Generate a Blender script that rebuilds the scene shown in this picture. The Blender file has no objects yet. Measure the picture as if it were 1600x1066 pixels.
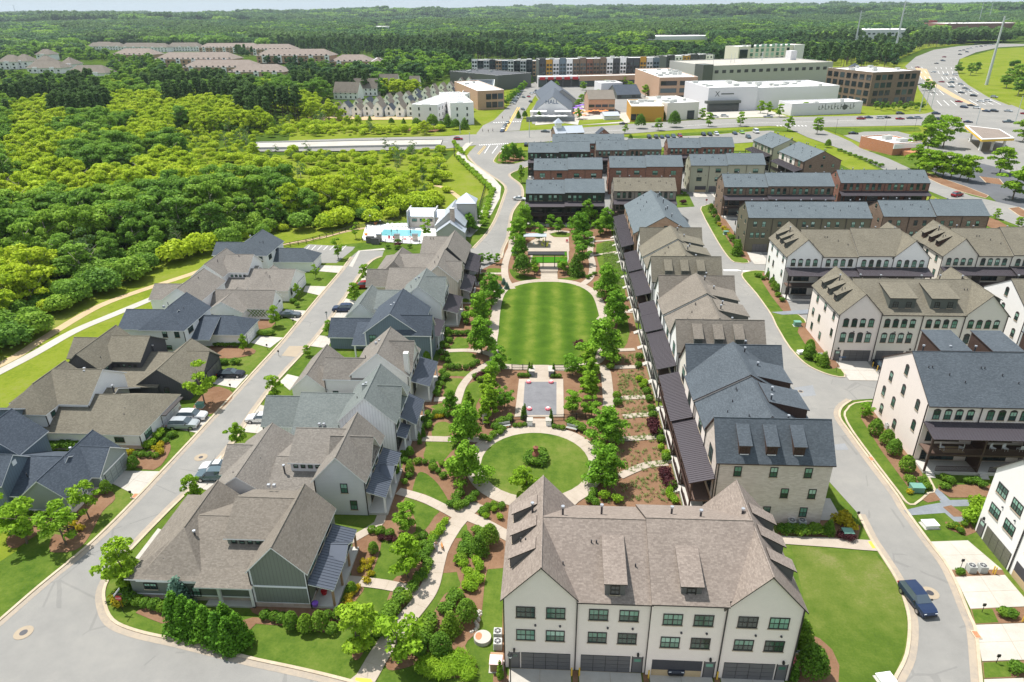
import bpy, bmesh, math, random
import numpy as np
from mathutils import Vector, Matrix
from mathutils.geometry import tessellate_polygon
R = math.radians
random.seed(7); rng = np.random.default_rng(7)
SC = bpy.context.scene
COL = SC.collection

# ------------------------------------------------------------------ camera (drone at 60 m, grid of the streets = world axes)
FPX, H, PITCH, ROLL, YAW = 1070.0, 60.0, R(25.74), R(0.7), R(3.5)
_fh = Vector((-math.sin(YAW), math.cos(YAW), 0)); _r = Vector((math.cos(YAW), math.sin(YAW), 0)); _z = Vector((0, 0, 1))
CF = _fh*math.cos(PITCH) - _z*math.sin(PITCH); _u = _z*math.cos(PITCH) + _fh*math.sin(PITCH)
CR = _r*math.cos(ROLL) - _u*math.sin(ROLL); CU = _u*math.cos(ROLL) + _r*math.sin(ROLL)
cam = bpy.data.objects.new('camera', bpy.data.cameras.new('camera')); COL.objects.link(cam)
cam.matrix_world = Matrix(((CR.x, CU.x, -CF.x, 0), (CR.y, CU.y, -CF.y, 0), (CR.z, CU.z, -CF.z, H), (0, 0, 0, 1)))
cam.data.sensor_width = 36; cam.data.lens = 36*FPX/1600; cam.data.clip_start = 1; cam.data.clip_end = 40000
SC.camera = cam

# ------------------------------------------------------------------ sky and sun
SUN_EL, SUN_AZ = R(65), math.atan2(-0.8, 0.52)          # sun stands to the north-west of the grid
sd = Vector((math.sin(SUN_AZ)*math.cos(SUN_EL), math.cos(SUN_AZ)*math.cos(SUN_EL), math.sin(SUN_EL)))
w = bpy.data.worlds.new('World'); SC.world = w; w.use_nodes = True
nt = w.node_tree; nt.nodes.clear()
sky = nt.nodes.new('ShaderNodeTexSky'); sky.sky_type = 'NISHITA'; sky.sun_disc = False
sky.sun_elevation = SUN_EL; sky.sun_rotation = SUN_AZ; sky.altitude = 300; sky.air_density = 0.8; sky.dust_density = 0.3; sky.ozone_density = 1.0
bg = nt.nodes.new('ShaderNodeBackground'); bg.inputs[1].default_value = 0.15
hs = nt.nodes.new('ShaderNodeHueSaturation'); hs.inputs['Saturation'].default_value = 0.6
out = nt.nodes.new('ShaderNodeOutputWorld')
nt.links.new(sky.outputs[0], hs.inputs['Color']); tint = nt.nodes.new('ShaderNodeMixRGB'); tint.blend_type = 'MULTIPLY'; tint.inputs[0].default_value = 1; tint.inputs[2].default_value = (.97,.95,1,1)
cap = nt.nodes.new('ShaderNodeMixRGB'); cap.blend_type = 'DARKEN'; cap.inputs[0].default_value = 1; cap.inputs[2].default_value = (1.78,2.02,2.16,1)      # thin even haze layer: no whiter than this
nt.links.new(hs.outputs[0], tint.inputs[1]); nt.links.new(tint.outputs[0], cap.inputs[1]); nt.links.new(cap.outputs[0], bg.inputs[0]); nt.links.new(bg.outputs[0], out.inputs[0])
sl = bpy.data.lights.new('sun', 'SUN'); sl.energy = 2.6; sl.angle = R(0.9); sl.color = (1.0, 0.955, 0.90)
so = bpy.data.objects.new('sun', sl); COL.objects.link(so); so.rotation_euler = sd.to_track_quat('Z', 'Y').to_euler()
SC.view_settings.view_transform = 'Standard'; SC.view_settings.look = 'None'
SC.view_settings.exposure = 1.32; SC.view_settings.gamma = 1.0; SC.view_settings.use_curve_mapping = False
SC.cycles.max_bounces = 5; SC.cycles.diffuse_bounces = 3; SC.cycles.glossy_bounces = 2; SC.cycles.transmission_bounces = 3
SC.cycles.volume_bounces = 0; SC.cycles.transparent_max_bounces = 4

# ------------------------------------------------------------------ small helpers
def site(px, py, z=0.0):
    """survey point: the world position at height z sighted at (px, py) of the 1600-wide photograph"""
    d = CF*FPX + CR*(px - 800) - CU*(py - 533)
    t = (z - H)/d.z
    return (d.x*t, d.y*t)
def sites(pts, z=0.0): return [site(p[0], p[1], z) for p in pts]

def smooth(pts, k=5, closed=True):
    n = len(pts); out = []
    rngi = range(n) if closed else range(n - 1)
    for i in rngi:
        p0 = pts[(i-1) % n] if (closed or i > 0) else pts[0]; p1 = pts[i]; p2 = pts[(i+1) % n]
        p3 = pts[(i+2) % n] if (closed or i + 2 < n) else pts[-1]
        for j in range(k):
            t = j/k; t2 = t*t; t3 = t2*t
            out.append(tuple(0.5*((2*p1[a]) + (-p0[a]+p2[a])*t + (2*p0[a]-5*p1[a]+4*p2[a]-p3[a])*t2 + (-p0[a]+3*p1[a]-3*p2[a]+p3[a])*t3) for a in (0, 1)))
    if not closed: out.append(tuple(pts[-1][:2]))
    return out

class MB:
    """collects faces with material slots; makes metre-scaled UVs from each face's own plane"""
    def __init__(s): s.v = []; s.f = []; s.m = []; s.mats = []
    def mi(s, mat):
        if mat not in s.mats: s.mats.append(mat)
        return s.mats.index(mat)
    def face(s, pts, mat):
        b = len(s.v); s.v += [tuple(p) for p in pts]; s.f.append(tuple(range(b, b+len(pts)))); s.m.append(s.mi(mat))
    def box(s, x0, x1, y0, y1, z0, z1, mat, top=None, M=None):
        P = [(x0,y0,z0),(x1,y0,z0),(x1,y1,z0),(x0,y1,z0),(x0,y0,z1),(x1,y0,z1),(x1,y1,z1),(x0,y1,z1)]
        if M is not None: P = [tuple(M @ Vector(p)) for p in P]
        for q, mm in (((3,2,1,0), mat), ((4,5,6,7), top or mat), ((0,1,5,4), mat), ((1,2,6,5), mat), ((2,3,7,6), mat), ((3,0,4,7), mat)):
            s.face([P[i] for i in q], mm)
    def prism(s, poly, z0, z1, mat, top=None, bottom=False):
        n = len(poly); a = sum(poly[i][0]*poly[(i+1)%n][1]-poly[(i+1)%n][0]*poly[i][1] for i in range(n))
        if a < 0: poly = poly[::-1]
        for t in tessellate_polygon([[Vector((p[0], p[1], 0)) for p in poly]]):
            A, B, Cc = (poly[i] for i in t)
            if (B[0]-A[0])*(Cc[1]-A[1])-(B[1]-A[1])*(Cc[0]-A[0]) < 0: B, Cc = Cc, B
            s.face([(A[0],A[1],z1),(B[0],B[1],z1),(Cc[0],Cc[1],z1)], top or mat)
            if bottom: s.face([(Cc[0],Cc[1],z0),(B[0],B[1],z0),(A[0],A[1],z0)], mat)
        if z1 > z0:
            for i in range(n):
                p, q = poly[i], poly[(i+1)%n]; s.face([(p[0],p[1],z0),(q[0],q[1],z0),(q[0],q[1],z1),(p[0],p[1],z1)], mat)
    def tube(s, p, q, r0, r1, mat, n=6, cap=True):
        p = Vector(p); q = Vector(q); d = (q-p).normalized(); a = d.orthogonal().normalized(); b = d.cross(a)
        c0 = [p+(a*math.cos(t)+b*math.sin(t))*r0 for t in [2*math.pi*i/n for i in range(n)]]
        c1 = [q+(a*math.cos(t)+b*math.sin(t))*r1 for t in [2*math.pi*i/n for i in range(n)]]
        for i in range(n): s.face([c0[i], c0[(i+1)%n], c1[(i+1)%n], c1[i]], mat)
        if cap: s.face(c1, mat); s.face(c0[::-1], mat)
    def mesh(s, name):
        me = bpy.data.meshes.new(name); me.from_pydata(s.v, [], s.f)
        for m in s.mats: me.materials.append(m)
        me.polygons.foreach_set('material_index', s.m)
        uv = me.uv_layers.new(name='UVMap'); co = []
        for f in s.f:
            P = [Vector(s.v[i]) for i in f]; n = Vector((0, 0, 0))
            for i in range(1, len(P)-1): n += (P[i]-P[0]).cross(P[i+1]-P[0])
            n.normalize() if n.length > 1e-9 else None
            if abs(n.z) > .985 or n.length < .5: t = Vector((1,0,0)); b = Vector((0,1,0))
            else: t = Vector((-n.y, n.x, 0)).normalized(); b = n.cross(t)
            for p in P: co += (p.dot(t), p.dot(b))
        uv.data.foreach_set('uv', co); me.update()
        return me
    def obj(s, name, parent=None, **kw): return link(name, s.mesh(name), parent, **kw)

def link(name, me, parent=None, loc=None, rot=0.0, scale=None, **kw):
    o = bpy.data.objects.new(name, me); COL.objects.link(o)
    if parent is not None: o.parent = parent
    if loc is not None: o.location = loc if len(loc) == 3 else (loc[0], loc[1], 0)
    if rot: o.rotation_euler = (0, 0, rot)
    if scale is not None: o.scale = scale if hasattr(scale, '__len__') else (scale,)*3
    for k, v in kw.items():
        if v is not None: o[{'cat': 'category'}.get(k, k)] = v
    return o
def thing(name, label, cat, loc=(0,0,0), rot=0.0, group=None, scale=None):
    return link(name, None, None, loc, rot, scale, label=label, cat=cat, group=group)
def clone(root, loc, rot=0.0, scale=None, label=None, group=None):
    def cp(o, par):
        c = o.copy(); COL.objects.link(c); c.parent = par
        for ch in KIDS.get(o.name, []): cp(ch, c)
        return c
    KIDS = {}
    def walk(o):
        KIDS[o.name] = [x for x in CH.get(o.name, [])]
        for x in KIDS[o.name]: walk(x)
    walk(root); c = cp(root, None)
    c.location = loc if len(loc) == 3 else (loc[0], loc[1], 0); c.rotation_euler = (0, 0, rot)
    if scale is not None: c.scale = scale if hasattr(scale, '__len__') else (scale,)*3
    if label: c['label'] = label
    if group: c['group'] = group
    return c
CH = {}
def remember(root):
    for o in root.children: CH.setdefault(root.name, []).append(o); remember(o)
    return root

# ------------------------------------------------------------------ materials
class NT:
    def __init__(s, name):
        s.m = bpy.data.materials.new(name); s.m.use_nodes = True; s.t = s.m.node_tree
        s.b = s.t.nodes['Principled BSDF']; s.out = s.t.nodes['Material Output']
    def n(s, typ, **kw):
        nd = s.t.nodes.new('ShaderNode'+typ)
        for k, v in kw.items():
            if k in nd.inputs: s.set(nd, k, v)
            else: setattr(nd, k, v)
        return nd
    def set(s, nd, k, v):
        if isinstance(v, bpy.types.NodeSocket): s.t.links.new(v, nd.inputs[k])
        else:
            if isinstance(v, tuple) and len(v) == 3 and nd.inputs[k].type == 'RGBA': v = (*v, 1)
            nd.inputs[k].default_value = v
    def math(s, op, a, b=0.0):
        nd = s.t.nodes.new('ShaderNodeMath'); nd.operation = op; s.set(nd, 0, a); s.set(nd, 1, b); return nd.outputs[0]
    def mix(s, f, a, b, mode='MIX'):
        nd = s.t.nodes.new('ShaderNodeMixRGB'); nd.blend_type = mode; s.set(nd, 0, f); s.set(nd, 1, a); s.set(nd, 2, b); return nd.outputs[0]
    def ramp(s, f, stops):
        nd = s.t.nodes.new('ShaderNodeValToRGB'); s.t.links.new(f, nd.inputs[0]); e = nd.color_ramp.elements
        while len(e) < len(stops): e.new(0.5)
        for el, (p, c) in zip(e, stops): el.position = p; el.color = (*c, 1) if len(c) == 3 else c
        return nd.outputs[0]
    def noise(s, vec, scale, detail=3, rough=.55):
        return s.n('TexNoise', Vector=vec, Scale=scale, Detail=detail, Roughness=rough).outputs['Fac']
    def pos(s): return s.n('NewGeometry').outputs['Position']
    def uv(s): return s.n('UVMap').outputs[0]
    def done(s, col, rough=.85, bump=None, bstr=.4, bdist=.05, spec=.3, metal=0):
        s.set(s.b, 'Base Color', col); s.set(s.b, 'Roughness', rough); s.set(s.b, 'Specular IOR Level', spec); s.set(s.b, 'Metallic', metal)
        if bump is not None:
            bn = s.n('Bump', Height=bump, Strength=bstr, Distance=bdist); s.t.links.new(bn.outputs[0], s.b.inputs['Normal'])
        return s.m
def dim(c, k): return tuple(min(1, x*k) for x in c)

def plain(name, c, rough=.6, metal=0, var=.06, spec=.4):
    t = NT(name); tc = t.n('TexCoord').outputs['Object']
    return t.done(t.mix(t.noise(tc, 2.5), dim(c, 1-var), dim(c, 1+var)), rough, metal=metal, spec=spec)
def shingle(name, c, c2, soft=.32):
    t = NT(name); uv = t.uv()
    br = t.n('TexBrick', Vector=uv, Color1=(0,0,0), Color2=(1,1,1), Mortar=(.2,.2,.2), Scale=1.0)
    br.inputs['Brick Width'].default_value = .33; br.inputs['Row Height'].default_value = .17; br.inputs['Mortar Size'].default_value = .012
    br.inputs['Bias'].default_value = 0.0; br.offset = .37
    n1 = t.noise(uv, 4.5, 2); n2 = t.noise(uv, .25, 4)
    f = t.math('ADD', t.math('MULTIPLY', br.outputs['Color'], soft), t.math('MULTIPLY', n1, 1-soft))
    col = t.ramp(f, [(0.12, dim(c, .72)), (.4, c), (.75, c2), (1, dim(c2, 1.15))])
    col = t.mix(.4, col, t.mix(n2, dim(c, .75), dim(c2, 1.1)))
    sepv = t.n('SeparateXYZ', Vector=uv).outputs['Y']
    row = t.math('FRACT', t.math('DIVIDE', sepv, .17))
    return t.done(col, .92, bump=t.math('ADD', row, t.math('MULTIPLY', n1, .4)), bstr=.5, bdist=.02, spec=.15)
def bricks(name, c, c2, mort, bw=.3, rh=.1, amt=1.0):
    t = NT(name); uv = t.uv()
    br = t.n('TexBrick', Vector=uv, Color1=c, Color2=c2, Mortar=mort, Scale=1.0)
    br.inputs['Brick Width'].default_value = bw; br.inputs['Row Height'].default_value = rh; br.inputs['Mortar Size'].default_value = .01
    n = t.noise(uv, 1.3, 5); mid = tuple((a+b)/2 for a, b in zip(c, c2))
    col = t.mix(t.math('MULTIPLY', n, .6), t.mix(amt, mid, br.outputs['Color']), dim(mid, .84))
    return t.done(col, .85, bump=br.outputs['Fac'], bstr=-.3, bdist=.02, spec=.2)
def siding(name, c, kind='lap', per=.2):
    t = NT(name); uv = t.uv(); s = t.n('SeparateXYZ', Vector=uv)
    a = s.outputs['Y'] if kind == 'lap' else s.outputs['X']
    f = t.math('FRACT', t.math('DIVIDE', a, per))
    e = t.math('LESS_THAN', f, .14 if kind == 'lap' else .16)
    n = t.noise(uv, .8, 3)
    col = t.mix(t.math('MULTIPLY', e, .35 if kind == 'lap' else .42), t.mix(n, dim(c, .93), dim(c, 1.05)), dim(c, .5))
    return t.done(col, .7, bump=f if kind == 'lap' else e, bstr=.5, bdist=.03, spec=.3)
def leafmat(name, c, c2, c3=None):
    t = NT(name)
    r = t.n('ObjectInfo').outputs['Random']; isl = t.n('NewGeometry').outputs['Random Per Island']
    base = t.ramp(r, [(0, c), (.55, c2), (1, c3 or c2)])
    col = t.mix(t.math('MULTIPLY', isl, .55), base, dim(c2, 1.45))
    col = t.mix(t.math('MULTIPLY', t.math('LESS_THAN', isl, .3), .5), col, dim(c, .5))
    t.set(t.b, 'Base Color', col); t.set(t.b, 'Roughness', .6); t.set(t.b, 'Specular IOR Level', .12)
    tr = t.n('BsdfTranslucent', Color=t.mix(.5, col, dim(c2, 1.6)))
    mx = t.n('MixShader', Fac=.36); t.t.links.new(t.b.outputs[0], mx.inputs[1]); t.t.links.new(tr.outputs[0], mx.inputs[2])
    t.t.links.new(mx.outputs[0], t.out.inputs[0])
    return t.m
def ground_mat(name, stops, s1=.08, s2=.9, rough=.95, bump=0, fine=6.0, finew=.25, bdist=.05):
    t = NT(name); p = t.pos()
    f = t.math('ADD', t.math('MULTIPLY', t.noise(p, s1, 5, .6), .6), t.math('MULTIPLY', t.noise(p, s2, 4, .6), .4-finew*.3))
    fn = t.noise(p, fine, 3, .7)
    f = t.math('ADD', f, t.math('MULTIPLY', fn, finew))
    return t.done(t.ramp(f, stops), rough, bump=fn if bump else None, bstr=bump, bdist=bdist, spec=0.0)

M = {}
M['grass'] = ground_mat('grass', [(.3,(.032,.068,.012)),(.48,(.056,.106,.015)),(.62,(.10,.15,.024)),(.8,(.17,.185,.05))], .09, .8, bump=.5, fine=3.5, finew=.25)
M['rough_grass'] = ground_mat('rough_grass', [(.3,(.07,.11,.014)),(.48,(.12,.17,.017)),(.62,(.175,.215,.025)),(.8,(.21,.215,.065))], .05, .5, bump=.8, fine=1.6, finew=.3)
M['turf'] = ground_mat('turf', [(.2,(.03,.12,.01)),(.8,(.055,.18,.012))], .3, 2)
M['floor'] = ground_mat('woodland_floor', [(.3,(.03,.055,.012)),(.6,(.06,.10,.016)),(.85,(.10,.145,.02))], .03, .3, bump=.3, fine=1, finew=.25)
M['asphalt'] = ground_mat('asphalt', [(.25,(.20,.20,.205)),(.5,(.255,.255,.26)),(.75,(.31,.305,.30))], .05, .35, .9, bump=.2, fine=9, finew=.2)
_t = NT('asphalt_worn'); _p = _t.pos()
_v = _t.n('TexVoronoi', Vector=_t.mix(.12, _p, _t.n('TexNoise', Vector=_p, Scale=.6).outputs['Color']), Scale=.16, feature='DISTANCE_TO_EDGE').outputs['Distance']
_cr = _t.math('MULTIPLY', _t.math('LESS_THAN', _v, .012), _t.math('GREATER_THAN', _t.noise(_p, .12, 2), .52))
_f = _t.math('ADD', _t.math('MULTIPLY', _t.noise(_p, .06, 5, .6), .55), _t.math('ADD', _t.math('MULTIPLY', _t.noise(_p, .5, 4, .65), .3), _t.math('MULTIPLY', _t.noise(_p, 9, 2, .7), .2)))
_c = _t.ramp(_f, [(.3,(.195,.192,.182)),(.5,(.245,.24,.226)),(.66,(.285,.276,.255)),(.8,(.33,.31,.27))])
M['asphalt'] = _t.done(_t.mix(_t.math('MULTIPLY', _cr, .22), _c, (.10,.10,.10)), .93, spec=0.0)
M['asphalt_new'] = ground_mat('asphalt_new', [(.25,(.08,.085,.095)),(.75,(.14,.145,.155))], .05, .35, .9, fine=6, finew=.2)
M['concrete'] = ground_mat('concrete', [(.25,(.31,.285,.245)),(.5,(.41,.385,.34)),(.75,(.50,.475,.43))], .12, 1.1, .9, bump=.15, fine=8, finew=.25)
M['path'] = ground_mat('path_concrete', [(.25,(.29,.245,.195)),(.5,(.38,.325,.265)),(.75,(.46,.40,.335))], .15, 1.0, .9, bump=.15, fine=8, finew=.25)
M['kerb'] = ground_mat('kerb_concrete', [(.3,(.33,.27,.19)),(.7,(.52,.44,.33))], .4, 2, .9)
M['mulch'] = ground_mat('mulch', [(.25,(.10,.055,.032)),(.5,(.175,.098,.058)),(.75,(.24,.145,.09))], .2, 1.5, .95, bump=.7, fine=5, finew=.35)
M['dirt'] = ground_mat('sandy_dirt', [(.25,(.36,.26,.15)),(.75,(.52,.40,.25))], .2, 1, .95)
M['gravel'] = ground_mat('grey_gravel', [(.25,(.12,.12,.13)),(.75,(.21,.21,.22))], .5, 3, .95, bump=.5, fine=8, finew=.4)
M['slate'] = ground_mat('blue_grey_paving', [(.25,(.15,.165,.185)),(.75,(.24,.26,.285))], .5, 3, .85)
M['paint'] = plain('road_paint', (.8,.8,.78), .7)
M['yellow'] = plain('yellow_paint', (.75,.48,.06), .7)
M['stain'] = ground_mat('sand_stain', [(.3,(.31,.26,.20)),(.7,(.38,.315,.235))], .3, 1.5, .95)
M['gutter'] = ground_mat('gutter_sand', [(.35,(.215,.21,.21)),(.5,(.30,.265,.225)),(.7,(.38,.32,.25))], .15, 1.2, .95, fine=3, finew=.35)
M['worn'] = ground_mat('worn_lawn', [(.34,(.042,.078,.013)),(.5,(.074,.12,.018)),(.62,(.12,.155,.032)),(.74,(.20,.19,.08))], .075, .35, bump=.4, fine=4, finew=.2)
M['patch'] = ground_mat('asphalt_patch', [(.3,(.2,.21,.22)),(.7,(.27,.28,.29))], .3, 1.5, .95)
# roofs
M['r_brown'] = shingle('shingle_brown', (.195,.160,.138), (.345,.292,.252))
M['r_grey'] = shingle('shingle_grey_brown', (.165,.150,.132), (.285,.26,.23))
M['r_taupe'] = shingle('shingle_taupe', (.15,.132,.11), (.26,.23,.195))
M['r_olive'] = shingle('shingle_weathered', (.135,.122,.095), (.235,.215,.165))
M['r_dark'] = shingle('shingle_slate_blue', (.062,.075,.088), (.115,.135,.155))
M['r_navy'] = shingle('shingle_navy', (.05,.062,.08), (.098,.118,.145))
M['r_green'] = shingle('shingle_grey_green', (.135,.155,.15), (.22,.24,.23))
M['r_blue'] = shingle('shingle_blue_grey', (.105,.128,.142), (.17,.20,.215))
M['metal_dk'] = plain('metal_roof_charcoal', (.085,.075,.085), .45, .4)
M['metal_bl'] = plain('metal_roof_blue_grey', (.10,.115,.145), .4, .45)
M['metal_lt'] = plain('metal_roof_zinc', (.50,.54,.60), .4, .35)
# walls
M['w_pink'] = bricks('painted_brick_white', (.85,.755,.70), (.89,.80,.745), (.72,.64,.59), amt=.55)
M['w_white'] = bricks('painted_brick_bright', (.86,.85,.83), (.90,.89,.87), (.76,.75,.73), amt=.4)
M['w_grey'] = bricks('washed_brick_grey', (.55,.47,.41), (.72,.64,.58), (.60,.55,.50), bw=.5, rh=.16)
M['w_cream'] = bricks('painted_brick_cream', (.74,.69,.61), (.80,.76,.68), (.66,.61,.54), amt=.4)
M['w_red'] = bricks('red_brown_brick', (.20,.085,.055), (.30,.15,.105), (.30,.24,.2), bw=.5, rh=.16)
M['w_tan'] = bricks('tan_brick', (.46,.27,.17), (.56,.38,.26), (.5,.42,.34), bw=.5, rh=.16)
M['w_brown'] = bricks('brown_brick', (.17,.12,.085), (.26,.19,.14), (.25,.2,.17), bw=.5, rh=.16)
M['w_orange'] = bricks('orange_brick', (.42,.17,.08), (.5,.22,.11), (.45,.33,.25), bw=.5, rh=.16)
M['w_dkgreen'] = siding('charcoal_green_siding', (.045,.05,.04), 'lap', .3)
M['w_clay'] = siding('pale_green_siding', (.40,.40,.30), 'lap', .3)
M['w_olive'] = siding('olive_siding', (.15,.14,.095), 'lap', .3)
M['w_taupe'] = siding('taupe_siding', (.30,.27,.24), 'lap', .3)
M['s_green'] = siding('green_board_and_batten', (.20,.22,.185), 'bb', .42)
M['s_greenlap'] = siding('green_lap_siding', (.20,.22,.185), 'lap', .22)
M['s_grey'] = siding('light_grey_siding', (.62,.62,.64), 'lap', .22)
M['s_white'] = siding('white_siding', (.88,.87,.87), 'lap', .22)
M['s_whitebb'] = siding('white_board_and_batten', (.87,.86,.88), 'bb', .42)
M['s_cream'] = siding('off_white_siding', (.84,.81,.77), 'lap', .22)
M['s_beige'] = siding('beige_board_and_batten', (.60,.54,.46), 'bb', .42)
M['s_blue'] = siding('blue_board_and_batten', (.15,.195,.235), 'bb', .42)
M['s_dark'] = siding('charcoal_siding', (.07,.072,.08), 'bb', .42)
M['s_sage'] = siding('sage_lap_siding', (.30,.34,.33), 'lap', .22)
M['s_brown'] = siding('dark_brown_panelling', (.075,.045,.035), 'bb', .4)
M['stone'] = bricks('stone_base', (.48,.36,.30), (.62,.52,.45), (.5,.45,.4), bw=.6, rh=.3)
M['trim_w'] = plain('white_trim', (.82,.82,.82), .5, var=.02)
M['trim_d'] = plain('dark_bronze_trim', (.035,.03,.03), .5)
M['trim_br'] = plain('brown_trim', (.06,.035,.03), .55)
M['trim_g'] = plain('grey_trim', (.10,.11,.10), .55)
M['door'] = plain('charcoal_door', (.12,.117,.12), .5)
M['door_olive'] = plain('olive_door', (.13,.13,.10), .5)
M['deck'] = plain('deck_boards', (.13,.085,.065), .7, var=.2)
M['deckc'] = plain('porch_slab', (.5,.48,.44), .85)
M['ac'] = plain('ac_steel', (.45,.46,.44), .5, .2)
M['black'] = plain('black_metal', (.02,.02,.02), .5)
M['vent'] = plain('vent_galvanised', (.5,.52,.56), .35, .6)
M['dark_metal_and_shade'] = plain('vent_pipe_and_shade_dark', (.05,.05,.06), .5)  # dark metal; also the painted shade of garage and deck openings
M['bark'] = plain('bark', (.13,.10,.075), .95, var=.3)
M['bark_pale'] = plain('pale_bark', (.38,.34,.28), .95, var=.2)
M['pool'] = plain('pool_water', (.16,.42,.48), .08, var=.05, spec=.6)
M['tpo'] = ground_mat('white_membrane_roof', [(.3,(.70,.69,.66)),(.7,(.85,.85,.84))], .1, .5, .8)
M['conc_wall'] = plain('concrete_wall', (.42,.42,.40), .85)
M['pale_wall'] = plain('pale_render', (.68,.67,.69), .8)
M['ochre'] = plain('ochre_render', (.50,.27,.045), .8)
M['steelpole'] = plain('steel_pole', (.55,.58,.58), .5, .3)
M['red'] = plain('red_paint', (.45,.02,.03), .4)
M['pink'] = plain('pink_parasol', (.75,.18,.22), .7)
M['orange'] = plain('orange_parasol', (.85,.25,.06), .7)
M['purple'] = plain('purple_parasol', (.25,.10,.55), .7)
M['wood'] = plain('wood', (.35,.22,.13), .8, var=.2)
M['box_green'] = plain('utility_box_green', (.14,.30,.24), .6)
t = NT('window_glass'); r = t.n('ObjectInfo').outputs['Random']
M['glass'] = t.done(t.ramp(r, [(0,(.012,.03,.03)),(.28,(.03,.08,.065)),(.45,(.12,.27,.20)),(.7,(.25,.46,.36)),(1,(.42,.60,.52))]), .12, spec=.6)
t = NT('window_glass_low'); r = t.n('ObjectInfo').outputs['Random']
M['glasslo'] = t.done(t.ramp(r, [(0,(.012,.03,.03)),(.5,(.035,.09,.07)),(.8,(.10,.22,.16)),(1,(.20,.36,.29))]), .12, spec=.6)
t = NT('window_glass_dark'); r = t.n('ObjectInfo').outputs['Random']
M['glassd'] = t.done(t.ramp(r, [(0,(.01,.015,.018)),(.6,(.03,.045,.05)),(1,(.09,.13,.14))]), .1, spec=.6)
# foliage
M['l_park'] = leafmat('leaves_mid_green', (0.113,0.260,0.024), (0.189,0.365,0.030), (0.264,0.439,0.036))
M['l_light'] = leafmat('leaves_light_green', (0.164,0.308,0.022), (0.239,0.393,0.026), (0.315,0.456,0.032))
M['l_forest'] = leafmat('leaves_forest', (0.100,0.214,0.037), (0.176,0.315,0.040), (0.317,0.459,0.045))
M['l_yellow'] = leafmat('leaves_yellow_green', (0.253,0.375,0.023), (0.395,0.503,0.028), (0.497,0.555,0.051))
M['l_pine'] = leafmat('needles_dark', (0.067,0.135,0.042), (0.104,0.182,0.049), (0.134,0.223,0.052))
M['l_bush'] = leafmat('leaves_boxwood', (0.083,0.182,0.021), (0.136,0.254,0.026), (0.226,0.345,0.029))
M['l_gold'] = leafmat('leaves_golden', (.30,.30,.02), (.42,.36,.02), (.45,.32,.03))
M['l_purple'] = leafmat('leaves_maroon', (.05,.015,.02), (.09,.03,.035), (.13,.04,.05))
M['l_blue'] = leafmat('needles_blue', (.09,.17,.13), (.14,.24,.18))
M['l_far'] = leafmat('leaves_far', (0.044,0.106,0.043), (0.075,0.154,0.048), (0.133,0.221,0.055))

M['l_hedge'] = leafmat('leaves_arborvitae', (.075,.19,.018), (.11,.25,.02), (.15,.29,.022))
# ------------------------------------------------------------------ ground, roads, paths
def offs(pl, d, closed=True):
    """polyline shifted sideways by d (left positive)"""
    n = len(pl); o = []
    for i in range(n):
        a = pl[i-1] if (closed or i > 0) else pl[0]; b = pl[(i+1) % n] if (closed or i < n-1) else pl[-1]
        dx, dy = b[0]-a[0], b[1]-a[1]; L = math.hypot(dx, dy) or 1
        o.append((pl[i][0]-dy/L*d, pl[i][1]+dx/L*d))
    return o
def area(p): return sum(p[i][0]*p[(i+1)%len(p)][1]-p[(i+1)%len(p)][0]*p[i][1] for i in range(len(p)))/2
_zn = {}
def lift(z):
    """every sheet a hair above the one laid before it"""
    if z >= .1: return z
    _zn[z] = _zn.get(z, 0)+1; return z*1.8+_zn[z]*.0009
def sheet(name, poly, mat, z, px=True, sm=0, kind='structure', parent=None, z0=None, **kw):
    if px: poly = sites(poly)
    if sm: poly = smooth(poly, sm)
    if mat is M["mulch"] and z >= .1: _zn[z] = _zn.get(z, 0)+1; z += _zn[z]*.001
    z = lift(z); mb = MB(); mb.prism(poly, z if z0 is None else z0, z, mat)
    return mb.obj(name, parent, kind=kind, **kw)
def strip(mb, pl, w, z, mat, h=0.0, closed=False):
    a = offs(pl, w/2, closed); b = offs(pl, -w/2, closed); n = len(pl)
    for i in range(n if closed else n-1):
        j = (i+1) % n
        mb.face([(*b[i],z),(*b[j],z),(*a[j],z),(*a[i],z)], mat)
        if h:
            mb.face([(*a[i],z),(*a[j],z),(*a[j],z-h),(*a[i],z-h)], mat); mb.face([(*b[j],z),(*b[i],z),(*b[i],z-h),(*b[j],z-h)], mat)
def kerb(pl, px=True, sm=4, w=.34, closed=False, dirt=0):
    if px: pl = sites(pl)
    if sm: pl = smooth(pl, sm, closed)
    mb = MB(); strip(mb, pl, w, .13, M['kerb'], .13, closed); mb.obj('kerb', None, kind='structure')
    if dirt:
        mb = MB(); strip(mb, offs(pl, dirt*(w/2+.35), closed), .7, lift(.018), M['gutter'], 0, closed); mb.obj('gutter_dirt', None, kind='structure')
def resample(pl, step):
    out = [pl[0]]; acc = 0
    for a, b in zip(pl, pl[1:]):
        L = math.hypot(b[0]-a[0], b[1]-a[1]); t = step-acc
        while t <= L:
            out.append((a[0]+(b[0]-a[0])*t/L, a[1]+(b[1]-a[1])*t/L)); t += step
        acc = (acc+L) % step
    out.append(pl[-1]); return out
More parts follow.
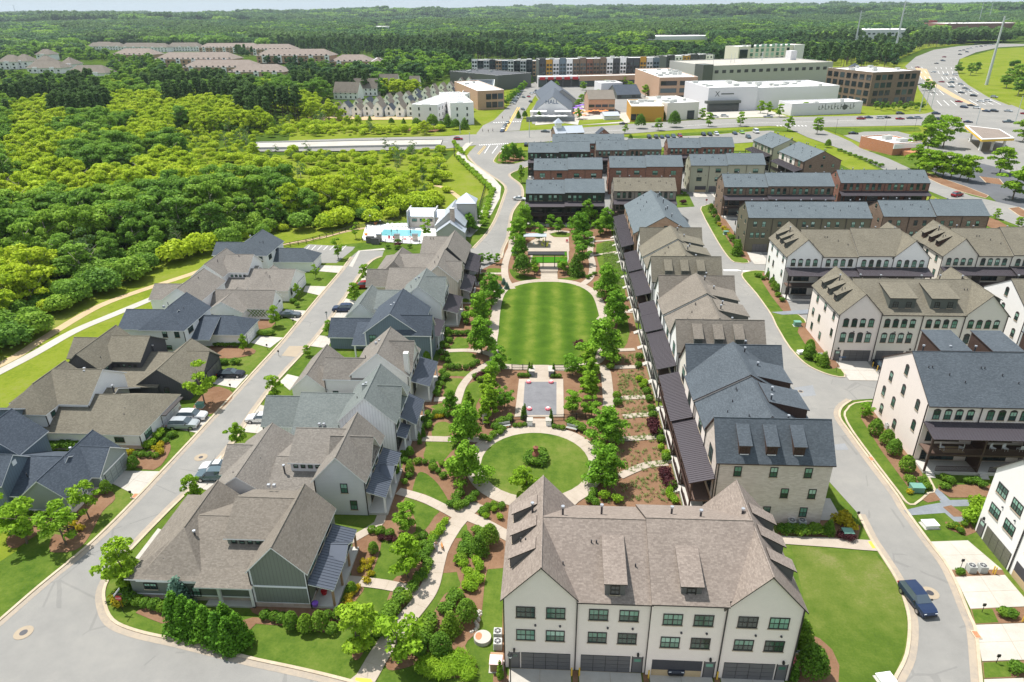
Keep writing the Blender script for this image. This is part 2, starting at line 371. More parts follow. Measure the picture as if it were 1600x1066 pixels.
def path(pl, w, px=True, closed=False, z=.05, slabs=True, mat=None, name='footpath'):
    mat = mat or M['path']; z = lift(z)
    if px: pl = sites(pl)
    pl = smooth(pl, 6, closed)
    if closed: pl = pl+[pl[0]]
    base = MB(); strip(base, pl, w, z-.012, M['stain']); root = base.obj(name, None, kind='structure')
    rp = resample(pl, 1.7)
    a = offs(rp, w/2-.02, False); b = offs(rp, -w/2+.02, False)
    if slabs:
        for i in range(len(rp)-1):
            if math.hypot(rp[i+1][0]-rp[i][0], rp[i+1][1]-rp[i][1]) < .3: continue
            mb = MB(); g = .012
            def lp(p, q, t): return (p[0]+(q[0]-p[0])*t, p[1]+(q[1]-p[1])*t)
            q = [lp(b[i], b[i+1], g), lp(b[i], b[i+1], 1-g), lp(a[i], a[i+1], 1-g), lp(a[i], a[i+1], g)]
            mb.prism(q, z-.011, z, mat); mb.obj('paving_slab', root)
    else:
        mb = MB(); strip(mb, rp, w, z, mat); mb.obj('paving', root)
    return root
def island(pts, mat='grass', px=True, sm=0, w=.3, name='lawn'):
    if px: pts = sites(pts)
    if sm: pts = smooth(pts, sm)
    if area(pts) < 0: pts = pts[::-1]
    _zn['i'] = _zn.get('i', 0)+1; e = _zn['i']*.0015
    mb = MB(); mb.prism(pts, 0, .122+e, M['kerb']); mb.obj('kerb', None, kind='structure')
    mb = MB(); mb.prism(offs(pts, w), .1, .136+e, M[mat]); mb.obj(name, None, kind='structure')

def hills(x, y):
    d = math.hypot(x, y)
    t = min(1, max(0, (d-1300)/3200)); t = t*t*(3-2*t)
    n = (math.sin(x*.0011+1.3)*math.cos(y*.0009+.4)*.5 + math.sin(x*.0027-y*.0017)*.28 + math.sin(y*.0041+x*.0008+2)*.22)
    r2 = math.sin(d*.0031+1.7*math.sin(x*.0009)+.6)*max(0, min(1, (d-1700)/1500))*13
    e = 11*math.exp(-(((x+430)/270)**2+((y-900)/190)**2))+5*math.exp(-(((x+640)/160)**2+((y-760)/150)**2))
    return -.35 + e + t*(22+26*n) + r2 + t*max(0, (d-4500)/4000)*14
# terrain: radial grid to the horizon
rs = [0, 60, 150, 300, 450, 560, 640, 720, 800, 880, 960, 1040, 1150, 1300, 1500, 1700, 1900, 2100, 2300, 2500, 2700, 3000, 3300, 3900, 4600, 5400, 6400, 7600, 9000, 11000]
NA = 160; V = []; Fc = []
for r in rs:
    for k in range(NA):
        a = 2*math.pi*k/NA; x, y = r*math.sin(a), r*math.cos(a); V.append((x, y, hills(x, y)))
for i in range(len(rs)-1):
    for k in range(NA):
        k2 = (k+1) % NA; Fc.append((i*NA+k, (i+1)*NA+k, (i+1)*NA+k2, i*NA+k2))
me = bpy.data.meshes.new('terrain'); me.from_pydata(V, [], Fc); me.materials.append(M['floor']); me.update()
me.flip_normals(); link('terrain', me, kind='structure')

# the developed ground
sheet('ground', [(-62,20),(75,20),(140,120),(175,250),(190,330),(-40,330),(-50,215),(-70,190),(-92,165),(-92,110),(-105,70),(-95,20)], M['grass'], 0, px=False)
sheet('town_ground', [(-130,335),(190,331),(300,420),(460,900),(150,900),(90,560),(-40,680),(-75,680),(-170,440),(-150,400)], M['rough_grass'], -.05, px=False)
sheet('verge', [(-110,40),(-75,40),(-66,62),(-78,84),(-86,110),(-86,160),(-88,176),(-50,190),(-57,210),(-32,215),(-22,250),(-26,330),(-45,350),(-50,250),(-70,225),(-120,190),(-125,140)], M['rough_grass'], .004, px=False)
# streets
westL = [(-200,1140),(-60,1020),(0,969),(60,917),(135,855),(195,797),(250,739),(325,659),(400,577),(442,531),(500,461),(530,426),(548,402)]
westR = [(597,401),(575,414),(535,473),(497,526),(437,592),(400,640),(350,712),(265,797),(206,858),(180,890)]
cornr = [(180,890),(165,915),(163,939),(176,969),(213,986),(274,1000),(352,1019),(400,1031),(475,1047),(551,1066),(640,1092)]
a = smooth(sites(westL), 3, False); b = smooth(sites(westR), 3, False); c = smooth(sites(cornr), 3, False)
sheet('street', a+[site(560,392), site(600,392)]+b+c[1:]+[(-14,20),(-95,20)], M['asphalt'], .01, px=False)
kerb(westL, dirt=-1); kerb(westR, dirt=-1); kerb(cornr, dirt=-1)
sheet('parking_lot', [(470,391),(482,382),(555,386),(551,391),(526,411),(495,411)], M['asphalt'], .012)
mb = MB()
for i in range(7):
    x = 484+i*9.5; strip(mb, [site(x, 384), site(x-7, 391)], .14, .035, M['paint'])
mb.obj('parking_marking', None, kind='structure')
sheet('parking_walk', [(545,416),(560,392),(600,388),(602,391),(563,393),(551,418)], M['concrete'], .03)
# concrete patch and drain covers in the left street
sheet('street_patch', [(440,556),(452,541),(476,541),(464,558)], M['stain'], .016)
eastL = [(1385,1110),(1396,1066),(1416,1024),(1421,974),(1413.6,939),(1401,906),(1376,866),(1361,843),(1341,803)]
eastR = [(1536,1110),(1530,1040),(1524,986),(1514,961),(1484,891),(1451,846),(1416,798),(1400,772),(1362,722),(1325,672),(1312,652),(1315,637),(1330,626),(1372,623)]
a = smooth(sites(eastL), 3, False); b = smooth(sites(eastR), 3, False)
sheet('alley_street', a+[(37.5,90),(37.5,203),(18,203),(18,210),(38.6,214),(38.6,247),(47,252),(122,252),(128,105)]+b[::-1], M['asphalt'], .01, px=False)
kerb(eastL, dirt=-1); kerb(eastR[:-1], dirt=1)
sheet('asphalt_patch', [(1240,606),(1270,602),(1275,618),(1248,621)], M['patch'], .016); sheet('asphalt_patch', [(1303,695),(1320,693),(1326,703),(1306,704)], M['patch'], .016)
def drain(px, py, r=.38, ring=1.0):
    x, y = site(px, py); mb = MB()
    cir = [(x+ring*math.cos(t*math.pi/10), y+ring*math.sin(t*math.pi/10)) for t in range(20)]
    mb.prism(cir, .05, .054, M['stain'] if ring < 1.05 else M['concrete']); o = mb.obj('manhole', None, label=None)
    mb = MB(); mb.prism([(x+r*math.cos(t*math.pi/8), y+r*math.sin(t*math.pi/8)) for t in range(16)], .056, .064, M['dark_metal_and_shade']); mb.obj('cover', o)
    return o
for k, (px, py, lab) in enumerate([(1453,927,'round manhole cover in a pale concrete collar beside the dark car'),(37,989,'round manhole cover in a pale collar at the lower left junction'),(314,715,'round manhole cover in the left street opposite the parked silver cars'),(1251,612,'small manhole cover in the patched asphalt of the alley junction')]):
    o = drain(px, py, .4 if k < 2 else .32, .95 if k < 3 else .45); o['label'] = lab; o['category'] = 'manhole'
for px, py, lab in [(211,776,'rusty red kerb drain inlet at the left street beside the sage house'),(1525,993,'rusty red kerb drain grate beside the driveways'),(1361,718,'rusty kerb drain inlet on the curving alley kerb')]:
    x, y = site(px, py); mb = MB(); mb.box(x-.35, x+.35, y-.55, y+.55, 0, .15, M['kerb']); mb.box(x-.25, x+.25, y-.42, y+.42, .15, .165, M['w_orange'])
    mb.obj('drain_grate', None, label=lab, cat='drain')
# kerbed islands on the alley side
island([(1100,322),(1094,328),(1112,363),(1128,390),(1141.6,407),(1152,411),(1171,411),(1162,395),(1150,372),(1140,352),(1128,338),(1118,330),(1110,320)], sm=2)
island([(1158,430),(1164,440),(1180.6,459),(1200,486),(1218,511),(1240,505),(1222,473),(1208,447),(1195,424),(1165,425)], sm=2)
island([(1203,489),(1225,532),(1240,552),(1256,568),(1275,579),(1300,588),(1321,590),(1316,578),(1296,566),(1268,520),(1258,500),(1240,488),(1222,486)], sm=2)
island([(1318,650),(1322,640),(1334,630),(1372,627),(1384,640),(1436,720),(1462,765),(1452,772),(1430,790),(1415,786),(1404,772),(1368,725),(1331,675)], sm=2)
sheet('mulch_bed', [(1345,655),(1362,640),(1440,740),(1436,765),(1418,762)], M['mulch'], .165, sm=2)
sheet('mulch_bed', [(1107,325),(1118,322),(1170,400),(1166,406),(1150,395),(1128,360)], M['mulch'], .165, sm=2)
sheet('mulch_bed', [(1190,440),(1200,425),(1232,475),(1234,490),(1224,488)], M['mulch'], .165, sm=2)
sheet('mulch_bed', [(1246,520),(1262,505),(1300,560),(1312,574),(1285,572)], M['mulch'], .165, sm=2)
sheet('lawn', [(1420,790),(1500,778),(1560,800),(1520,848),(1462,846),(1451,840)], M['grass'], .02)
sheet('paved_walk', [(1412,798),(1446,790),(1470,786),(1456,766),(1466,764),(1484,782),(1560,780),(1560,790),(1486,792),(1502,808),(1550,808),(1548,816),(1492,816),(1476,802),(1420,806)], M['slate'], .03)
sheet('mulch_bed', [(1473,793),(1486,790),(1512,808),(1490,808)], M['mulch'], .036); sheet('mulch_bed', [(1440,764),(1455,764),(1470,782),(1450,786),(1430,776)], M['mulch'], .036)
sheet('mulch_bed', [(1466,766),(1466,758),(1560,758),(1560,778),(1484,778)], M['mulch'], .036)
sheet('mulch_bed', [(1476,816),(1515,816),(1525,832),(1510,838),(1482,828)], M['mulch'], .036)
sheet('paved_walk', [(1205,489),(1275,484),(1270,491),(1222,493)], M['slate'], .18)
sheet('north_alleys', [(-9,221),(79,221),(80,300),(-10,300)], M['asphalt'], .008, px=False)
sheet('lawn', [(38.8,228),(48,230),(49,248),(38.8,247)], M['grass'], .03, px=False)
# driveways
def drive(pts, name='driveway', px=True, nx=2, ny=2):
    q = sites(pts) if px else pts
    zd = lift(.026); mb = MB(); mb.prism(q, zd-.002, zd, M['stain']); root = mb.obj(name, None, kind='structure')
    def bl(u, v): return tuple((q[0][a]*(1-u)+q[1][a]*u)*(1-v)+(q[3][a]*(1-u)+q[2][a]*u)*v for a in (0, 1))
    for i in range(nx):
        for j in range(ny):
            g = .004; mb = MB(); mb.prism([bl(i/nx+g, j/ny+g), bl((i+1)/nx-g, j/ny+g), bl((i+1)/nx-g, (j+1)/ny-g), bl(i/nx+g, (j+1)/ny-g)], zd+.002, zd+.012, M['concrete']); mb.obj('slab', root)
for q in ([(172,754),(195,736),(252,737),(215,776)], [(265,668),(283,640),(330,652),(308,677)], [(332,600),(348,585),(388,586),(369,607)], [(392,536),(405,525),(443,528),(422,544)],
          [(442,494),(446,484),(480,486),(465,503)], [(474,456),(477,447),(512,448),(499,462)], [(496,424),(500,415),(541,416),(530,427)],
          [(211,873),(247,826),(262,832),(228,876)], [(300,762),(345,712),(372,722),(332,768)], [(378,675),(404,632),(432,640),(421,680)], [(437,597),(449,585),(478,592),(452,610)],
          [(484,541),(496,524),(520,527),(512,545)], [(515,500),(538,466),(560,472),(548,505)], [(560,445),(574,420),(592,428),(580,450)]): drive(q)
for i in range(4): drive([(-3.6+7*i,30),(2.6+7*i,30),(2.6+7*i,48),(-3.6+7*i,48)], px=False, nx=2, ny=4)
drive([(1451,847),(1512,845),(1566,891),(1484,891)]); drive([(1492,902),(1570,899),(1612,948),(1516,952)]); drive([(1523,977),(1606,974),(1660,1030),(1534,1034)]); drive([(1537,1062),(1660,1058),(1680,1120),(1540,1122)])
for q in ([(1484,891),(1566,891),(1570,899),(1492,902)], [(1516,952),(1606,949),(1612,973),(1523,976)], [(1534,1035),(1650,1031),(1660,1057),(1537,1061)]):
    sheet('mulch_bed', q, M['mulch'], .03)
sheet('lawn', [(1518,953),(1550,952),(1560,973),(1524,975)], M['grass'], .036); sheet('lawn', [(1536,1036),(1575,1034),(1580,1058),(1538,1060)], M['grass'], .036)
for i in range(3): sheet('mulch_bed', [(2.75+7*i,30),(3.3+7*i,30),(3.3+7*i,48),(2.75+7*i,48)], M['mulch'], .03, px=False)
for i in range(4): drive([(53.4+7*i,110),(59.4+7*i,110),(59.4+7*i,117.6),(53.4+7*i,117.6)], px=False, nx=2, ny=2)
for i in range(5): drive([(52.8+6.5*i,172),(57+6.5*i,172),(57+6.5*i,182),(52.8+6.5*i,182)], px=False, nx=1, ny=2)
for i in range(4): drive([(50.6+6.5*i,243),(55+6.5*i,243),(55+6.5*i,250.4),(50.6+6.5*i,250.4)], px=False, nx=1, ny=1)
for i in range(12):
    drive([(35.4,72+7.3*i),(35.4,76.5+7.3*i),(38.2,76.5+7.3*i),(38.2,72+7.3*i)], px=False, nx=1, ny=1)
sheet('paved_walk', [(1213,838),(1215,850),(1300,856),(1345,860),(1374,862),(1362,845),(1300,841)], M['path'], .05)
sheet('tactile_pad', [(1356,847),(1364,846),(1371,857),(1363,858)], M['yellow'], .056)
sheet('tactile_pad', [(556,1060),(580,1062),(585,1074),(553,1072)], M['yellow'], .066)
sheet('mulch_bed', [(1215,818),(1290,812),(1345,822),(1340,845),(1300,840),(1216,836)], M['mulch'], .02)
sheet('east_lawn', [(1236,852),(1300,860),(1366,864),(1390,892),(1408,930),(1418,974),(1412,1020),(1390,1070),(1300,1110),(1262,960)], M['worn'], .012)
sheet('mulch_bed', [(1243,1005),(1262,990),(1300,1015),(1310,1066),(1240,1090)], M['mulch'], .018, sm=2)

# ---- the park
sheet('park_bed', [(-21.4,66),(-14,66),(-13,60.5),(-3.8,62),(24,62),(22,66),(20.5,71.5),(18,74),(18,205),(-12,205),(-14,196),(-19,170),(-21,160)], M['mulch'], .008, px=False)
def z1(x0, y0, s): return lambda L: [(x0+a/s, y0+b/s) for a, b in L]
q1 = z1(560, 820, 6.663); q2 = z1(560, 920, 6.663); q3 = z1(560, 680, 6.663); q4 = z1(640, 540, 7.105); q5 = z1(660, 420, 7.612); q6 = z1(860, 540, 6.664); q7 = z1(780, 330, 8.2); q8 = z1(0, 760, 6.957)
def lawn(pts, sm=3, z=.016, mat='grass'): sheet('lawn', pts, M[mat], z, sm=sm)
def bed(pts, sm=3, z=.022): sheet('mulch_bed', pts, M['mulch'], z, sm=sm)
bed(q1([(-60,640),(110,560),(240,190),(100,60),(0,80),(-60,200)]))
bed(q1([(-60,700),(0,640),(60,670),(-20,780),(-90,880)]))
bed(q1([(370,620),(400,540),(520,500),(700,260),(760,100),(900,-60),(960,-60),(800,150),(740,400),(640,660)]), 2)
bed(q1([(330,700),(570,730),(560,760),(380,960),(240,1120),(130,1110),(280,900)]), 2)
bed(q2([(900,60),(750,300),(560,480),(440,640),(290,760),(320,850),(480,830),(640,790),(760,900),(1060,930),(1240,830),(1110,600),(1240,440),(1290,200),(1330,-150),(1440,-500),(1380,-700),(1150,-680),(1130,-560),(1010,-380),(1030,-150),(1060,-20)]))
bed(q2([(1500,100),(1530,860),(1580,880),(1560,1000),(1400,990),(1430,800),(1440,640),(1500,400)]), 2)
bed(q2([(-60,560),(30,560),(60,640),(0,740),(-60,720)]))
bed([(212,958),(235,950),(265,962),(330,985),(395,965),(500,975),(520,990),(480,985),(400,975),(380,1002),(335,1003),(285,994),(262,978)], 2)
bed([(395,935),(480,950),(540,940),(530,975),(500,978),(450,975),(395,958)], 2)
lawn([(197,955),(262,987),(272,1003),(210,984),(178,966),(172,945)], 2, .018)
lawn([(180,950),(260,985),(265,1000),(215,984),(178,966)], 2, .018)
for b_ in ([(118,776),(168,766),(180,780),(160,800),(140,838),(118,860),(80,861),(100,830),(90,815),(60,820),(20,832),(10,850),(28,856),(60,825),(20,800),(20,796)],
           [(228,706),(260,690),(266,705),(240,735),(190,720),(200,700)], [(85,835),(118,848),(105,860),(78,862)], [(12,842),(52,826),(62,832),(32,852),(18,855)],
           [(330,605),(365,615),(345,640),(322,648),(300,640)], [(395,470),(430,505),(400,515),(385,500)], [(425,480),(440,470),(438,492),(425,495)], [(330,540),(395,545),(390,556),(340,560)]): bed(b_, 3)
lawn([(205,695),(235,680),(250,690),(238,706),(215,712)], 2, .02)
LAWN = [q3([(560,590),(620,400),(700,400),(790,470),(850,540),(940,690),(920,730),(830,700),(700,620),(600,600)]),
 q3([(490,650),(560,670),(830,780),(790,850),(700,980),(600,1020),(600,930),(560,800),(480,720)]),
 q3([(720,60),(1000,60),(1040,110),(960,180),(880,270),(760,270),(680,230),(700,140)]),
 q3([(980,1010),(1050,940),(1120,930),(1140,1000),(1120,1066),(960,1066)]),
 q4([(250,1005),(290,870),(400,850),(470,900),(440,1000)]), q4([(420,650),(380,420),(440,370),(600,380),(520,500),(560,640),(720,560),(790,420),(700,390),(830,400),(820,540),(730,700),(560,760),(520,700)][:5]),
 q4([(560,580),(640,450),(720,400),(840,400),(830,500),(740,660),(720,760),(600,740),(530,680)]), q4([(240,680),(350,640),(370,660),(400,760),(270,700)]),
 q4([(315,290),(400,270),(690,290),(640,340),(520,340),(380,330)]), q4([(400,210),(430,90),(640,80),(730,110),(700,190),(560,220),(450,215)]),
 q4([(455,0),(640,0),(640,30),(450,40)]), q5([(350,940),(400,820),(520,840),(540,940),(400,960)]), q5([(310,1066),(330,1000),(560,1000),(630,1066)]),
 q5([(860,90),(960,90),(1040,120),(1030,180),(960,150),(880,130)]), q5([(780,0),(920,0),(930,40),(850,70),(770,50)]),
 q7([(140,740),(240,790),(350,830),(520,870),(520,885),(280,895),(190,860),(140,790)]), q7([(750,870),(880,850),(1080,800),(1100,780),(1060,850),(960,885),(760,885)])]
for L_ in LAWN: lawn(L_, 3, .016)
def qq(L): return L
lawn(q7([(640,290),(720,265),(900,280),(890,330),(720,330)]), 2, .02)
# circle and oval lawns with their ring paths
cx, cy = site(836, 724); rc = 11.4*0+ (site(921,724)[0]-site(752,724)[0])/2
circ = [(cx+rc*math.cos(t*math.pi/24), cy+rc*math.sin(t*math.pi/24)) for t in range(48)]
sheet('circle_lawn', circ, M['grass'], .045, px=False)
ringp = [(cx+(rc+1.15)*math.cos(t*math.pi/12), cy+(rc+1.15)*math.sin(t*math.pi/12)) for t in range(24)]
path(ringp, 2.3, px=False, closed=True)
ov = sites([(779,520),(777,540),(785,566),(800,570),(865,571),(917,568),(935,545),(939,520),(935,490),(925,462),(905,448),(880,442),(850,441),(825,443),(800,450),(788,462),(782,485)])
ovs = smooth(ov, 4)
if area(ovs) < 0: ovs = ovs[::-1]
t = NT('mown_stripes'); px_ = t.n('SeparateXYZ', Vector=t.pos()).outputs['X']
s_ = t.math('SINE', t.math('MULTIPLY', px_, math.pi/2.6)); nz = t.noise(t.pos(), .35, 4); n2_ = t.noise(t.pos(), 3, 3)
f_ = t.math('ADD', t.math('MULTIPLY', t.math('ADD', s_, 1.0), .13), t.math('ADD', t.math('MULTIPLY', nz, .5), t.math('MULTIPLY', n2_, .2)))
M['mown'] = t.done(t.ramp(f_, [(.25,(.040,.088,.011)),(.5,(.074,.132,.016)),(.66,(.13,.175,.028)),(.8,(.19,.20,.055))]), .95, spec=0.0)
sheet('oval_lawn', ovs, M['mown'], .045, px=False)
path(offs(ovs, -1.0)[::3], 2.0, px=False, closed=True)
P_ = [(551,1078),(568,1066),(593,1024),(621,984),(651,949),(671,919),(681,881),(689,856),(709,823),(727,803),(745,786)]
path(P_, 2.2)
path([(540,907),(600,914),(655,926)], 1.5); path([(540,850),(560,838),(590,820),(597,805)], 1.3)
path([(622,768),(660,779),(690,793),(712,805)], 1.5); path([(712,801),(750,815),(800,842)], 1.7)
path([(660,686),(700,687),(758,688)], 1.5); path([(678,625),(700,625),(712,632),(716,622),(722,605),(735,588),(752,575),(768,566),(775,560)], 1.5)
path([(690,549),(734,548),(760,552),(775,560)], 1.4); path([(772,457),(784,456)], 1.4); path([(745,428),(790,428)], 1.3); path([(755,470),(780,471)], 1.3)
path([(843,668),(843,655)], 4.4); path([(843,594),(843,571)], 3.6)
path([(800,452),(790,435),(789,415),(795,395),(799,385),(800,360)], 1.8)
path([(905,448),(922,435),(926,415),(922,395),(925,370)], 1.7)
path([(858,441),(858,428)], 4.2, z=.055)
# bocce court and its frame
sheet('court_frame', [(811,593),(880,593),(881,652),(804,652)], M['path'], .05); sheet('gravel_court', [(820,597.5),(869.5,597.5),(869.5,649.5),(816.5,649.5)], M['gravel'], .06)
# upper plaza, turf terraces and steps
sheet('plaza', q7([(350,520),(360,420),(420,380),(560,310),(570,280),(600,255),(740,245),(900,262),(900,285),(740,270),(640,295),(700,340),(890,340),(900,520)]), M['path'], .05)
sheet('turf_terrace', q7([(440,525),(865,525),(870,575),(425,575)]), M['turf'], .10, z0=0); sheet('turf_terrace', q7([(425,590),(872,590),(875,665),(418,665)]), M['turf'], .075, z0=0)
sheet('plaza', q7([(400,530),(432,525),(420,680),(400,680)]), M['path'], .062); sheet('plaza', q7([(868,520),(890,520),(893,610),(874,670)]), M['path'], .062)
sheet('plaza', q7([(520,672),(760,672),(750,775),(525,775)]), M['path'], .066)
rt = thing('stone_steps', 'wide concrete steps leading down from the turf terraces to the oval lawn path', 'steps')
for i in range(3):
    x0, y0 = site(845, 424.5+1.6*i); x1, _ = site(871, 424.5+1.6*i); mb = MB(); mb.box(x0, x1, y0-.35, y0+.1, .05, .35-.1*i, M['path']); mb.obj('step', rt)
# east garden paths
for L_ in ([(935,606),(950,603)],): pass
path(q6([(515,215),(570,270),(590,400),(605,590),(600,640)]), 1.9)
path(q6([(600,232),(760,228),(905,225)]), 1.3); path(q6([(650,565),(830,545),(1060,540)]), 1.3); path(q6([(760,745),(900,730),(1100,715)]), 1.3)
path(q6([(600,985),(900,970),(1180,948)]), 1.3); path([(968,745),(990,735),(1012,727),(1043,724)], 1.4); path(q6([(700,52),(880,45)]), 1.2)
path([(935,500),(950,490),(990,488)], 1.1, slabs=False); path([(926,400),(950,396),(970,393)], 1.1, slabs=False); path([(926,378),(950,376),(965,374)], 1.1, slabs=False)
path([(885,760),(905,785),(930,800),(925,768)], 2.0) if False else path([(886,790),(898,779),(925,763)], 1.8)
lawn([(932,382),(966,379),(972,420),(978,470),(962,468),(946,440),(936,415)], 2, .02); lawn([(974,480),(984,520),(972,548),(958,548),(966,505)], 2, .02)
# trails on the left
path([(-60,612),(0,581),(50,555),(118,517),(175,493),(240,466),(300,440)], 2.4, slabs=False, z=.03, mat=M['concrete'], name='trail')
path([(-60,598),(20,560),(70,528),(150,481),(215,456),(300,428),(345,410)], 2.2, slabs=False, z=.02, mat=M['dirt'], name='dirt_trail')
path([(440,383),(500,372),(550,360),(600,352)], 1.6, slabs=False, z=.02, mat=M['dirt'], name='dirt_trail')
path([(680,290),(697,295),(717,309),(722,318)], 2.0, slabs=False, z=.03, mat=M['dirt'], name='dirt_trail')
# north road, kerbs, wide pavement
nl = [(745,226.5),(730,243),(739.5,255),(757.5,268.6),(780,283.6),(789,294),(786,307.6),(774,340),(760,364),(738,388)]
nr = [(745,425),(784,404),(788,388),(795,372),(798,350),(802.6,330),(817.6,307.6),(814.6,289.6),(798,276),(801,270),(824,261),(835,259)]
a = smooth(sites(nl), 3, False); b = smooth(sites(nr), 3, False)
sheet('north_road', a+[site(690,402), site(690,425)]+b+sites([(835,250),(824,251),(804,256.5),(778.6,256.5),(771,252),(780,238.6),(795,222)]), M['asphalt'], .01, px=False)
kerb(nl[1:], dirt=1); kerb(nr[1:], dirt=1)
sheet('wide_pavement', sites([(739.5,222),(724,238),(730,250),(748,262),(772,279),(783,292),(781,310),(768,335),(757,345),(748,358),(735,371),(726,370),(736,352),(740,345),(752,330),(764,308),(765,292),(752,278),(735,266),(719,254),(713,240),(728,224)]), M['concrete'], .045, px=False)
sheet('mulch_bed', [(778,252),(780,240),(790,232),(815,240),(820,249),(800,254)], M['mulch'], .03)
kerb([(778,256.5),(804,256.5),(824,251)], sm=0); kerb([(778.6,256.5),(771,252),(780,238.6),(790,230)], sm=3)
mb = MB()
def stripes(p, q, n, wd, ln, mat, z=.02):
    (x0, y0), (x1, y1) = site(*p), site(*q); dx, dy = (x1-x0)/n, (y1-y0)/n; L = math.hypot(dx, dy); nx_, ny_ = -dy/L, dx/L
    for i in range(n):
        cx_, cy_ = x0+dx*(i+.5), y0+dy*(i+.5); strip(mb, [(cx_-nx_*ln/2, cy_-ny_*ln/2), (cx_+nx_*ln/2, cy_+ny_*ln/2)], wd, z, mat)
# town roads
sheet('main_road', [(400,237),(400,222),(560,216),(700,213),(745,208),(905,200),(985,194),(1100,187),(1200,184),(1350,181),(1445,178),(1470,172),(1640,160),(1640,225),(1500,204),(1435,196),(1275,199),(1200,197),(1075,202),(970,210),(900,216),(850,222),(795,224),(745,227),(700,232),(560,236),(400,237)], M['asphalt'], .02)
sheet('market_street', [(745,208),(755,196),(772,188),(800,160),(812,140),(840,126),(858,126),(836,150),(822,172),(815,190),(812,204)], M['asphalt'], .014)
sheet('highway', [(1640,235),(1560,212),(1500,196),(1457.6,172),(1436,140),(1429,119),(1414,104),(1431,89),(1459,78),(1497,72.5),(1562,68),(1640,64),(1640,70),(1562,74),(1525,82),(1499,93),(1494,106),(1499,121),(1512,132.5),(1544,152),(1600,174),(1640,185)], M['asphalt'], .03)
sheet('road_median', [(1430,106),(1448,108),(1458,128),(1500,152),(1540,172),(1534,172),(1488,152),(1448,128),(1436,118)], M['dirt'], .04)
sheet('side_road', [(1225,198),(1247,208),(1262,215),(1300,228),(1340,244),(1380,265),(1452,299),(1484,312),(1543,335),(1640,372),(1640,335),(1550,314),(1516,306),(1475,290),(1445,276),(1423,264),(1388,248),(1345,232),(1330,222),(1310,213),(1290,205),(1275,198)], M['asphalt'], .036)
sheet('car_park', [(930,216),(1010,214),(1100,212),(1180,205),(1210,204),(1205,222),(1180,222),(1100,228),(930,234)], M['asphalt'], .012)
sheet('car_park', [(1448,262),(1500,250),(1530,255),(1560,262),(1640,300),(1640,352),(1600,335),(1560,318),(1545,306),(1510,292),(1475,280)], M['asphalt_new'], .03)
sheet('forecourt', [(1455,200),(1500,206),(1640,226),(1640,300),(1560,262),(1530,255),(1500,250),(1440,240)], M['asphalt'], .024)
sheet('car_park', [(1318,212),(1345,203),(1400,205),(1440,215),(1440,240),(1400,238),(1350,226)], M['asphalt'], .03)
island([(1443,268),(1475,280),(1510,292),(1545,306),(1540,310),(1505,301),(1470,289),(1443,276)][::-1], 'mulch')
island([(1575,326),(1592,324),(1608,333),(1622,345),(1592,338)], 'mulch'); island([(1530,276),(1562,280),(1570,290),(1540,286)], 'mulch')
sheet('embankment', [(1262,218),(1300,231),(1340,247),(1378,268),(1330,266),(1300,250),(1262,235),(1250,228)], M['rough_grass'], .02); sheet('embankment', [(1450,303),(1484,318),(1465,321),(1445,312)], M['rough_grass'], .02)
sheet('verge', [(1500,92),(1560,76),(1660,71),(1660,185),(1600,172),(1546,150),(1514,131),(1501,119),(1497,106)], M['rough_grass'], .02)
sheet('verge', [(1290,104),(1400,94),(1445,76),(1500,70),(1640,62),(1640,56),(1400,72),(1290,92)], M['rough_grass'], .02)
sheet('mulch_bed', [(1540,338),(1560,345),(1590,362),(1560,362),(1540,352)], M['mulch'], .02)
sheet('verge', [(970,214),(1200,200),(1262,198),(1250,207),(1180,203),(1100,210),(1000,217)], M['grass'], .03); sheet('verge', [(1280,200),(1435,199),(1440,205),(1350,206),(1320,212)], M['grass'], .04)
stripes((748,227),(795,224.5), 14, .5, 2.4, M['paint'], .07); stripes((815,190),(770,192), 12, .6, 3, M['paint'], .07); stripes((1262,197),(1212,197), 9, .6, 3, M['paint'], .07)
for p in ([(757,240),(766,226)], [(769,240),(778,228)], [(782,238),(787,230)]): strip(mb, sites(p), .3, .07, M['paint'])
for p in ([(746,241),(757,228)], [(748,242),(759,229)]): strip(mb, sites(p), .2, .07, M['yellow'])
for p in ([(790,205),(812,168)], [(787,206),(809,168)]): strip(mb, sites(p), .5, .075, M['yellow'])
strip(mb, sites([(400,229),(700,222)]), .3, .07, M['paint'])
strip(mb, sites([(905,208),(1100,195),(1350,188),(1440,187)]), .3, .07, M['paint'])
PR = [((1414,104),(1494,106)),((1429,119),(1499,121)),((1440,142),(1525,140)),((1462,172),(1590,170))]
for f_ in (.12,.22,.32,.6,.7,.8,.9):
    pl_ = smooth(sites([(a_[0]+(b_[0]-a_[0])*f_, a_[1]+(b_[1]-a_[1])*f_) for a_, b_ in PR]), 4, False)
    for a_, b_ in list(zip(pl_, pl_[1:]))[::2]: strip(mb, [a_, b_], .35, .08, M['paint'])
strip(mb, sites([(1205,424),(1158,424)]), .6, .06, M['paint'])
strip(mb, sites([(1150,422),(1160,424)]), .5, .06, M['paint'])
mb.obj('road_marking', None, kind='structure')
mb = MB(); x, y = site(1177, 423); mb.box(*sorted((site(1129,420)[0], site(1151,421)[0])), y-.5, y+.5, .03, .04, M['paint']); mb.obj('road_marking', None, kind='structure')
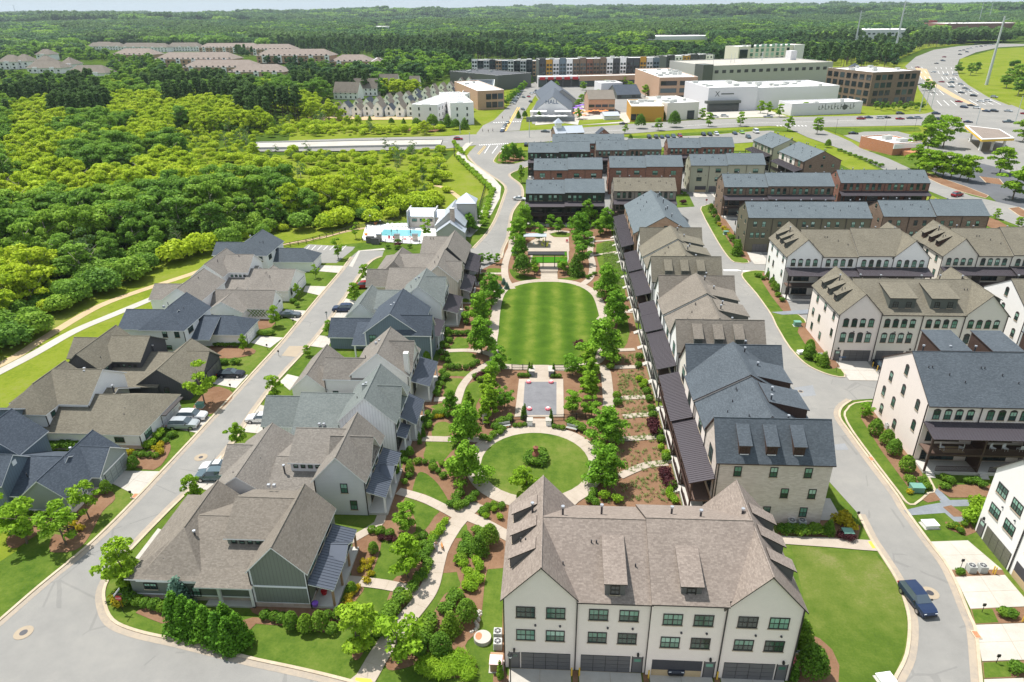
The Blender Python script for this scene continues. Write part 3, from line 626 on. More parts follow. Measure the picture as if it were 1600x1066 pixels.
# ------------------------------------------------------------------ building kit
FAC = {'S': 0.0, 'W': -math.pi/2, 'E': math.pi/2, 'N': math.pi}
_wc = {}
def win_mesh(w, h, cols, arch, rows, fm, gm, fw=.09, sash=True):
    """frame and two sash panes; local x right, z up, faces -y, origin at the sill centre"""
    key = (w, h, cols, arch, rows, fm.name, gm.name)
    if key in _wc: return _wc[key]
    a = MB(); t0, t1 = -.07, .02
    def bar(x0, x1, z0, z1, d=0.0): a.box(x0, x1, t0+d, t1, z0, z1, fm)
    if w > .7: a.box(-w/2-.07, w/2+.07, -.11, t1, -.09, -.005, M['kerb'] if fm is M['trim_d'] else M['trim_w'])
    bar(-w/2, -w/2+fw, 0, h); bar(w/2-fw, w/2, 0, h); bar(-w/2+fw, w/2-fw, 0, fw)
    if not arch: bar(-w/2+fw, w/2-fw, h-fw, h)
    else:
        n = 6; r = .22*w/.9
        def az(x): return h-.02+r*(1-(2*x/w)**2)
        xs = [-w/2+w*i/n for i in range(n+1)]
        for i in range(n):
            x0, x1 = xs[i], xs[i+1]
            a.face([(x0,t0,h-fw),(x1,t0,h-fw),(x1,t0,az(x1)+.05),(x0,t0,az(x0)+.05)], fm)
            a.face([(x0,t0,az(x0)+.05),(x1,t0,az(x1)+.05),(x1,t1,az(x1)+.05),(x0,t1,az(x0)+.05)], fm)
    for c in range(1, cols): bar(-w/2+w*c/cols-fw/2, -w/2+w*c/cols+fw/2, fw, h-fw)
    bar(-w/2+fw, w/2-fw, h*.5-.035, h*.5+.035, .01)
    for c in range(cols):
        xm = -w/2+w*(c+.5)/cols
        if rows: bar(xm-.018, xm+.018, fw, h-fw, .02)
        if rows > 1:
            for zz in (.25, .75): bar(-w/2+fw, w/2-fw, h*zz-.015, h*zz+.015, .022)
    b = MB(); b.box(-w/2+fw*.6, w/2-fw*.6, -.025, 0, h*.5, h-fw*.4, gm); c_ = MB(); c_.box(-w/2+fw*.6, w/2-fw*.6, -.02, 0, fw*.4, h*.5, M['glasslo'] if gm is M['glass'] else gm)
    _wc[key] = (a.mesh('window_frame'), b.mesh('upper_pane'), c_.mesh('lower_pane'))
    return _wc[key]
WT = {'D': (1.85, 1.45, 2, 0, 1), 'D2': (1.85, 1.7, 2, 0, 1), 'A': (.95, 1.45, 1, 1, 1), 'A2': (1.0, 1.75, 1, 1, 1), 'S': (.95, 1.5, 1, 0, 1), 'T': (.85, 1.6, 1, 0, 2),
      'Q': (.62, .55, 1, 0, 0), 'L': (1.3, 1.5, 2, 0, 1), 'P': (1.8, 2.2, 2, 0, 0), 'B': (1.5, .9, 2, 0, 1), 'M': (.9, 1.15, 1, 0, 1), 'O': (2.6, 1.6, 2, 0, 0)}
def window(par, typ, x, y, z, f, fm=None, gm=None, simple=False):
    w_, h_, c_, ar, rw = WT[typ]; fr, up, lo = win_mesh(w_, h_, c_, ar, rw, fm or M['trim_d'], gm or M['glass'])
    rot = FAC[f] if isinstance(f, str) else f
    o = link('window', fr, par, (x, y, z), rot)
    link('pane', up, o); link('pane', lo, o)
    return o

def roof(mb, axis, x0, x1, y0, y1, ze, zr, mat, trim, o=.35, h0=0, h1=0, t=.16, og=.25, off=None):
    """gable or hipped roof slab; ridge along axis; h0/h1 = hip insets at the low / high end; off = ridge position across"""
    if axis == 'y': x0, x1, y0, y1 = y0, y1, x0, x1
    ym = (y0+y1)/2 if off is None else off; sa = (zr-ze)/(ym-y0); sb = (zr-ze)/(y1-ym)
    ga = o if h0 else og; gb = o if h1 else og
    top = [(x0-ga,y0-o,ze-o*sa),(x1+gb,y0-o,ze-o*sa),(x1+gb,y1+o,ze-o*sb),(x0-ga,y1+o,ze-o*sb),
           (x0+h0 if h0 else x0-ga,ym,zr),(x1-h1 if h1 else x1+gb,ym,zr)]
    if axis == 'y': top = [(p[1],p[0],p[2]) for p in top]
    fl = axis == 'y'
    bot = [(p[0],p[1],p[2]-t) for p in top]
    def fc(idx, P, m, rev=False):
        q = [P[i] for i in idx]; q = q[::-1] if (rev != fl) else q; mb.face(q, m)
    fc((0,1,5,4), top, mat); fc((2,3,4,5), top, mat)
    if h0: fc((3,0,4), top, mat)
    if h1: fc((1,2,5), top, mat)
    fc((0,1,5,4), bot, trim, True); fc((2,3,4,5), bot, trim, True)
    e = [(0,1),(2,3)]
    e += [(3,0)] if h0 else [(3,4),(4,0)]
    e += [(1,2)] if h1 else [(1,5),(5,2)]
    for a, b in e:
        q = [bot[a], bot[b], top[b], top[a]]; mb.face(q[::-1] if fl else q, trim)
    # ridge cap
    r0, r1 = Vector(top[4]), Vector(top[5])
    if (r1-r0).length > .5: mb.tube(r0+Vector((0,0,-.02)), r1+Vector((0,0,-.02)), .09, .09, mat, 4, False)
def walls(mb, axis, x0, x1, y0, y1, ze, zr, mat, z0=0, h0=0, h1=0, off=None, drop=.08, base=None, zb=.7):
    ze -= drop; zr -= drop
    fl = axis == 'y'
    if fl: x0, x1, y0, y1 = y0, y1, x0, x1
    ym = (y0+y1)/2 if off is None else off
    P = lambda a, b, c: (b, a, c) if fl else (a, b, c)
    def f(pts, m): mb.face([P(*p) for p in (pts[::-1] if fl else pts)], m)
    zz = z0
    if base is not None:
        for q in ([(x0,y0),(x1,y0)],[(x1,y0),(x1,y1)],[(x1,y1),(x0,y1)],[(x0,y1),(x0,y0)]): pass
        e = .05; a = [(x0-e,y0-e),(x1+e,y0-e),(x1+e,y1+e),(x0-e,y1+e)]
        for i in range(4):
            p, q = a[i], a[(i+1)%4]; f([(*p,z0),(*q,z0),(*q,zb),(*p,zb)], base)
        f([(*a[0],zb),(*a[1],zb),(*a[2],zb),(*a[3],zb)], M['trim_w'])
        zz = zb
    f([(x0,y0,zz),(x1,y0,zz),(x1,y0,ze),(x0,y0,ze)], mat); f([(x1,y1,zz),(x0,y1,zz),(x0,y1,ze),(x1,y1,ze)], mat)
    f([(x0,y1,zz),(x0,y0,zz),(x0,y0,ze),(x0,ym,ze if h0 else zr),(x0,y1,ze)], mat)
    f([(x1,y0,zz),(x1,y1,zz),(x1,y1,ze),(x1,ym,ze if h1 else zr),(x1,y0,ze)], mat)
def vent_pipe(par, x, y, z, kind=0):
    mb = MB()
    if kind == 0: mb.tube((0,0,-.5), (0,0,.75), .11, .11, M['dark_metal_and_shade'], 7); mb.tube((0,0,.75), (0,0,.95), .19, .19, M['vent'], 8)
    elif kind == 1: mb.tube((0,0,-.3), (0,0,.35), .07, .07, M['dark_metal_and_shade'], 6)
    else: mb.box(-.17,.17,-.17,.17,-.2,.22, M['vent'])
    o = mb.obj('roof_vent', par); o.location = (x, y, z); return o
def pipe(par, x, y, z0, z1, m=None, r=.055):
    mb = MB(); mb.box(-r, r, -r, r, z0, z1, m or M['trim_d']); o = mb.obj('downpipe', par); o.location = (x, y, 0); return o
def dormer(par, T, x, w_, s, ze, t0, h, t1, wall_m, roof_m, nwin=1, fm=None, ovh=.25, typ='M'):
    """shed dormer; T maps (x along eave, t inward, z) to the building; s = roof slope"""
    zf = ze+s*t0; zt = zf+h; zm = ze+s*t1; sl = (zm-zt)/(t1-t0)
    a = MB(); q = lambda *p: tuple(T @ Vector(p))
    for sx, rev in ((x-w_/2, 0), (x+w_/2, 1)):
        P = [q(sx,t0,zf-.15), q(sx,t1,zm), q(sx,t0,zt)]; a.face(P[::-1] if not rev else P, wall_m)
        P = [q(sx,t0,zf-.2), q(sx,t1,zm-.02), q(sx,t0,zt)]
    a.face([q(x-w_/2,t0,zf-.3), q(x+w_/2,t0,zf-.3), q(x+w_/2,t0,zt), q(x-w_/2,t0,zt)], wall_m)
    d = a.obj('dormer', par)
    b = MB(); z0_ = zt-ovh*sl+.04
    A = [(x-w_/2-.15,t0-ovh,z0_),(x+w_/2+.15,t0-ovh,z0_),(x+w_/2+.15,t1,zm+.04),(x-w_/2-.15,t1,zm+.04)]
    B = [(p[0],p[1],p[2]+.13) for p in A]
    b.face([q(*p) for p in B], roof_m); b.face([q(*p) for p in A[::-1]], fm or M['trim_d'])
    for i in range(4): b.face([q(*A[i]), q(*A[(i+1)%4]), q(*B[(i+1)%4]), q(*B[i])], fm or M['trim_d'])
    b.obj('dormer_roof', d)
    ang = math.atan2((T.to_3x3() @ Vector((1,0,0))).y, (T.to_3x3() @ Vector((1,0,0))).x)
    for i in range(nwin):
        xx = x-w_/2+w_*(i+.5)/nwin; p = q(xx, t0, zf+.08)
        wd, hh, cc, ar, rw = WT[typ]; fr, up, lo = win_mesh(wd, hh, cc, ar, rw, fm or M['trim_d'], M['glassd'])
        o = link('dormer_window', fr, d, p, ang)
    return d
def TF(x, y, ang, flip=1): return Matrix.Translation((x, y, 0)) @ Matrix.Rotation(ang, 4, 'Z')
_gc = {}
def garage(par, x, y, f, w_=4.9, h=2.25, mat=None, panels=True, z=0):
    mat = mat or M['door']; rot = FAC[f] if isinstance(f, str) else f
    k = ('g', w_, h, mat.name)
    if k not in _gc:
        a = MB(); a.box(-w_/2, w_/2, -.03, .03, 0, h, M['trim_d'])
        p = MB(); p.box(-w_/8+.03, w_/8-.03, -.02, .02, -h/8+.02, h/8-.02, mat); _gc[k] = (a.mesh('garage_door'), p.mesh('panel'))
    a, p = _gc[k]; o = link('garage_door', a, par, (x, y, z), rot)
    if panels:
        for i in range(4):
            for j in range(4): link('panel', p, o, (-w_/2+w_*(i+.5)/4, -.04, h*(j+.5)/4))
    return o
def door(par, x, y, f, w_=.95, h=2.15, mat=None, z=0.05):
    k = ('d', w_, h, (mat or M['door']).name)
    if k not in _gc:
        a = MB(); a.box(-w_/2, w_/2, -.05, .03, 0, h, mat or M['door']); a.box(-w_/2-.08, -w_/2, -.06, .03, 0, h+.08, M['trim_d']); a.box(w_/2, w_/2+.08, -.06, .03, 0, h+.08, M['trim_d'])
        g = MB(); g.box(-w_/2+.15, w_/2-.15, -.065, -.05, h*.72, h*.9, M['glass']); _gc[k] = (a.mesh('door'), g.mesh('door_light'))
    a, g = _gc[k]; o = link('door', a, par, (x, y, z), FAC[f]); link('door_light', g, o); return o
def lamp(par, x, y, z, f):
    if 'wl' not in _gc:
        a = MB(); a.box(-.1, .1, -.22, 0, 0, .3, M['black']); a.box(-.05,.05,-.18,-.02,.3,.38,M['black']); _gc['wl'] = a.mesh('wall_lamp')
    return link('wall_lamp', _gc['wl'], par, (x, y, z), FAC[f])
def seam_roof(par, T, x0, x1, t0, z0, t1, z1, mat, trim, step=.42, name='porch_roof', th=.1, rib=.05):
    """metal roof from (t0,z0) at the wall to (t1,z1) at the outer edge, ribs every step"""
    a = MB(); q = lambda *p: tuple(T @ Vector(p))
    A = [(x0,t1,z1),(x1,t1,z1),(x1,t0,z0),(x0,t0,z0)]; B = [(p[0],p[1],p[2]-th) for p in A]
    a.face([q(*p) for p in A], mat); a.face([q(*p) for p in B[::-1]], trim)
    for i in range(4): a.face([q(*B[i]), q(*B[(i+1)%4]), q(*A[(i+1)%4]), q(*A[i])], trim)
    n = int((x1-x0)/step)
    for i in range(n+1):
        x = x0+.03+i*(x1-x0-.06)/n; w_ = .022
        P = [(x-w_,t1,z1),(x+w_,t1,z1),(x+w_,t0,z0),(x-w_,t0,z0)]; U = [(p[0],p[1],p[2]+rib) for p in P]
        a.face([q(*p) for p in U], mat)
        for i2 in (0, 1, 3): a.face([q(*P[i2]), q(*P[(i2+1)%4]), q(*U[(i2+1)%4]), q(*U[i2])], mat)
    return a.obj(name, par)
def bx(name, par, x0, x1, y0, y1, z0, z1, mat, T=None, **kw):
    mb = MB(); mb.box(x0, x1, y0, y1, z0, z1, mat, M=T); return mb.obj(name, par, **kw)
def railing(par, T, x0, x1, t, z, mat, h=1.0, alongx=True):
    a = MB()
    n = max(2, int(abs(x1-x0)/.14))
    def b(u0, u1, v0, v1, c0, c1):
        if alongx: a.box(u0, u1, v0, v1, c0, c1, mat, M=T)
        else: a.box(v0, v1, u0, u1, c0, c1, mat, M=T)
    b(x0, x1, t-.04, t+.04, z+h-.06, z+h); b(x0, x1, t-.03, t+.03, z+.08, z+.13)
    for i in range(n+1):
        x = x0+(x1-x0)*i/n; b(x-.02, x+.02, t-.02, t+.02, z+.1, z+h-.05)
    return a.obj('railing', par)

def townhouse(name, label, ox, oy, rot, n, D=14.0, u=7.0, ze=9.8, zr=13.8, cross=(1,1), wall='w_white', roofm='r_brown', trim='trim_d', front='garage', back='none',
              wins=('D','D'), ends=(1,1), wide=(), wide_side='front', metal='metal_dk', dorm_wall='door', unit_walls=None, steps=None, group=None, arch_front=4, zgable=None, gdoor=None, endwin='S', off=None, open_g=(), wide_h=None, deckside=1, porch_d=3.0, three=False):
    rt = thing(name, label, 'townhouses', (ox, oy, 0), rot, group)
    rm, tm, mm = M[roofm], M[trim], M[metal]; L = n*u; zg = zgable or zr-.2
    uw = unit_walls or [wall]*n; st = steps or [0]*n
    rb = MB()
    i0, i1 = (1 if cross[0] else 0), (n-1 if cross[1] else n)
    for i in range(n):
        a = MB(); wm = M[uw[i]]; e = st[i]; x0, x1 = i*u, (i+1)*u
        isx = (i == 0 and cross[0]) or (i == n-1 and cross[1])
        yo = -.25*e
        if isx: walls(a, 'y', x0, x1, yo, D, ze, zg, wm)
        else: walls(a, 'x', x0, x1, yo, D, ze+.35*e, zr+.35*e, wm, off=off)
        a.obj('wall', rt)
    # roofs: runs of equal step
    i = i0
    while i < i1:
        j = i
        while j < i1 and st[j] == st[i]: j += 1
        e = st[i]; A_ = (-.25*e, D, ze+.35*e, zr+.35*e, rm, tm)
        roof(rb, 'x', i*u, j*u, *A_, og=.12, off=off)
        if i == i0 and cross[0]: roof(rb, 'x', i*u-3.4, i*u-.12, *A_, og=0, off=off, o=-.12)
        if j == i1 and cross[1]: roof(rb, 'x', j*u+.12, j*u+3.4, *A_, og=0, off=off, o=-.12)
        i = j
    if cross[0]: roof(rb, 'y', 0, u, -.25*st[0], D, ze, zg, rm, tm)
    if cross[1]: roof(rb, 'y', L-u, L, -.25*st[-1], D, ze, zg, rm, tm)
    rb.obj('roof', rt)
    s = (zg-ze)/(u/2)
    if cross[0] and ends[0]:
        for k in range(3): dormer(rt, TF(0, D, -math.pi/2), 3.2+k*3.3, 1.35, s, ze, .45, 1.35, 2.9, M[dorm_wall], rm, fm=tm)
    if cross[1] and ends[1]:
        for k in range(3): dormer(rt, TF(L, 0, math.pi/2), 3.2+k*3.3, 1.35, s, ze, .45, 1.35, 2.9, M[dorm_wall], rm, fm=tm)
    sm = (zr-ze)/(D/2)
    for (xx, ww, nw) in wide:
        T = TF(0, 0, 0) if wide_side == 'front' else TF(L, D, math.pi)
        dormer(rt, T, xx, ww, sm, ze, 1.1 if ww > 3 else .35, wide_h or (1.9 if ww > 3 else 1.5), D/2-.05 if wide_h else 6.3 if ww > 3 else 5.2, M[dorm_wall], rm, nwin=nw, fm=tm, typ='M')
    for k in range(n):
        vent_pipe(rt, k*u+u*.35+.2*k, D*.5+2.1, zr-.9); vent_pipe(rt, k*u+u*.8, D*.5+1.2, zr-.5) if k % 2 == 0 else None
        vent_pipe(rt, k*u+u*.55, D*.27, ze+(zr-ze)*.55, 1); vent_pipe(rt, k*u+u*.2, D*.34, ze+(zr-ze)*.68, 1); vent_pipe(rt, k*u+u*.27, D*.34, ze+(zr-ze)*.68, 1); vent_pipe(rt, k*u+u*.8, D*.2, ze+(zr-ze)*.4, 1)
    # fronts
    for side, style in (('S', front), ('N', back)):
        if style == 'none': continue
        T = TF(0, 0, 0) if side == 'S' else TF(L, D, math.pi)
        rz = 0 if side == 'S' else math.pi
        def P(x, t, z): v = T @ Vector((x, t, z)); return (v.x, v.y, v.z)
        for k in range(n):
            kk = k if side == 'S' else n-1-k
            yo = -.25*st[kk]-.005 if side == 'S' else -.005; x0 = k*u
            pipe(rt, *P(x0+u-.02, yo-.09, 0)[:2], .1, ze-.2) if k < n-1 or True else None
            if style == 'garage':
                for zz, tt in ((7.05, wins[0]), (4.0, wins[1])):
                    if tt == 'D': pos_ = ((2.05, 'D'), (4.95, 'D')) if u > 6.8 else ((2.0,'L'),(4.6,'L'))
                    elif tt == 'A': pos_ = [(1.25+1.5*q_, 'A' if zz > 5 else 'A2') for q_ in range(4)]
                    elif tt == '2': pos_ = [(1.9,'S'),(4.2,'S')]
                    elif tt == '3': pos_ = [(1.4,'S'),(2.9,'S'),(4.4,'S')]
                    elif tt == '1': pos_ = [(u/2,'D')]
                    for xx, ty in pos_:
                        o = window(rt, ty, *P(x0+xx, yo, zz if ty != 'A2' else 3.95), rz); 
                gw = 4.9 if u > 6.8 else 3.9
                flip = (k == 0)
                gx = (x0+u-.5-gw/2) if flip else (x0+.55+gw/2)
                if k not in open_g: garage(rt, *P(gx, yo-.02, 0)[:2], rz, gw, mat=gdoor)
                else:
                    a = MB(); a.box(-gw/2, gw/2, -.03, -.01, 0, 2.25, M['dark_metal_and_shade']); a.box(-gw/2, gw/2, -.05, -.03, 0, .9, M['dirt']); o = a.obj('garage_opening', rt); o.location = P(gx, yo, 0); o.rotation_euler.z = rz  # shade of the open garage painted as a dark panel, tan band below
                if u > 6.8:
                    dx = x0+.9 if flip else x0+u-.85
                    door(rt, *P(dx, yo, 0)[:2], side); lamp(rt, *P(dx, yo, 2.45), side)
                for xx in (1.0, 3.4): 
                    a = MB(); a.tube((0,0,0), (0,-.14,0), .11, .11, M['dark_metal_and_shade'], 7); o = a.obj('wall_vent', rt); o.location = P(x0+xx+2, yo, 6.1); o.rotation_euler.z = rz
            elif style == 'porch':
                na = arch_front; sp = (u-1.2)/max(1, na)
                for q_ in range(na): window(rt, ('A' if u > 6.9 else 'A2') if na > 1 else 'P', *P(x0+.6+sp*(q_+.5), yo, 7.35 if na > 1 else 7.2), rz)
                for zz in (.55, 3.75):
                    for xx in (1.2, 2.9, 4.6 if u > 6.8 else 4.2): window(rt, 'P' if xx > 2 else 'T', *P(x0+xx, yo, zz), rz, gm=M['glassd'])
            elif style == 'plain':
                for zz in (4.1, 7.2):
                    for xx in (1.7, 4.6): window(rt, 'L', *P(x0+xx, yo, zz), rz)
        if style == 'porch':
            pd = porch_d
            i = 0
            while i < n:
                j = i
                while j < n and st[j if side == 'S' else n-1-j] == st[i if side == 'S' else n-1-i]: j += 1
                e = st[i if side == 'S' else n-1-i]
                seam_roof(rt, T, i*u-.15, j*u+.15, -.25*e, 6.95+.3*e, -.25*e-pd-.3, 6.1+.3*e, mm, tm)
                i = j
            for z0_, z1_ in ((3.15, 3.45), (5.85, 6.08)): bx('porch_beam', rt, 0, L, -pd, -pd+.2, z0_, z1_, tm, T)
            bx('upper_deck', rt, 0.02, L-.02, -pd+.2, -.28, 3.2, 3.42, M['deck'], T); bx('porch_floor', rt, 0.02, L-.02, -pd, -.28, 0, .5, M['deckc'], T)
            for k in range(n+1):
                xx = min(max(k*u, .12), L-.12); bx('post', rt, xx-.13, xx+.13, -pd+.01, -pd+.19, .5, 5.85, tm, T)
                if 0 < k < n: bx('privacy_wall', rt, xx-.05, xx+.05, -pd+.25, -.28, .5, 5.9, M['s_brown'] if trim == 'trim_br' else M['door'], T)
            for k in range(n):
                railing(rt, T, k*u+.2, (k+1)*u-.2, -pd+.1, 3.42, tm)
                railing(rt, T, k*u+1.6, (k+1)*u-.2, -pd+.1, .5, tm, .9)
                a = MB()
                for q_ in range(3): a.box(k*u+.3, k*u+1.4, -pd-.9+.3*q_, -pd-.6+.3*q_, 0, .14*(q_+1), M['deckc'], M=T)
                a.obj('steps', rt)
    # end walls
    for e, sgn in ((0, 'W'), (1, 'E')):
        x = -.005 if e == 0 else L+.005
        for zz, ys in ((7.3, (2.6, 7.0, 11.2)), (4.1, (2.2, 8.8, 12.2)), (1.2, (7.0, 11.6))):
            for y in ys: window(rt, endwin, x, y, zz, sgn)
        if not cross[e]: window(rt, endwin, x, (off or D/2)+.2, ze+.6, sgn)
        pipe(rt, x+(-.06 if e == 0 else .06), .2, .1, ze-.2)
    return rt
# ------------------------------------------------------------------ townhouse rows
HP = math.pi/2
townhouse('townhouse_row', 'nearest white brick townhouse row with brown shingle roof and dark garage doors', -4, 48.1, 0, 4, D=13.5, wall='w_pink', roofm='r_brown',
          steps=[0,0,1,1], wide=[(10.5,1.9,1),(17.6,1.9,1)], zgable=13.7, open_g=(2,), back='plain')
# park-side row: local x runs north -> south, fronts face west
def west_row(label, y0, y1, n, **k):
    townhouse('townhouse_row', label, 21.0, y1, -HP, n, u=(y1-y0)/n, D=14, zr=13.9, front='porch', back='garage', arch_front=1, metal='metal_dk', porch_d=2.9, **k)
west_row('slate blue roofed townhouse row beside the circular lawn, with grey brick end wall', 71.2, 99.2, 4, roofm='r_dark', trim='trim_br', dorm_wall='s_brown', steps=[0,1,0,0],
         unit_walls=['w_cream','w_pink','w_pink','w_grey'], wide=[(10.3,5,0),(17.4,5,0)], wide_side='back', group=None)
west_row('white townhouse row with brown-grey roof, next to the slate blue roofed row', 101.6, 129.6, 4, roofm='r_taupe', trim='trim_g', dorm_wall='trim_g', steps=[0,1,0,0],
         wall='w_white', wide=[(10.3,5,0),(17.4,5,0)], wide_side='back')
west_row('white townhouse row with weathered brown roof, next to the northern blue-grey gabled one', 134, 162, 4, roofm='r_olive', trim='trim_g', dorm_wall='trim_g', steps=[0,1,0,0],
         wall='w_white', wide=[(10.3,5,0),(17.4,5,0)], wide_side='back')
west_row('northernmost townhouse row along the park with blue-grey gabled shingle roof and pink brick walls', 166, 195, 4, roofm='r_blue', trim='trim_g', cross=(0,0), steps=[0,0,1,1], wall='w_tan', ends=(0,0))
# east side rows
townhouse('townhouse_row', 'cream brick townhouse row with arched windows and two wide shed dormers', 52.9, 117.7, 0, 4, D=14.5, u=7.35, wall='w_cream', unit_walls=['w_pink','w_cream','w_cream','w_cream'], roofm='r_olive',
          wins=('A','A'), wide=[(11,4.6,2),(18.3,4.6,2)], dorm_wall='trim_g', steps=[0,0,0,0], back='plain')
townhouse('townhouse_row', 'white townhouse row with long charcoal porch roof, behind the cream brick row', 53.2, 150.2, 0, 4, D=14, u=7.7, wall='w_white', roofm='r_olive', front='porch', back='garage', dorm_wall='trim_g', steps=[0,0,1,1])
townhouse('townhouse_row', 'grey brick townhouse row with dark brown dormers at the right picture edge', 87.9, 151.6, 0, 4, D=14.5, u=7.4, wall='w_cream', roofm='r_olive', front='porch', back='garage', dorm_wall='s_brown', steps=[0,0,1,1])
townhouse('townhouse_row', 'white brick townhouse row with slate blue gable roof and furnished porch', 53.2, 85.6, 0, 4, D=14.6, u=7.3, wall='w_pink', roofm='r_dark', trim='trim_br', cross=(0,0), front='porch', back='garage', zr=14.4,
          wide=[(8.0,4.2,0),(15.6,4.2,0),(23,4.2,0)], wide_side='back', dorm_wall='s_brown', endwin='A', wide_h=4.3)
townhouse('townhouse_row', 'bright white gabled townhouse row just behind the cream brick row at the right edge', 86.2, 118.5, 0, 3, D=14, u=7.2, wall='w_white', roofm='r_olive', cross=(0,0), front='plain', back='plain', endwin='A')
# bottom right: garages face west
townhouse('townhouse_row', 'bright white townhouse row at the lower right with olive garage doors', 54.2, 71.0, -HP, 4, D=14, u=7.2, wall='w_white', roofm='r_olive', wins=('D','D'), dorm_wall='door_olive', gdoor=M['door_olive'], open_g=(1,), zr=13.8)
# north rows: simple gables, brick and dark siding
def north_row(label, x0, x1, y, n, wall, front='porch', roofm='r_blue', D=10.5, st=None, af=3, tw='2', metal='metal_dk', **k):
    townhouse('townhouse_row', label, x0, y, 0, n, D=D, u=(x1-x0)/n, ze=9.8, zr=12.6, cross=(0,0), ends=(0,0), wall=wall, roofm=roofm, front=front, back='plain', arch_front=af, wins=(tw, '3' if tw == '2' else tw), steps=st or [0]*(n//2)+[1]*(n-n//2), endwin='M', metal=metal, porch_d=2.4, **k)
north_row('charcoal green row with porches at the head of the park behind the plaza trees', -7.9, 16.0, 208.5, 4, 'w_dkgreen')
north_row('taupe row with weathered brown roof next to the charcoal green one', 19.2, 38.2, 211.8, 3, 'w_taupe', roofm='r_olive', st=[0,0,0])
north_row('red brick row behind the charcoal green row nearest the curving road', -6.4, 17.5, 242.5, 4, 'w_red', front='garage', tw='1')
north_row('red brick row standing right of its twin and left of the pale green row', 20.4, 46.0, 247, 4, 'w_red', front='garage', tw='1')
north_row('dark green row at the road junction with twelve small upper windows', -9.5, 14.6, 275.5, 4, 'w_dkgreen')
north_row('brown brick row in the northernmost line, middle of three', 17.5, 43.1, 280.5, 4, 'w_brown')
north_row('red-brown brick row in the northernmost line in front of the parked cars', 46.6, 72.6, 285.2, 4, 'w_red')
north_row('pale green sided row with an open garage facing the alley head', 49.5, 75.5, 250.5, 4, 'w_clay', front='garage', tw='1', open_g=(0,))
north_row('brown brick row with arched windows over a dark porch roof, left of the alley-end hedge', 54.0, 87.4, 217.5, 5, 'w_brown', st=[0,0,1,1,1])
north_row('red-brown brick row with arched windows over a porch roof, nearest the curving side road', 91.8, 119.2, 223.5, 4, 'w_red', st=[0,0,0,0])
north_row('olive sided row with white sashes and a charcoal garage door beside the alley', 52.6, 84.6, 182.2, 5, 'w_olive', front='garage', tw='2', st=[0,0,0,0,0])
north_row('brown brick row with tan brick gable end to the right of the olive row', 88.4, 115.3, 184, 4, 'w_brown', front='garage', tw='2')
north_row('low dark roofed row behind the northernmost brown brick row', 0, 30, 296, 4, 'w_red', front='plain', st=[0,0,0,0])
townhouse('townhouse_row', 'beige row with low porch roofs set end-on at the north-east corner', 88, 283.5, -HP+.14, 3, D=14, u=6.4, ze=9.8, zr=12.9, cross=(0,0), ends=(0,0), wall='w_clay', roofm='r_blue', front='porch', arch_front=1, steps=[0,0,0], endwin='M', metal='metal_dk').location = (84.8, 303, 0)
townhouse('townhouse_row', 'grey brick ended row with low porch roofs beside the grass bank', 91, 257, -HP+.14, 3, D=14, u=6.8, ze=9.8, zr=13.2, cross=(0,0), ends=(0,0), unit_walls=['w_cream','w_cream','w_brown'], roofm='r_blue', front='porch', arch_front=1, steps=[0,0,0], endwin='M', metal='metal_dk').location = (88.2, 277.2, 0)
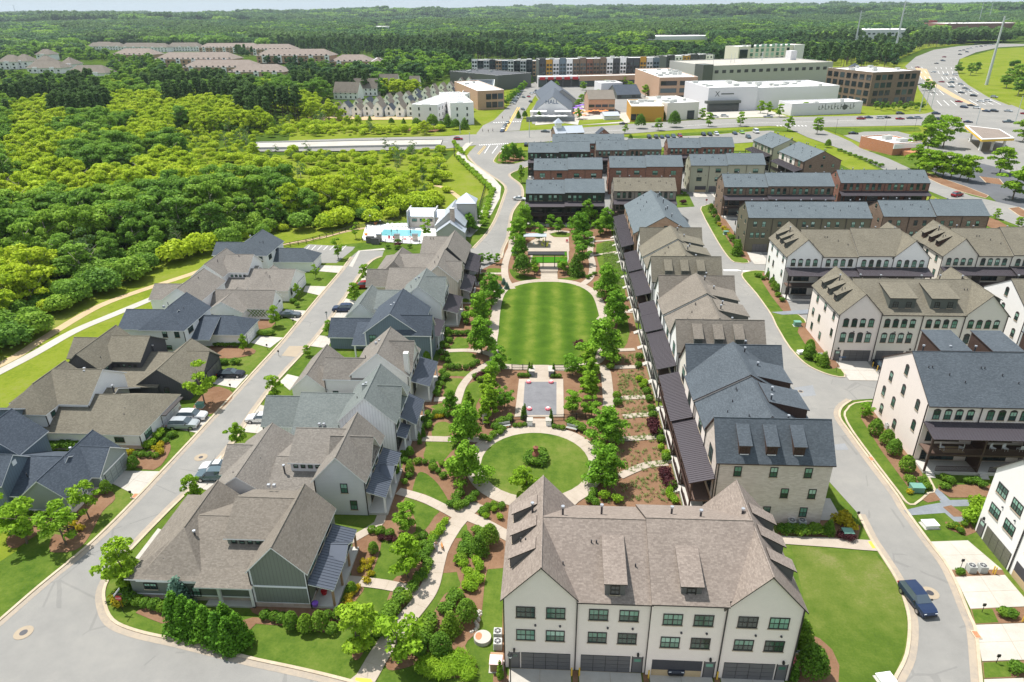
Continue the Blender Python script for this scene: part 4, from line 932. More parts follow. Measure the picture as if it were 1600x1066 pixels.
# ------------------------------------------------------------------ detached houses on both sides of the left street
def house(label, roofm, wallm, vols, trim='trim_w', base=None, wins=(), fm='trim_d', porch=None, garages=(), pipes=(), vents=(), cat='house', name='house', gdoor=None, extra=None, group=None):
    xs = [v[1] for v in vols]+[v[2] for v in vols]; ys = [v[3] for v in vols]+[v[4] for v in vols]
    cx_, cy_ = (min(xs)+max(xs))/2, (min(ys)+max(ys))/2
    rt = thing(name, label, cat, (cx_, cy_, 0), 0, group); rm, tm = M[roofm], M[trim]
    wb = {}; rb = MB()
    for k, v in enumerate(vols):
        ax, x0, x1, y0, y1, ze, zr = v[:7]; o = v[7] if len(v) > 7 else {}
        x0 -= cx_; x1 -= cx_; y0 -= cy_; y1 -= cy_
        off = o.get('off'); off = off if off is None else off-(cy_ if ax == 'x' else cx_)
        if not o.get('nowall'):
            wm = o.get('wall', wallm); a = wb.setdefault(wm, MB())
            walls(a, ax, x0, x1, y0, y1, ze, zr, M[wm], z0=o.get('z0', 0), h0=o.get('h0', 0), h1=o.get('h1', 0), off=off, base=M[base] if base and not o.get('z0') else None)
        if o.get('roof') == 'shed':
            T = TF(0, 0, 0); a = MB(); zl = ze
            A = [(x0-.2,y0-.3,ze),(x1+.2,y0-.3,ze),(x1+.2,y1,zr),(x0-.2,y1,zr)]; B = [(p[0],p[1],p[2]-.15) for p in A]
            rb.face(A, rm); rb.face(B[::-1], tm)
            for i in range(4): rb.face([B[i], B[(i+1)%4], A[(i+1)%4], A[i]], tm)
        else: roof(rb, ax, x0, x1, y0, y1, ze, zr, M[o['rm']] if 'rm' in o else rm, tm, h0=o.get('h0', 0), h1=o.get('h1', 0), off=off, o=o.get('o', .35))
    for m_, a in wb.items(): a.obj('wall', rt)
    rb.obj('roof', rt)
    for (ty, x, y, z, f) in wins: window(rt, ty, x-cx_+(.006 if f == 'E' else -.006 if f == 'W' else 0), y-cy_-(.006 if f == 'S' else 0), z, f, M[fm])
    for (x, y, f, w_) in garages: garage(rt, x-cx_, y-cy_, f, w_, mat=M[gdoor] if gdoor else M['s_sage'])
    for (x, y, z1) in pipes: pipe(rt, x-cx_, y-cy_, .1, z1, M['trim_d'] if trim == 'trim_d' else None)
    for (x, y, z, k) in vents: vent_pipe(rt, x-cx_, y-cy_, z, k)
    if porch:
        for (x0, x1, y0, y1, zi, zo, mt, pm, npost) in porch:    # porch on the east face
            T = Matrix.Translation((x0-cx_, y0-cy_, 0)) @ Matrix.Rotation(HP, 4, 'Z')     # local x -> north, local -t -> east
            dpt = x1-x0; L = y1-y0
            seam_roof(rt, T, -.15, L+.15, 0, zi, -dpt-.15, zo, M[mt], tm)
            bx('porch_floor', rt, 0, L, -dpt-.15, -.02, 0, .35, M['deckc'], T); bx('porch_beam', rt, 0, L, -dpt+.05, -dpt+.22, zo-.32, zo-.1, tm, T)
            for k in range(npost):
                p = .15+(L-.3)*k/(npost-1); bx('post', rt, p-.12, p+.12, -dpt+.03, -dpt+.25, .35, zo-.3, M[pm], T)
            window(rt, 'P', 0-0+(x0-cx_)+.006, y0-cy_+L*.3, .5, 'E', M[fm], M['glassd']); window(rt, 'P', (x0-cx_)+.006, y0-cy_+L*.72, .5, 'E', M[fm], M['glassd'])
    if extra: extra(rt, cx_, cy_)
    return rt
def sq(x0, x1, y, z, n=4): return [('Q', x0+(x1-x0)*(i+.5)/n, y, z, 'S') for i in range(n)]

# east side of the street, porches towards the park (south to north)
def porch_gable(rt, cx_, cy_, x, y, z, w_, m): 
    a = MB(); roof(a, 'x', x-cx_-1.6, x-cx_+.25, y-cy_-w_/2, y-cy_+w_/2, z, z+.95, M[m], M['trim_w'], og=.1, o=.2); a.obj('porch_gable', rt)
house('green board-and-batten corner house with dark wood porch posts beside the row of arborvitae', 'r_taupe', 's_green', [
    ('y',-32.4,-26.2,54.7,65.2,5.6,8.9,{'wall':'s_green'}), ('x',-46.9,-32.4,55.3,69.5,3.3,6.2,{'h0':5.5,'wall':'s_greenlap'}),
    ('x',-38.5,-32.5,54.4,65,3.3,5.3,{'nowall':1,'off':63}), ('x',-36.8,-29.5,59.2,67.5,6.1,8.3,{'wall':'s_green','z0':2.5,'off':63.4}),
    ('y',-45.6,-38.4,55.3,68.5,3.3,6.5,{'nowall':1,'h0':4.6})],
    base='stone', wins=[('B',-44.6,55.24,1.5,'S'),('S',-39.4,55.24,.6,'S'),*sq(-36.5,-32.7,59.2,4.95),('D',-26.2,56.8,5.0-1.0,'E'),('D',-26.2,59.8,4.0,'E'),('D',-26.2,62.8,4.0,'E')], fm='trim_d',
    porch=[(-26.2,-23.4,54.7,64.2,3.75,2.95,'metal_bl','wood',4)], pipes=[(-26.1,54.6,5.4),(-32.5,54.6,5.4)], vents=[(-40.9,59.8,5.2,0),(-34.6,67,7.2,2),(-33.9,67,7.2,2),(-43.4,57,4.1,1),(-43,57.2,4.1,1)],
    garages=[(-46.96,62.2,'W',4.9)], extra=lambda rt, a, b: (porch_gable(rt, a, b, -23.5, 60.5, 3.2, 3.0, 'metal_bl'), bx('corner_board', rt, -32.4-a-.08, -32.4-a+.12, 54.62-b, 54.8-b, .7, 5.4, M['trim_w']), bx('corner_board', rt, -26.3-a, -26.12-a, 54.62-b, 54.8-b, .7, 5.4, M['trim_w']), bx('trim_band', rt, -32.3-a, -26.3-a, 54.62-b, 54.7-b, 3.0, 3.2, M['trim_w']), bx('trim_band', rt, -46.8-a, -26.3-a, 55.2-b, 55.24-b, .68, .84, M['trim_w']),
        bx('post', rt, -36.6-a, -36.3-a, 54.6-b, 54.9-b, 0, 2.8, M['trim_w']), bx('post', rt, -32.8-a, -32.5-a, 54.4-b, 54.6-b, 0, 2.8, M['trim_w']), bx('patio', rt, -38.2-a, -32.5-a, 54.4-b, 60-b, 0, .2, M['deckc'])) and None)
house('light grey house with blue-grey metal porch roof beside the circular lawn', 'r_grey', 's_grey', [
    ('y',-30.2,-23.7,70.5,81,5.8,9.3,{}), ('x',-29,-23.6,73.4,78.2,5.8,8.9,{'nowall':1}), ('y',-44.6,-36.4,70.5,83,2.9,5.9,{}),
    ('x',-45.2,-40,75.2,82.2,2.9,5.1,{}), ('x',-37,-30,71,84,2.9,5.2,{'off':76}), ('x',-34.6,-27.5,74,82,6.0,8.4,{'z0':2.5,'off':78.3})],
    wins=[('M',-42.8,70.5,1.2,'S'),('S',-26.4,70.5,5.0-1.4,'S'),('S',-25.4,70.5,.9,'S'),*sq(-34.4,-30.4,74,4.8),('D',-23.7,72,4.1,'E'),('S',-23.6,74.9,4.2,'E'),('S',-23.6,76.7,4.2,'E'),('D',-23.7,79.6,4.1,'E')],
    porch=[(-23.7,-21.2,70.6,80.4,3.9,3.0,'metal_bl','trim_w',4)], pipes=[(-23.6,70.4,5.5),(-30.2,70.4,5.5),(-44.6,70.4,2.8)], vents=[(-35.4,73.6,4.6,0),(-39.4,75.6,4.8,1),(-42,72.6,4.6,1),(-29.5,80.2,7.4,1)],
    garages=[(-45.26,78.7,'W',4.9)], extra=lambda rt, a, b: porch_gable(rt, a, b, -21.3, 76, 3.3, 2.6, 'metal_bl'))
house('white house with pale grey-green shingle roof and long street-side garage wing', 'r_green', 's_whitebb', [
    ('y',-30.8,-22.6,84.3,94.6,6.0,9.9,{}), ('x',-28,-22.4,86.4,91.8,6,9.2,{'nowall':1}), ('x',-44.2,-30.8,87.6,94.4,2.9,5.9,{}), ('x',-38.5,-28,84.6,97,2.9,6.6,{'off':91})],
    wins=[('S',-29.4,84.3,4,'S'),('D2',-22.6,86,4,'E'),('S',-22.6,88.8,4.2,'E'),('S',-22.6,91,4.2,'E'),('T',-43,87.6,1,'S')],
    porch=[(-22.6,-20.3,88,95,4.4,3.1,'metal_bl','trim_w',3),(-22.6,-21.2,84.5,87.8,3.4,2.9,'metal_bl','trim_w',2)], pipes=[(-22.5,84.2,5.6),(-44.2,87.5,2.7)], vents=[(-28.2,91,8.4,2),(-28.6,90.6,8.3,2),(-28.6,87,8.1,1),(-34.6,86,4,2),(-33.9,86,4,2)],
    garages=[(-44.26,91,'W',4.9)])
house('off-white house with brown gabled garage beside the street and porch facing the park path', 'r_grey', 's_cream', [
    ('y',-32.9,-23.4,98.6,108.6,5.9,9.9,{}), ('x',-28,-23.3,101.6,107,5.9,9.4,{}), ('y',-43.5,-37.6,98.8,110,2.9,5.6,{}), ('x',-40.5,-37.4,100,106,2.9,5,{}), ('x',-37.6,-31,98.7,103.5,5.2,7.6,{})],
    wins=[('M',-38.3,98.8,.9,'S'),('S',-36,98.7,1,'S'),('S',-23.3,102.4,4.3,'E'),('S',-23.3,104.3,4.3,'E'),('S',-23.3,106.2,4.3,'E')],
    porch=[(-23.3,-20.2,99.8,108.6,4.1,3.1,'metal_bl','trim_w',3)], pipes=[(-23.4,98.5,5.5),(-37.6,98.6,4.8)], vents=[(-29.9,104.6,8.7,2),(-29.4,105.2,8.9,2),(-30.9,101,7.8,1),(-39,103,4.4,1)], garages=[(-43.56,105,'W',4.9)],
    extra=lambda rt, a, b: bx('chimney', rt, -24-a, -23.2-a, 99-b, 99.9-b, 0, 9.6, M['s_cream']))
house('blue board-and-batten house with navy shingle roof and white trim', 'r_navy', 's_blue', [
    ('y',-34.8,-24.6,115.2,127.6,5.9,9.7,{}), ('x',-30,-22.3,114.8,119.4,5.9,8.6,{}), ('x',-43.3,-34.8,119.6,125.4,2.9,5.4,{}), ('x',-37.6,-32,116,126.5,2.9,5.2,{'nowall':1,'off':121.5})],
    wins=[('L',-33.4,115.2,3.7,'S'),('S',-22.3,116.6,4,'E'),('D',-24.6,121.5,4,'E')], porch=[(-24.6,-21.6,119.6,127,3.8,3.0,'metal_dk','trim_w',4)],
    vents=[(-30.7,120.6,9.0,2),(-30.2,121.2,9.2,2),(-32.2,118,7.6,1),(-31,116.8,8.2,1)], garages=[(-43.36,122.5,'W',4.9)], gdoor='s_blue',
    extra=lambda rt, a, b: (bx('corner_board', rt, -34.86-a, -34.68-a, 115.12-b, 115.3-b, 0, 5.7, M['trim_w']), bx('corner_board', rt, -22.4-a, -22.22-a, 114.72-b, 114.9-b, 0, 5.7, M['trim_w']), bx('trim_band', rt, -34.7-a, -24.7-a, 115.13-b, 115.19-b, 2.9, 3.1, M['trim_w']),
        bx('post', rt, -37.5-a, -37.2-a, 116-b, 116.3-b, 0, 2.7, M['trim_w'])) and None)
house('white house with grey-green shingle roof and gabled garage next to the dark parked SUV', 'r_green', 's_white', [
    ('y',-31.5,-22.6,129.6,140.2,6,9.6,{}), ('x',-27,-22.4,132.8,139.6,6,9.2,{}), ('y',-42.6,-36.2,129.2,139.6,2.9,5.8,{}), ('x',-36.5,-30.5,130,138,4.6,6.9,{})],
    wins=[('T',-22.4,134.6,4.2,'E'),('T',-22.4,136.2,4.2,'E'),('T',-22.4,137.8,4.2,'E')], porch=[(-22.4,-19.4,130.8,139.8,3.9,3.1,'metal_dk','trim_w',3)], vents=[(-28.6,135.4,8.9,2),(-28,136,9.1,2),(-29,132,8.5,1)], garages=[(-42.66,134,'W',4.9)])
house('beige board-and-batten house with brown roof between the grey-green roofed house and the charcoal one', 'r_grey', 's_beige', [
    ('y',-29.2,-20.9,142.6,153.8,5.9,9.5,{}), ('x',-24.5,-20.4,144.6,151,5.9,8.7,{}), ('x',-42.8,-29,147.4,152.6,2.9,5.8,{}), ('x',-37.5,-28,144,154,2.9,6.2,{'off':150})],
    wins=[('S',-20.4,146,4.2,'E'),('S',-20.4,149,4.2,'E')], porch=[(-20.4,-18,143.4,153,3.7,3,'metal_dk','trim_br',5)], vents=[(-26,149.6,9,1),(-26.4,147,8.6,1)], garages=[(-42.86,150,'W',4.9)])
house('charcoal house with brown roof and clerestory windows nearest the swimming pool', 'r_grey', 's_dark', [
    ('y',-28.2,-20.7,154.4,168,6.2,9.9,{}), ('x',-42.6,-28,154.2,168.6,2.9,5.8,{'h0':5}), ('y',-41.2,-34.5,154.2,167.5,2.9,6,{'h0':1,'h1':1.5,'nowall':1}), ('x',-32.4,-24,162,171,5.9,8.4,{'z0':2.5,'off':167.6})],
    trim='trim_g', wins=[*sq(-32.2,-28.6,162,4.5,3),('D',-20.7,157,4.2,'E'),('D',-20.7,161,4.2,'E'),('D',-20.7,165,4.2,'E')], porch=[(-20.7,-17.6,154.6,161,4.4,3.5,'metal_dk','trim_br',3),(-20.7,-18,161.6,167,4.4,3.5,'metal_dk','trim_br',3)], vents=[(-30.6,166.6,8.1,1),(-29.9,166.6,8.1,1),(-37,160,5,1)], garages=[(-42.66,160,'W',4.9)], gdoor='door')
# west side of the street (south to north)
house('sage green house with navy roof and white trimmed gables at the lower left', 'r_navy', 's_sage', [
    ('y',-69.6,-63.2,68.9,80.6,2.9,5.6,{}), ('x',-66.5,-61.9,73.9,80.3,2.9,5.3,{}), ('x',-73,-66,69.4,79,2.9,5.6,{'off':74.2}), ('y',-81.2,-73.2,74.6,80.2,5.8,9.2,{'wall':'s_blue'}), ('x',-92,-80,71,86,5.8,10.2,{'wall':'s_blue'}), ('x',-78,-71.3,68.6,74.6,5.2,7.6,{'wall':'s_blue'})],
    wins=[('M',-69.9,68.9,1,'S'),('M',-63.2,72,1,'E'),('D',-74.6,68.6,3.4,'S'),('D',-75,68.6,.9,'S')], fm='trim_w', garages=[(-61.86,77.2,'E',4.9)], base='w_pink', vents=[(-67,77.6,5,1),(-66.6,76,4.9,0),(-70,71.4,4.4,1)],
    extra=lambda rt, a, b: (bx('corner_board', rt, -63.28-a, -63.1-a, 68.8-b, 69-b, .7, 2.8, M['trim_w']), bx('corner_board', rt, -62-a, -61.8-a, 73.8-b, 74-b, .7, 2.8, M['trim_w']), bx('trim_band', rt, -61.86-a, -61.8-a, 74.5-b, 79.8-b, 2.3, 2.5, M['trim_w']),
        bx('gable_vent', rt, -71.28-a, -71.2-a, 71.2-b, 71.9-b, 6.0, 6.7, M['trim_w'])) and None)
house('white house with weathered brown hip roof beside the two silver cars', 'r_olive', 's_white', [
    ('x',-84,-71.7,88,98,5.8,9.0,{'h0':4.5}), ('y',-83.2,-76.6,85,96,5.8,8.8,{'h0':3.3}), ('x',-76.6,-62,84.2,96,2.9,6.1,{'h1':5.5}), ('x',-78,-70,84.2,98,2.9,5.6,{'nowall':1,'off':93})],
    wins=[*sq(-76.2,-72,88,4.4),('S',-76.6,86.5,4.2,'E'),('B',-65.4,84.2,1.2,'S'),('B',-70,84.2,1.2,'S'),('D',-62,86.2,1,'E')], garages=[(-61.94,92.6,'E',4.9)], gdoor='s_white', base='stone', pipes=[(-62,84.1,2.7),(-76.5,84.9,5.5),(-71.6,87.9,5.5)],
    vents=[(-74.8,93.4,8.8,2),(-74.4,92.8,8.7,2),(-69.6,91.6,6,0),(-65.6,87,4.2,1),(-65.9,88,4.7,1),(-81,86.6,6.4,1)],
    extra=lambda rt, a, b: (bx('awning', rt, -61.9-a, -60.9-a, 89.8-b, 95.6-b, 2.45, 2.6, M['trim_d']), bx('patio', rt, -76.4-a, -70.6-a, 83.6-b, 84.15-b, 0, .15, M['deckc'])) and None)
house('charcoal house with brown-grey roof behind the young tree with the dark car in its drive', 'r_olive', 's_dark', [
    ('y',-83,-76.6,99,110.4,5.8,8.7,{}), ('x',-78,-71.4,102.4,111,5.8,8.5,{'off':106.6}), ('x',-85,-80,103.4,109.4,5.8,8.1,{}), ('y',-70.8,-61.9,98.9,110.8,2.9,6,{}), ('x',-66,-61.4,103.8,110.4,2.9,5.4,{}), ('x',-77,-67,98.6,111,2.9,5.6,{'off':106})],
    trim='trim_g', wins=[*sq(-76,-72,102.4,4.4),('S',-76.6,100.8,4.2,'E'),('M',-65.6,98.9,1.3,'S'),('M',-68.4,98.9,1.3,'S')], garages=[(-61.34,107.2,'E',4.9)], gdoor='door', vents=[(-71.2,106.6,5.8,0),(-77.6,101.4,6.6,1)])
house('white house with navy shingle roof halfway along the left street', 'r_navy', 's_white', [
    ('x',-83,-73,115.6,123.6,5.8,8.0,{}), ('y',-78.6,-70.2,115.4,126.6,5.8,8.8,{'h0':3.6}), ('x',-71,-60.8,119.9,127,2.9,5.2,{'h1':3}), ('x',-70.4,-66.6,117.4,127.5,2.9,5.2,{'nowall':1,'off':123})],
    wins=[('S',-74,115.4,4,'S'),('S',-71.6,115.4,4,'S'),('B',-74,115.4,1.4,'S'),('D',-70.2,118,4,'E'),('M',-70.2,122,4.6,'E')], garages=[(-60.74,123.4,'E',4.9)], gdoor='s_white', pipes=[(-70.1,115.3,5.5)], vents=[(-76,122,8.2,1),(-76.4,121,8,2),(-72.6,121.4,7.4,1),(-73.6,118.6,7.2,1)])
house('white house with a green trellis on its wall beside the grey parked car', 'r_grey', 's_white', [
    ('y',-82,-73.8,129.6,141.6,5.8,8.6,{}), ('x',-85,-78,130.6,137,5.8,7.9,{}), ('x',-73.8,-60.2,133.3,139.6,2.9,5.6,{}), ('y',-73.6,-65.6,130.6,139,2.9,5.2,{'wall':'s_white'})],
    wins=[('B',-69.4,130.6,1.1,'S'),('M',-72.4,130.6,1.1,'S'),('S',-60.2,138,1.1,'E')], garages=[(-60.14,136,'E',4.9)], gdoor='s_white', vents=[(-77,137,8,1),(-77.4,133.4,7.8,1)],
    extra=lambda rt, a, b: [bx('trellis_lath', rt, -.06, .06, -.03, .03, -1.1, 1.1, M['l_bush'], Matrix.Translation((-64.8+i*.75-a, 133.2-b, 1.5)) @ Matrix.Rotation(sg*.75, 4, 'Y')) for i in range(5) for sg in (1, -1)] and None)
house('white house with brown roof and clerestory windows north of the trellis house', 'r_grey', 's_white', [
    ('y',-82.6,-75.6,144.6,156,5.8,8.6,{}), ('x',-77,-70.8,147.6,156,5.8,8.5,{'off':152}), ('x',-71,-60.2,143.6,155.4,2.9,5.8,{}), ('y',-70.5,-63,143.7,153,2.9,5.4,{'h0':4,'nowall':1}), ('x',-76,-70,143.2,156,2.9,5.6,{'off':152})],
    wins=[*sq(-75.2,-71.2,147.6,4.4),('S',-60.2,145.4,1,'E'),('S',-60.2,148,1,'E')], garages=[(-60.14,152.2,'E',4.9)], gdoor='s_white', vents=[(-74,151.4,8.2,1),(-78,148.6,8,1),(-65.4,147,4.8,1)])
house('white house with slate grey roof at the far end of the left street', 'r_dark', 's_white', [
    ('x',-84.8,-75,160,166.6,5.8,7.9,{}), ('y',-81,-71.1,159.8,171.4,5.8,8.8,{'h0':3.8}), ('x',-71.5,-61,163.6,170.4,2.9,5.2,{'h1':3})],
    wins=[('D',-71.1,162,4,'E'),('M',-71.1,166.4,4.6,'E'),('S',-72.6,159.8,4,'S')], garages=[(-60.94,167,'E',4.9)], gdoor='s_white', vents=[(-77.4,166.6,8.5,2),(-74,164,7.5,1),(-73.4,164.6,7.5,1)])
# the pool house
def club(rt, a, b):
    bx('chimney', rt, -28.9-a, -27.7-a, 190-b, 191.2-b, 5, 9.4, M['stone']); bx('chimney_cap', rt, -29-a, -27.6-a, 189.9-b, 191.3-b, 9.4, 9.65, M['conc_wall'])
    for x in (-43.9, -35.6): bx('parapet', rt, x-a-.2, x-a+.2, 202.4-b, 209.4-b, 0, 5.5, M['conc_wall'])
def ribs(mb, *A): pass
house('clubhouse with zinc standing seam roofs, stone chimney and square hipped tower beside the pool', 'metal_lt', 'w_taupe', [
    ('x',-43.6,-35.8,203.6,208.8,4,5.6,{'wall':'w_grey'}), ('x',-35.8,-29,203.2,208.2,3.8,5.2,{'wall':'w_grey'}), ('y',-33.5,-25.2,191.6,206,4.4,8.2,{'wall':'conc_wall'}), ('y',-32.6,-24.8,187.6,191.6,3.6,6.3,{'wall':'conc_wall'}),
    ('x',-28.2,-22.8,199.8,205.2,9,11.2,{'h0':2.65,'h1':2.65,'wall':'conc_wall'})], trim='metal_lt', cat='clubhouse', name='clubhouse', extra=club, wins=[('B',-42,203.6,2,'S'),('B',-39.6,203.6,2,'S'),('B',-37.2,203.6,2,'S')])
# ------------------------------------------------------------------ trees, shrubs
def leaf_mesh(name, mat, clumps, nleaf, size, seed=0, droop=0.0, aspect=1.0, fill=.25, centre=None):
    """leaf-sized quads spread through clumps [(x,y,z,rx,rz)]"""
    g = np.random.default_rng(seed); w_ = np.array([c[3]**2 for c in clumps]); w_ = w_/w_.sum()
    k = g.choice(len(clumps), nleaf, p=w_); C = np.array(clumps)[k]
    d = g.normal(size=(nleaf, 3)); d /= np.linalg.norm(d, axis=1, keepdims=True); d[:, 2] = np.where(d[:, 2] < -.3, -d[:, 2]*.6, d[:, 2])
    d /= np.linalg.norm(d, axis=1, keepdims=True)
    rad = (1-fill*g.random(nleaf)**1.5*1.6)[:, None]
    p = C[:, :3] + d*rad*np.stack([C[:, 3], C[:, 3], C[:, 4]], 1)
    n = d + g.normal(size=(nleaf, 3))*.55; n[:, 2] += .25; n /= np.linalg.norm(n, axis=1, keepdims=True)
    a = np.cross(n, g.normal(size=(nleaf, 3))); a /= np.linalg.norm(a, axis=1, keepdims=True); b = np.cross(n, a)
    s = (size*(.6+.8*g.random(nleaf)))[:, None]; a = a*s*aspect; b = b*s
    tip = n*s*.25
    V = np.stack([p-a*.5, p-b*.5+tip, p+a*.5, p+b*.5+tip*.4], 1).reshape(-1, 3)
    me = bpy.data.meshes.new(name); me.vertices.add(len(V)); me.vertices.foreach_set('co', V.ravel())
    me.loops.add(nleaf*4); me.loops.foreach_set('vertex_index', np.arange(nleaf*4)); me.polygons.add(nleaf)
    me.polygons.foreach_set('loop_start', np.arange(nleaf)*4); me.polygons.foreach_set('loop_total', np.full(nleaf, 4))
    me.materials.append(mat); me.update(calc_edges=True); return me
def trunk_mesh(name, mat, h, r, crown_z, spread, seed, limbs=5, lean=0):
    g = random.Random(seed); a = MB(); pts = [(0,0,-.3)]
    for i in range(1, 5): pts.append((g.uniform(-.03,.03)*h+lean*i/4, g.uniform(-.03,.03)*h, h*.92*i/4))
    for i in range(4): a.tube(pts[i], pts[i+1], r*(1-i*.22), r*(1-(i+1)*.22), mat, 6, False)
    for i in range(limbs):
        t = g.uniform(.25, .75); z = max(crown_z*.8, h*t); an = i*6.283/limbs+g.uniform(-.4,.4); L = spread*g.uniform(.5,.85)
        a.tube((0,0,z), (math.cos(an)*L, math.sin(an)*L, z+L*g.uniform(.5,.9)), r*.4, r*.12, mat, 4, False)
    return a.mesh(name)
def clumps_of(kind, h, r, seed):
    g = random.Random(seed); C = []
    if kind == 'round':        # broad crown on a clear trunk
        n = 26
        for i in range(n):
            z = g.uniform(.22, .97); q = math.sin(math.pi*min(1, max(0, (z-.14)/.9)))**.6*g.uniform(.2, .95); an = g.uniform(0, 6.283)
            C.append((math.cos(an)*r*q, math.sin(an)*r*q, h*z*.92, r*g.uniform(.18,.4), r*g.uniform(.15,.3)))
    elif kind == 'tall':       # broad below, tapering to a leader
        n = 34
        for i in range(n):
            z = .16+.78*(i+.5)/n; q = (1-z)**.45*1.05*g.uniform(.3,.98); an = i*2.4+g.uniform(-.5,.5)
            C.append((math.cos(an)*r*q, math.sin(an)*r*q, h*z*.96, r*g.uniform(.24,.38)*(1.15-z*.55), r*g.uniform(.2,.3)*(1.1-z*.4)))
        C.append((0, 0, h*.45, r*.6, r*.7))
    elif kind == 'airy':
        n = 17
        for i in range(n):
            z = g.uniform(.3, .98); q = math.sin(math.pi*min(1,(z-.15)/.95))*g.uniform(.3, .95); an = g.uniform(0, 6.283)
            C.append((math.cos(an)*r*q, math.sin(an)*r*q, h*z*.93, r*g.uniform(.2,.36), r*g.uniform(.16,.26)))
    elif kind == 'cone':
        n = 30
        for i in range(n):
            z = .04+.9*(i+.5)/n; q = (1-z)**.75*g.uniform(.35,.6)*r; an = i*2.4
            C.append((math.cos(an)*q, math.sin(an)*q, h*z, r*(1-z)**.6*.62+.08*r, r*.5))
    elif kind == 'bush':
        for i in range(9):
            an = g.uniform(0,6.283); q = g.uniform(0,.5)*r
            C.append((math.cos(an)*q, math.sin(an)*q, h*g.uniform(.35,.62), r*g.uniform(.45,.62), h*g.uniform(.3,.42)))
    elif kind == 'ball': C = [(0,0,h*.5,r,h*.52)]*1
    elif kind == 'egg': C = [(0,0,h*.36,r,h*.38),(0,0,h*.58,r*.8,h*.38),(0,0,h*.78,r*.45,h*.25)]
    elif kind == 'pine':
        for i in range(14):
            z = .5+.5*i/14; q = (1-z)*1.3*r*g.uniform(.4,1)+.1*r; an = i*2.4
            C.append((math.cos(an)*q, math.sin(an)*q, h*z*.98, r*g.uniform(.3,.45), r*.25))
    return C
TREES = {}
def proto(key, kind, h, r, mat, nleaf, size, seed, trunk=None, limbs=5, aspect=1.0, fill=.25, tr=None):
    me = leaf_mesh('crown', M[mat], clumps_of(kind, h, r, seed), nleaf, size, seed, aspect=aspect, fill=fill)
    tm = trunk_mesh('trunk', M[trunk], h*.9, tr or max(.09, h*.018), h*.28, r, seed, limbs) if trunk else None
    TREES.setdefault(key, []).append((me, tm, h))
for s_ in range(3):
    proto('park', 'tall', 9.5, 4.0, 'l_park', 6400, .36, 10+s_, 'bark', 6, fill=.5)
    proto('round', 'round', 9, 3.6, 'l_park', 5000, .34, 20+s_, 'bark', 6, fill=.5)
    proto('young', 'airy', 6, 2.1, 'l_light', 1250, .30, 30+s_, 'bark', 6, fill=.5)
    proto('light', 'round', 6.5, 2.3, 'l_light', 2600, .30, 40+s_, 'bark', 6)
    proto('slim', 'tall', 7.5, 1.5, 'l_light', 2200, .30, 50+s_, 'bark', 4)
    proto('forest', 'round', 15, 5.4, 'l_forest', 5200, .58, 60+s_, 'bark_pale', 6, fill=.5)
    proto('forest_y', 'round', 11, 4.6, 'l_yellow', 4200, .5, 70+s_, 'bark_pale', 6, fill=.5)
    proto('pine', 'pine', 19, 3.6, 'l_pine', 2000, .7, 80+s_, 'bark', 5, tr=.25)
proto('edge', 'bush', 6, 4.0, 'l_forest', 2600, .5, 91); proto('edge', 'bush', 7, 4.2, 'l_forest', 2600, .5, 92)
proto('edge_y', 'bush', 4.5, 3.6, 'l_yellow', 2200, .5, 93); proto('edge_y', 'bush', 5, 3.4, 'l_yellow', 2200, .5, 94)
proto('snag', 'airy', 10, 3, 'l_pine', 260, .5, 95, 'bark_pale', 9)
proto('marsh', 'bush', 2.6, 1.9, 'l_yellow', 900, .36, 96); proto('marsh', 'bush', 2.2, 2.1, 'l_yellow', 900, .36, 97)
proto('cypress', 'cone', 4.6, 1.3, 'l_hedge', 3000, .22, 101); proto('cypress', 'cone', 4.4, 1.35, 'l_hedge', 3000, .22, 102)
proto('blue', 'cone', 3.6, 1.5, 'l_blue', 1500, .26, 103); proto('holly', 'cone', 3.6, 1.5, 'l_bush', 2600, .2, 104); proto('holly', 'egg', 3.6, 1.45, 'l_bush', 2600, .2, 105)
proto('ball', 'ball', 1.0, .55, 'l_bush', 520, .15, 106, fill=.12); proto('bush', 'bush', 1.3, .85, 'l_bush', 700, .2, 107); proto('bush', 'bush', 1.2, .9, 'l_bush', 700, .2, 108)
proto('egg', 'egg', 1.9, .68, 'l_bush', 1100, .15, 109, fill=.12)
proto('lime', 'bush', 1.3, .85, 'l_light', 600, .2, 110); proto('gold', 'bush', .9, .7, 'l_gold', 420, .17, 111); proto('maroon', 'bush', 1.1, .9, 'l_purple', 500, .17, 112)
proto('fountain', 'ball', 1.2, .85, 'l_light', 900, .5, 113, aspect=.14, fill=.7); proto('pencil', 'cone', 3.0, .45, 'l_bush', 800, .17, 114)
TN = {'park':'shade_tree','round':'shade_tree','young':'young_tree','light':'street_tree','slim':'slender_tree','forest':'woodland_tree','forest_y':'willow_tree','pine':'pine_tree','edge':'thicket_shrub','edge_y':'thicket_shrub','snag':'bare_tree',
      'marsh':'marsh_shrub','cypress':'arborvitae','blue':'blue_conifer','holly':'holly_tree','ball':'round_shrub','bush':'shrub','egg':'clipped_shrub','lime':'shrub','gold':'golden_shrub','maroon':'maroon_shrub','fountain':'ornamental_grass','pencil':'pencil_conifer'}
_tc = 0
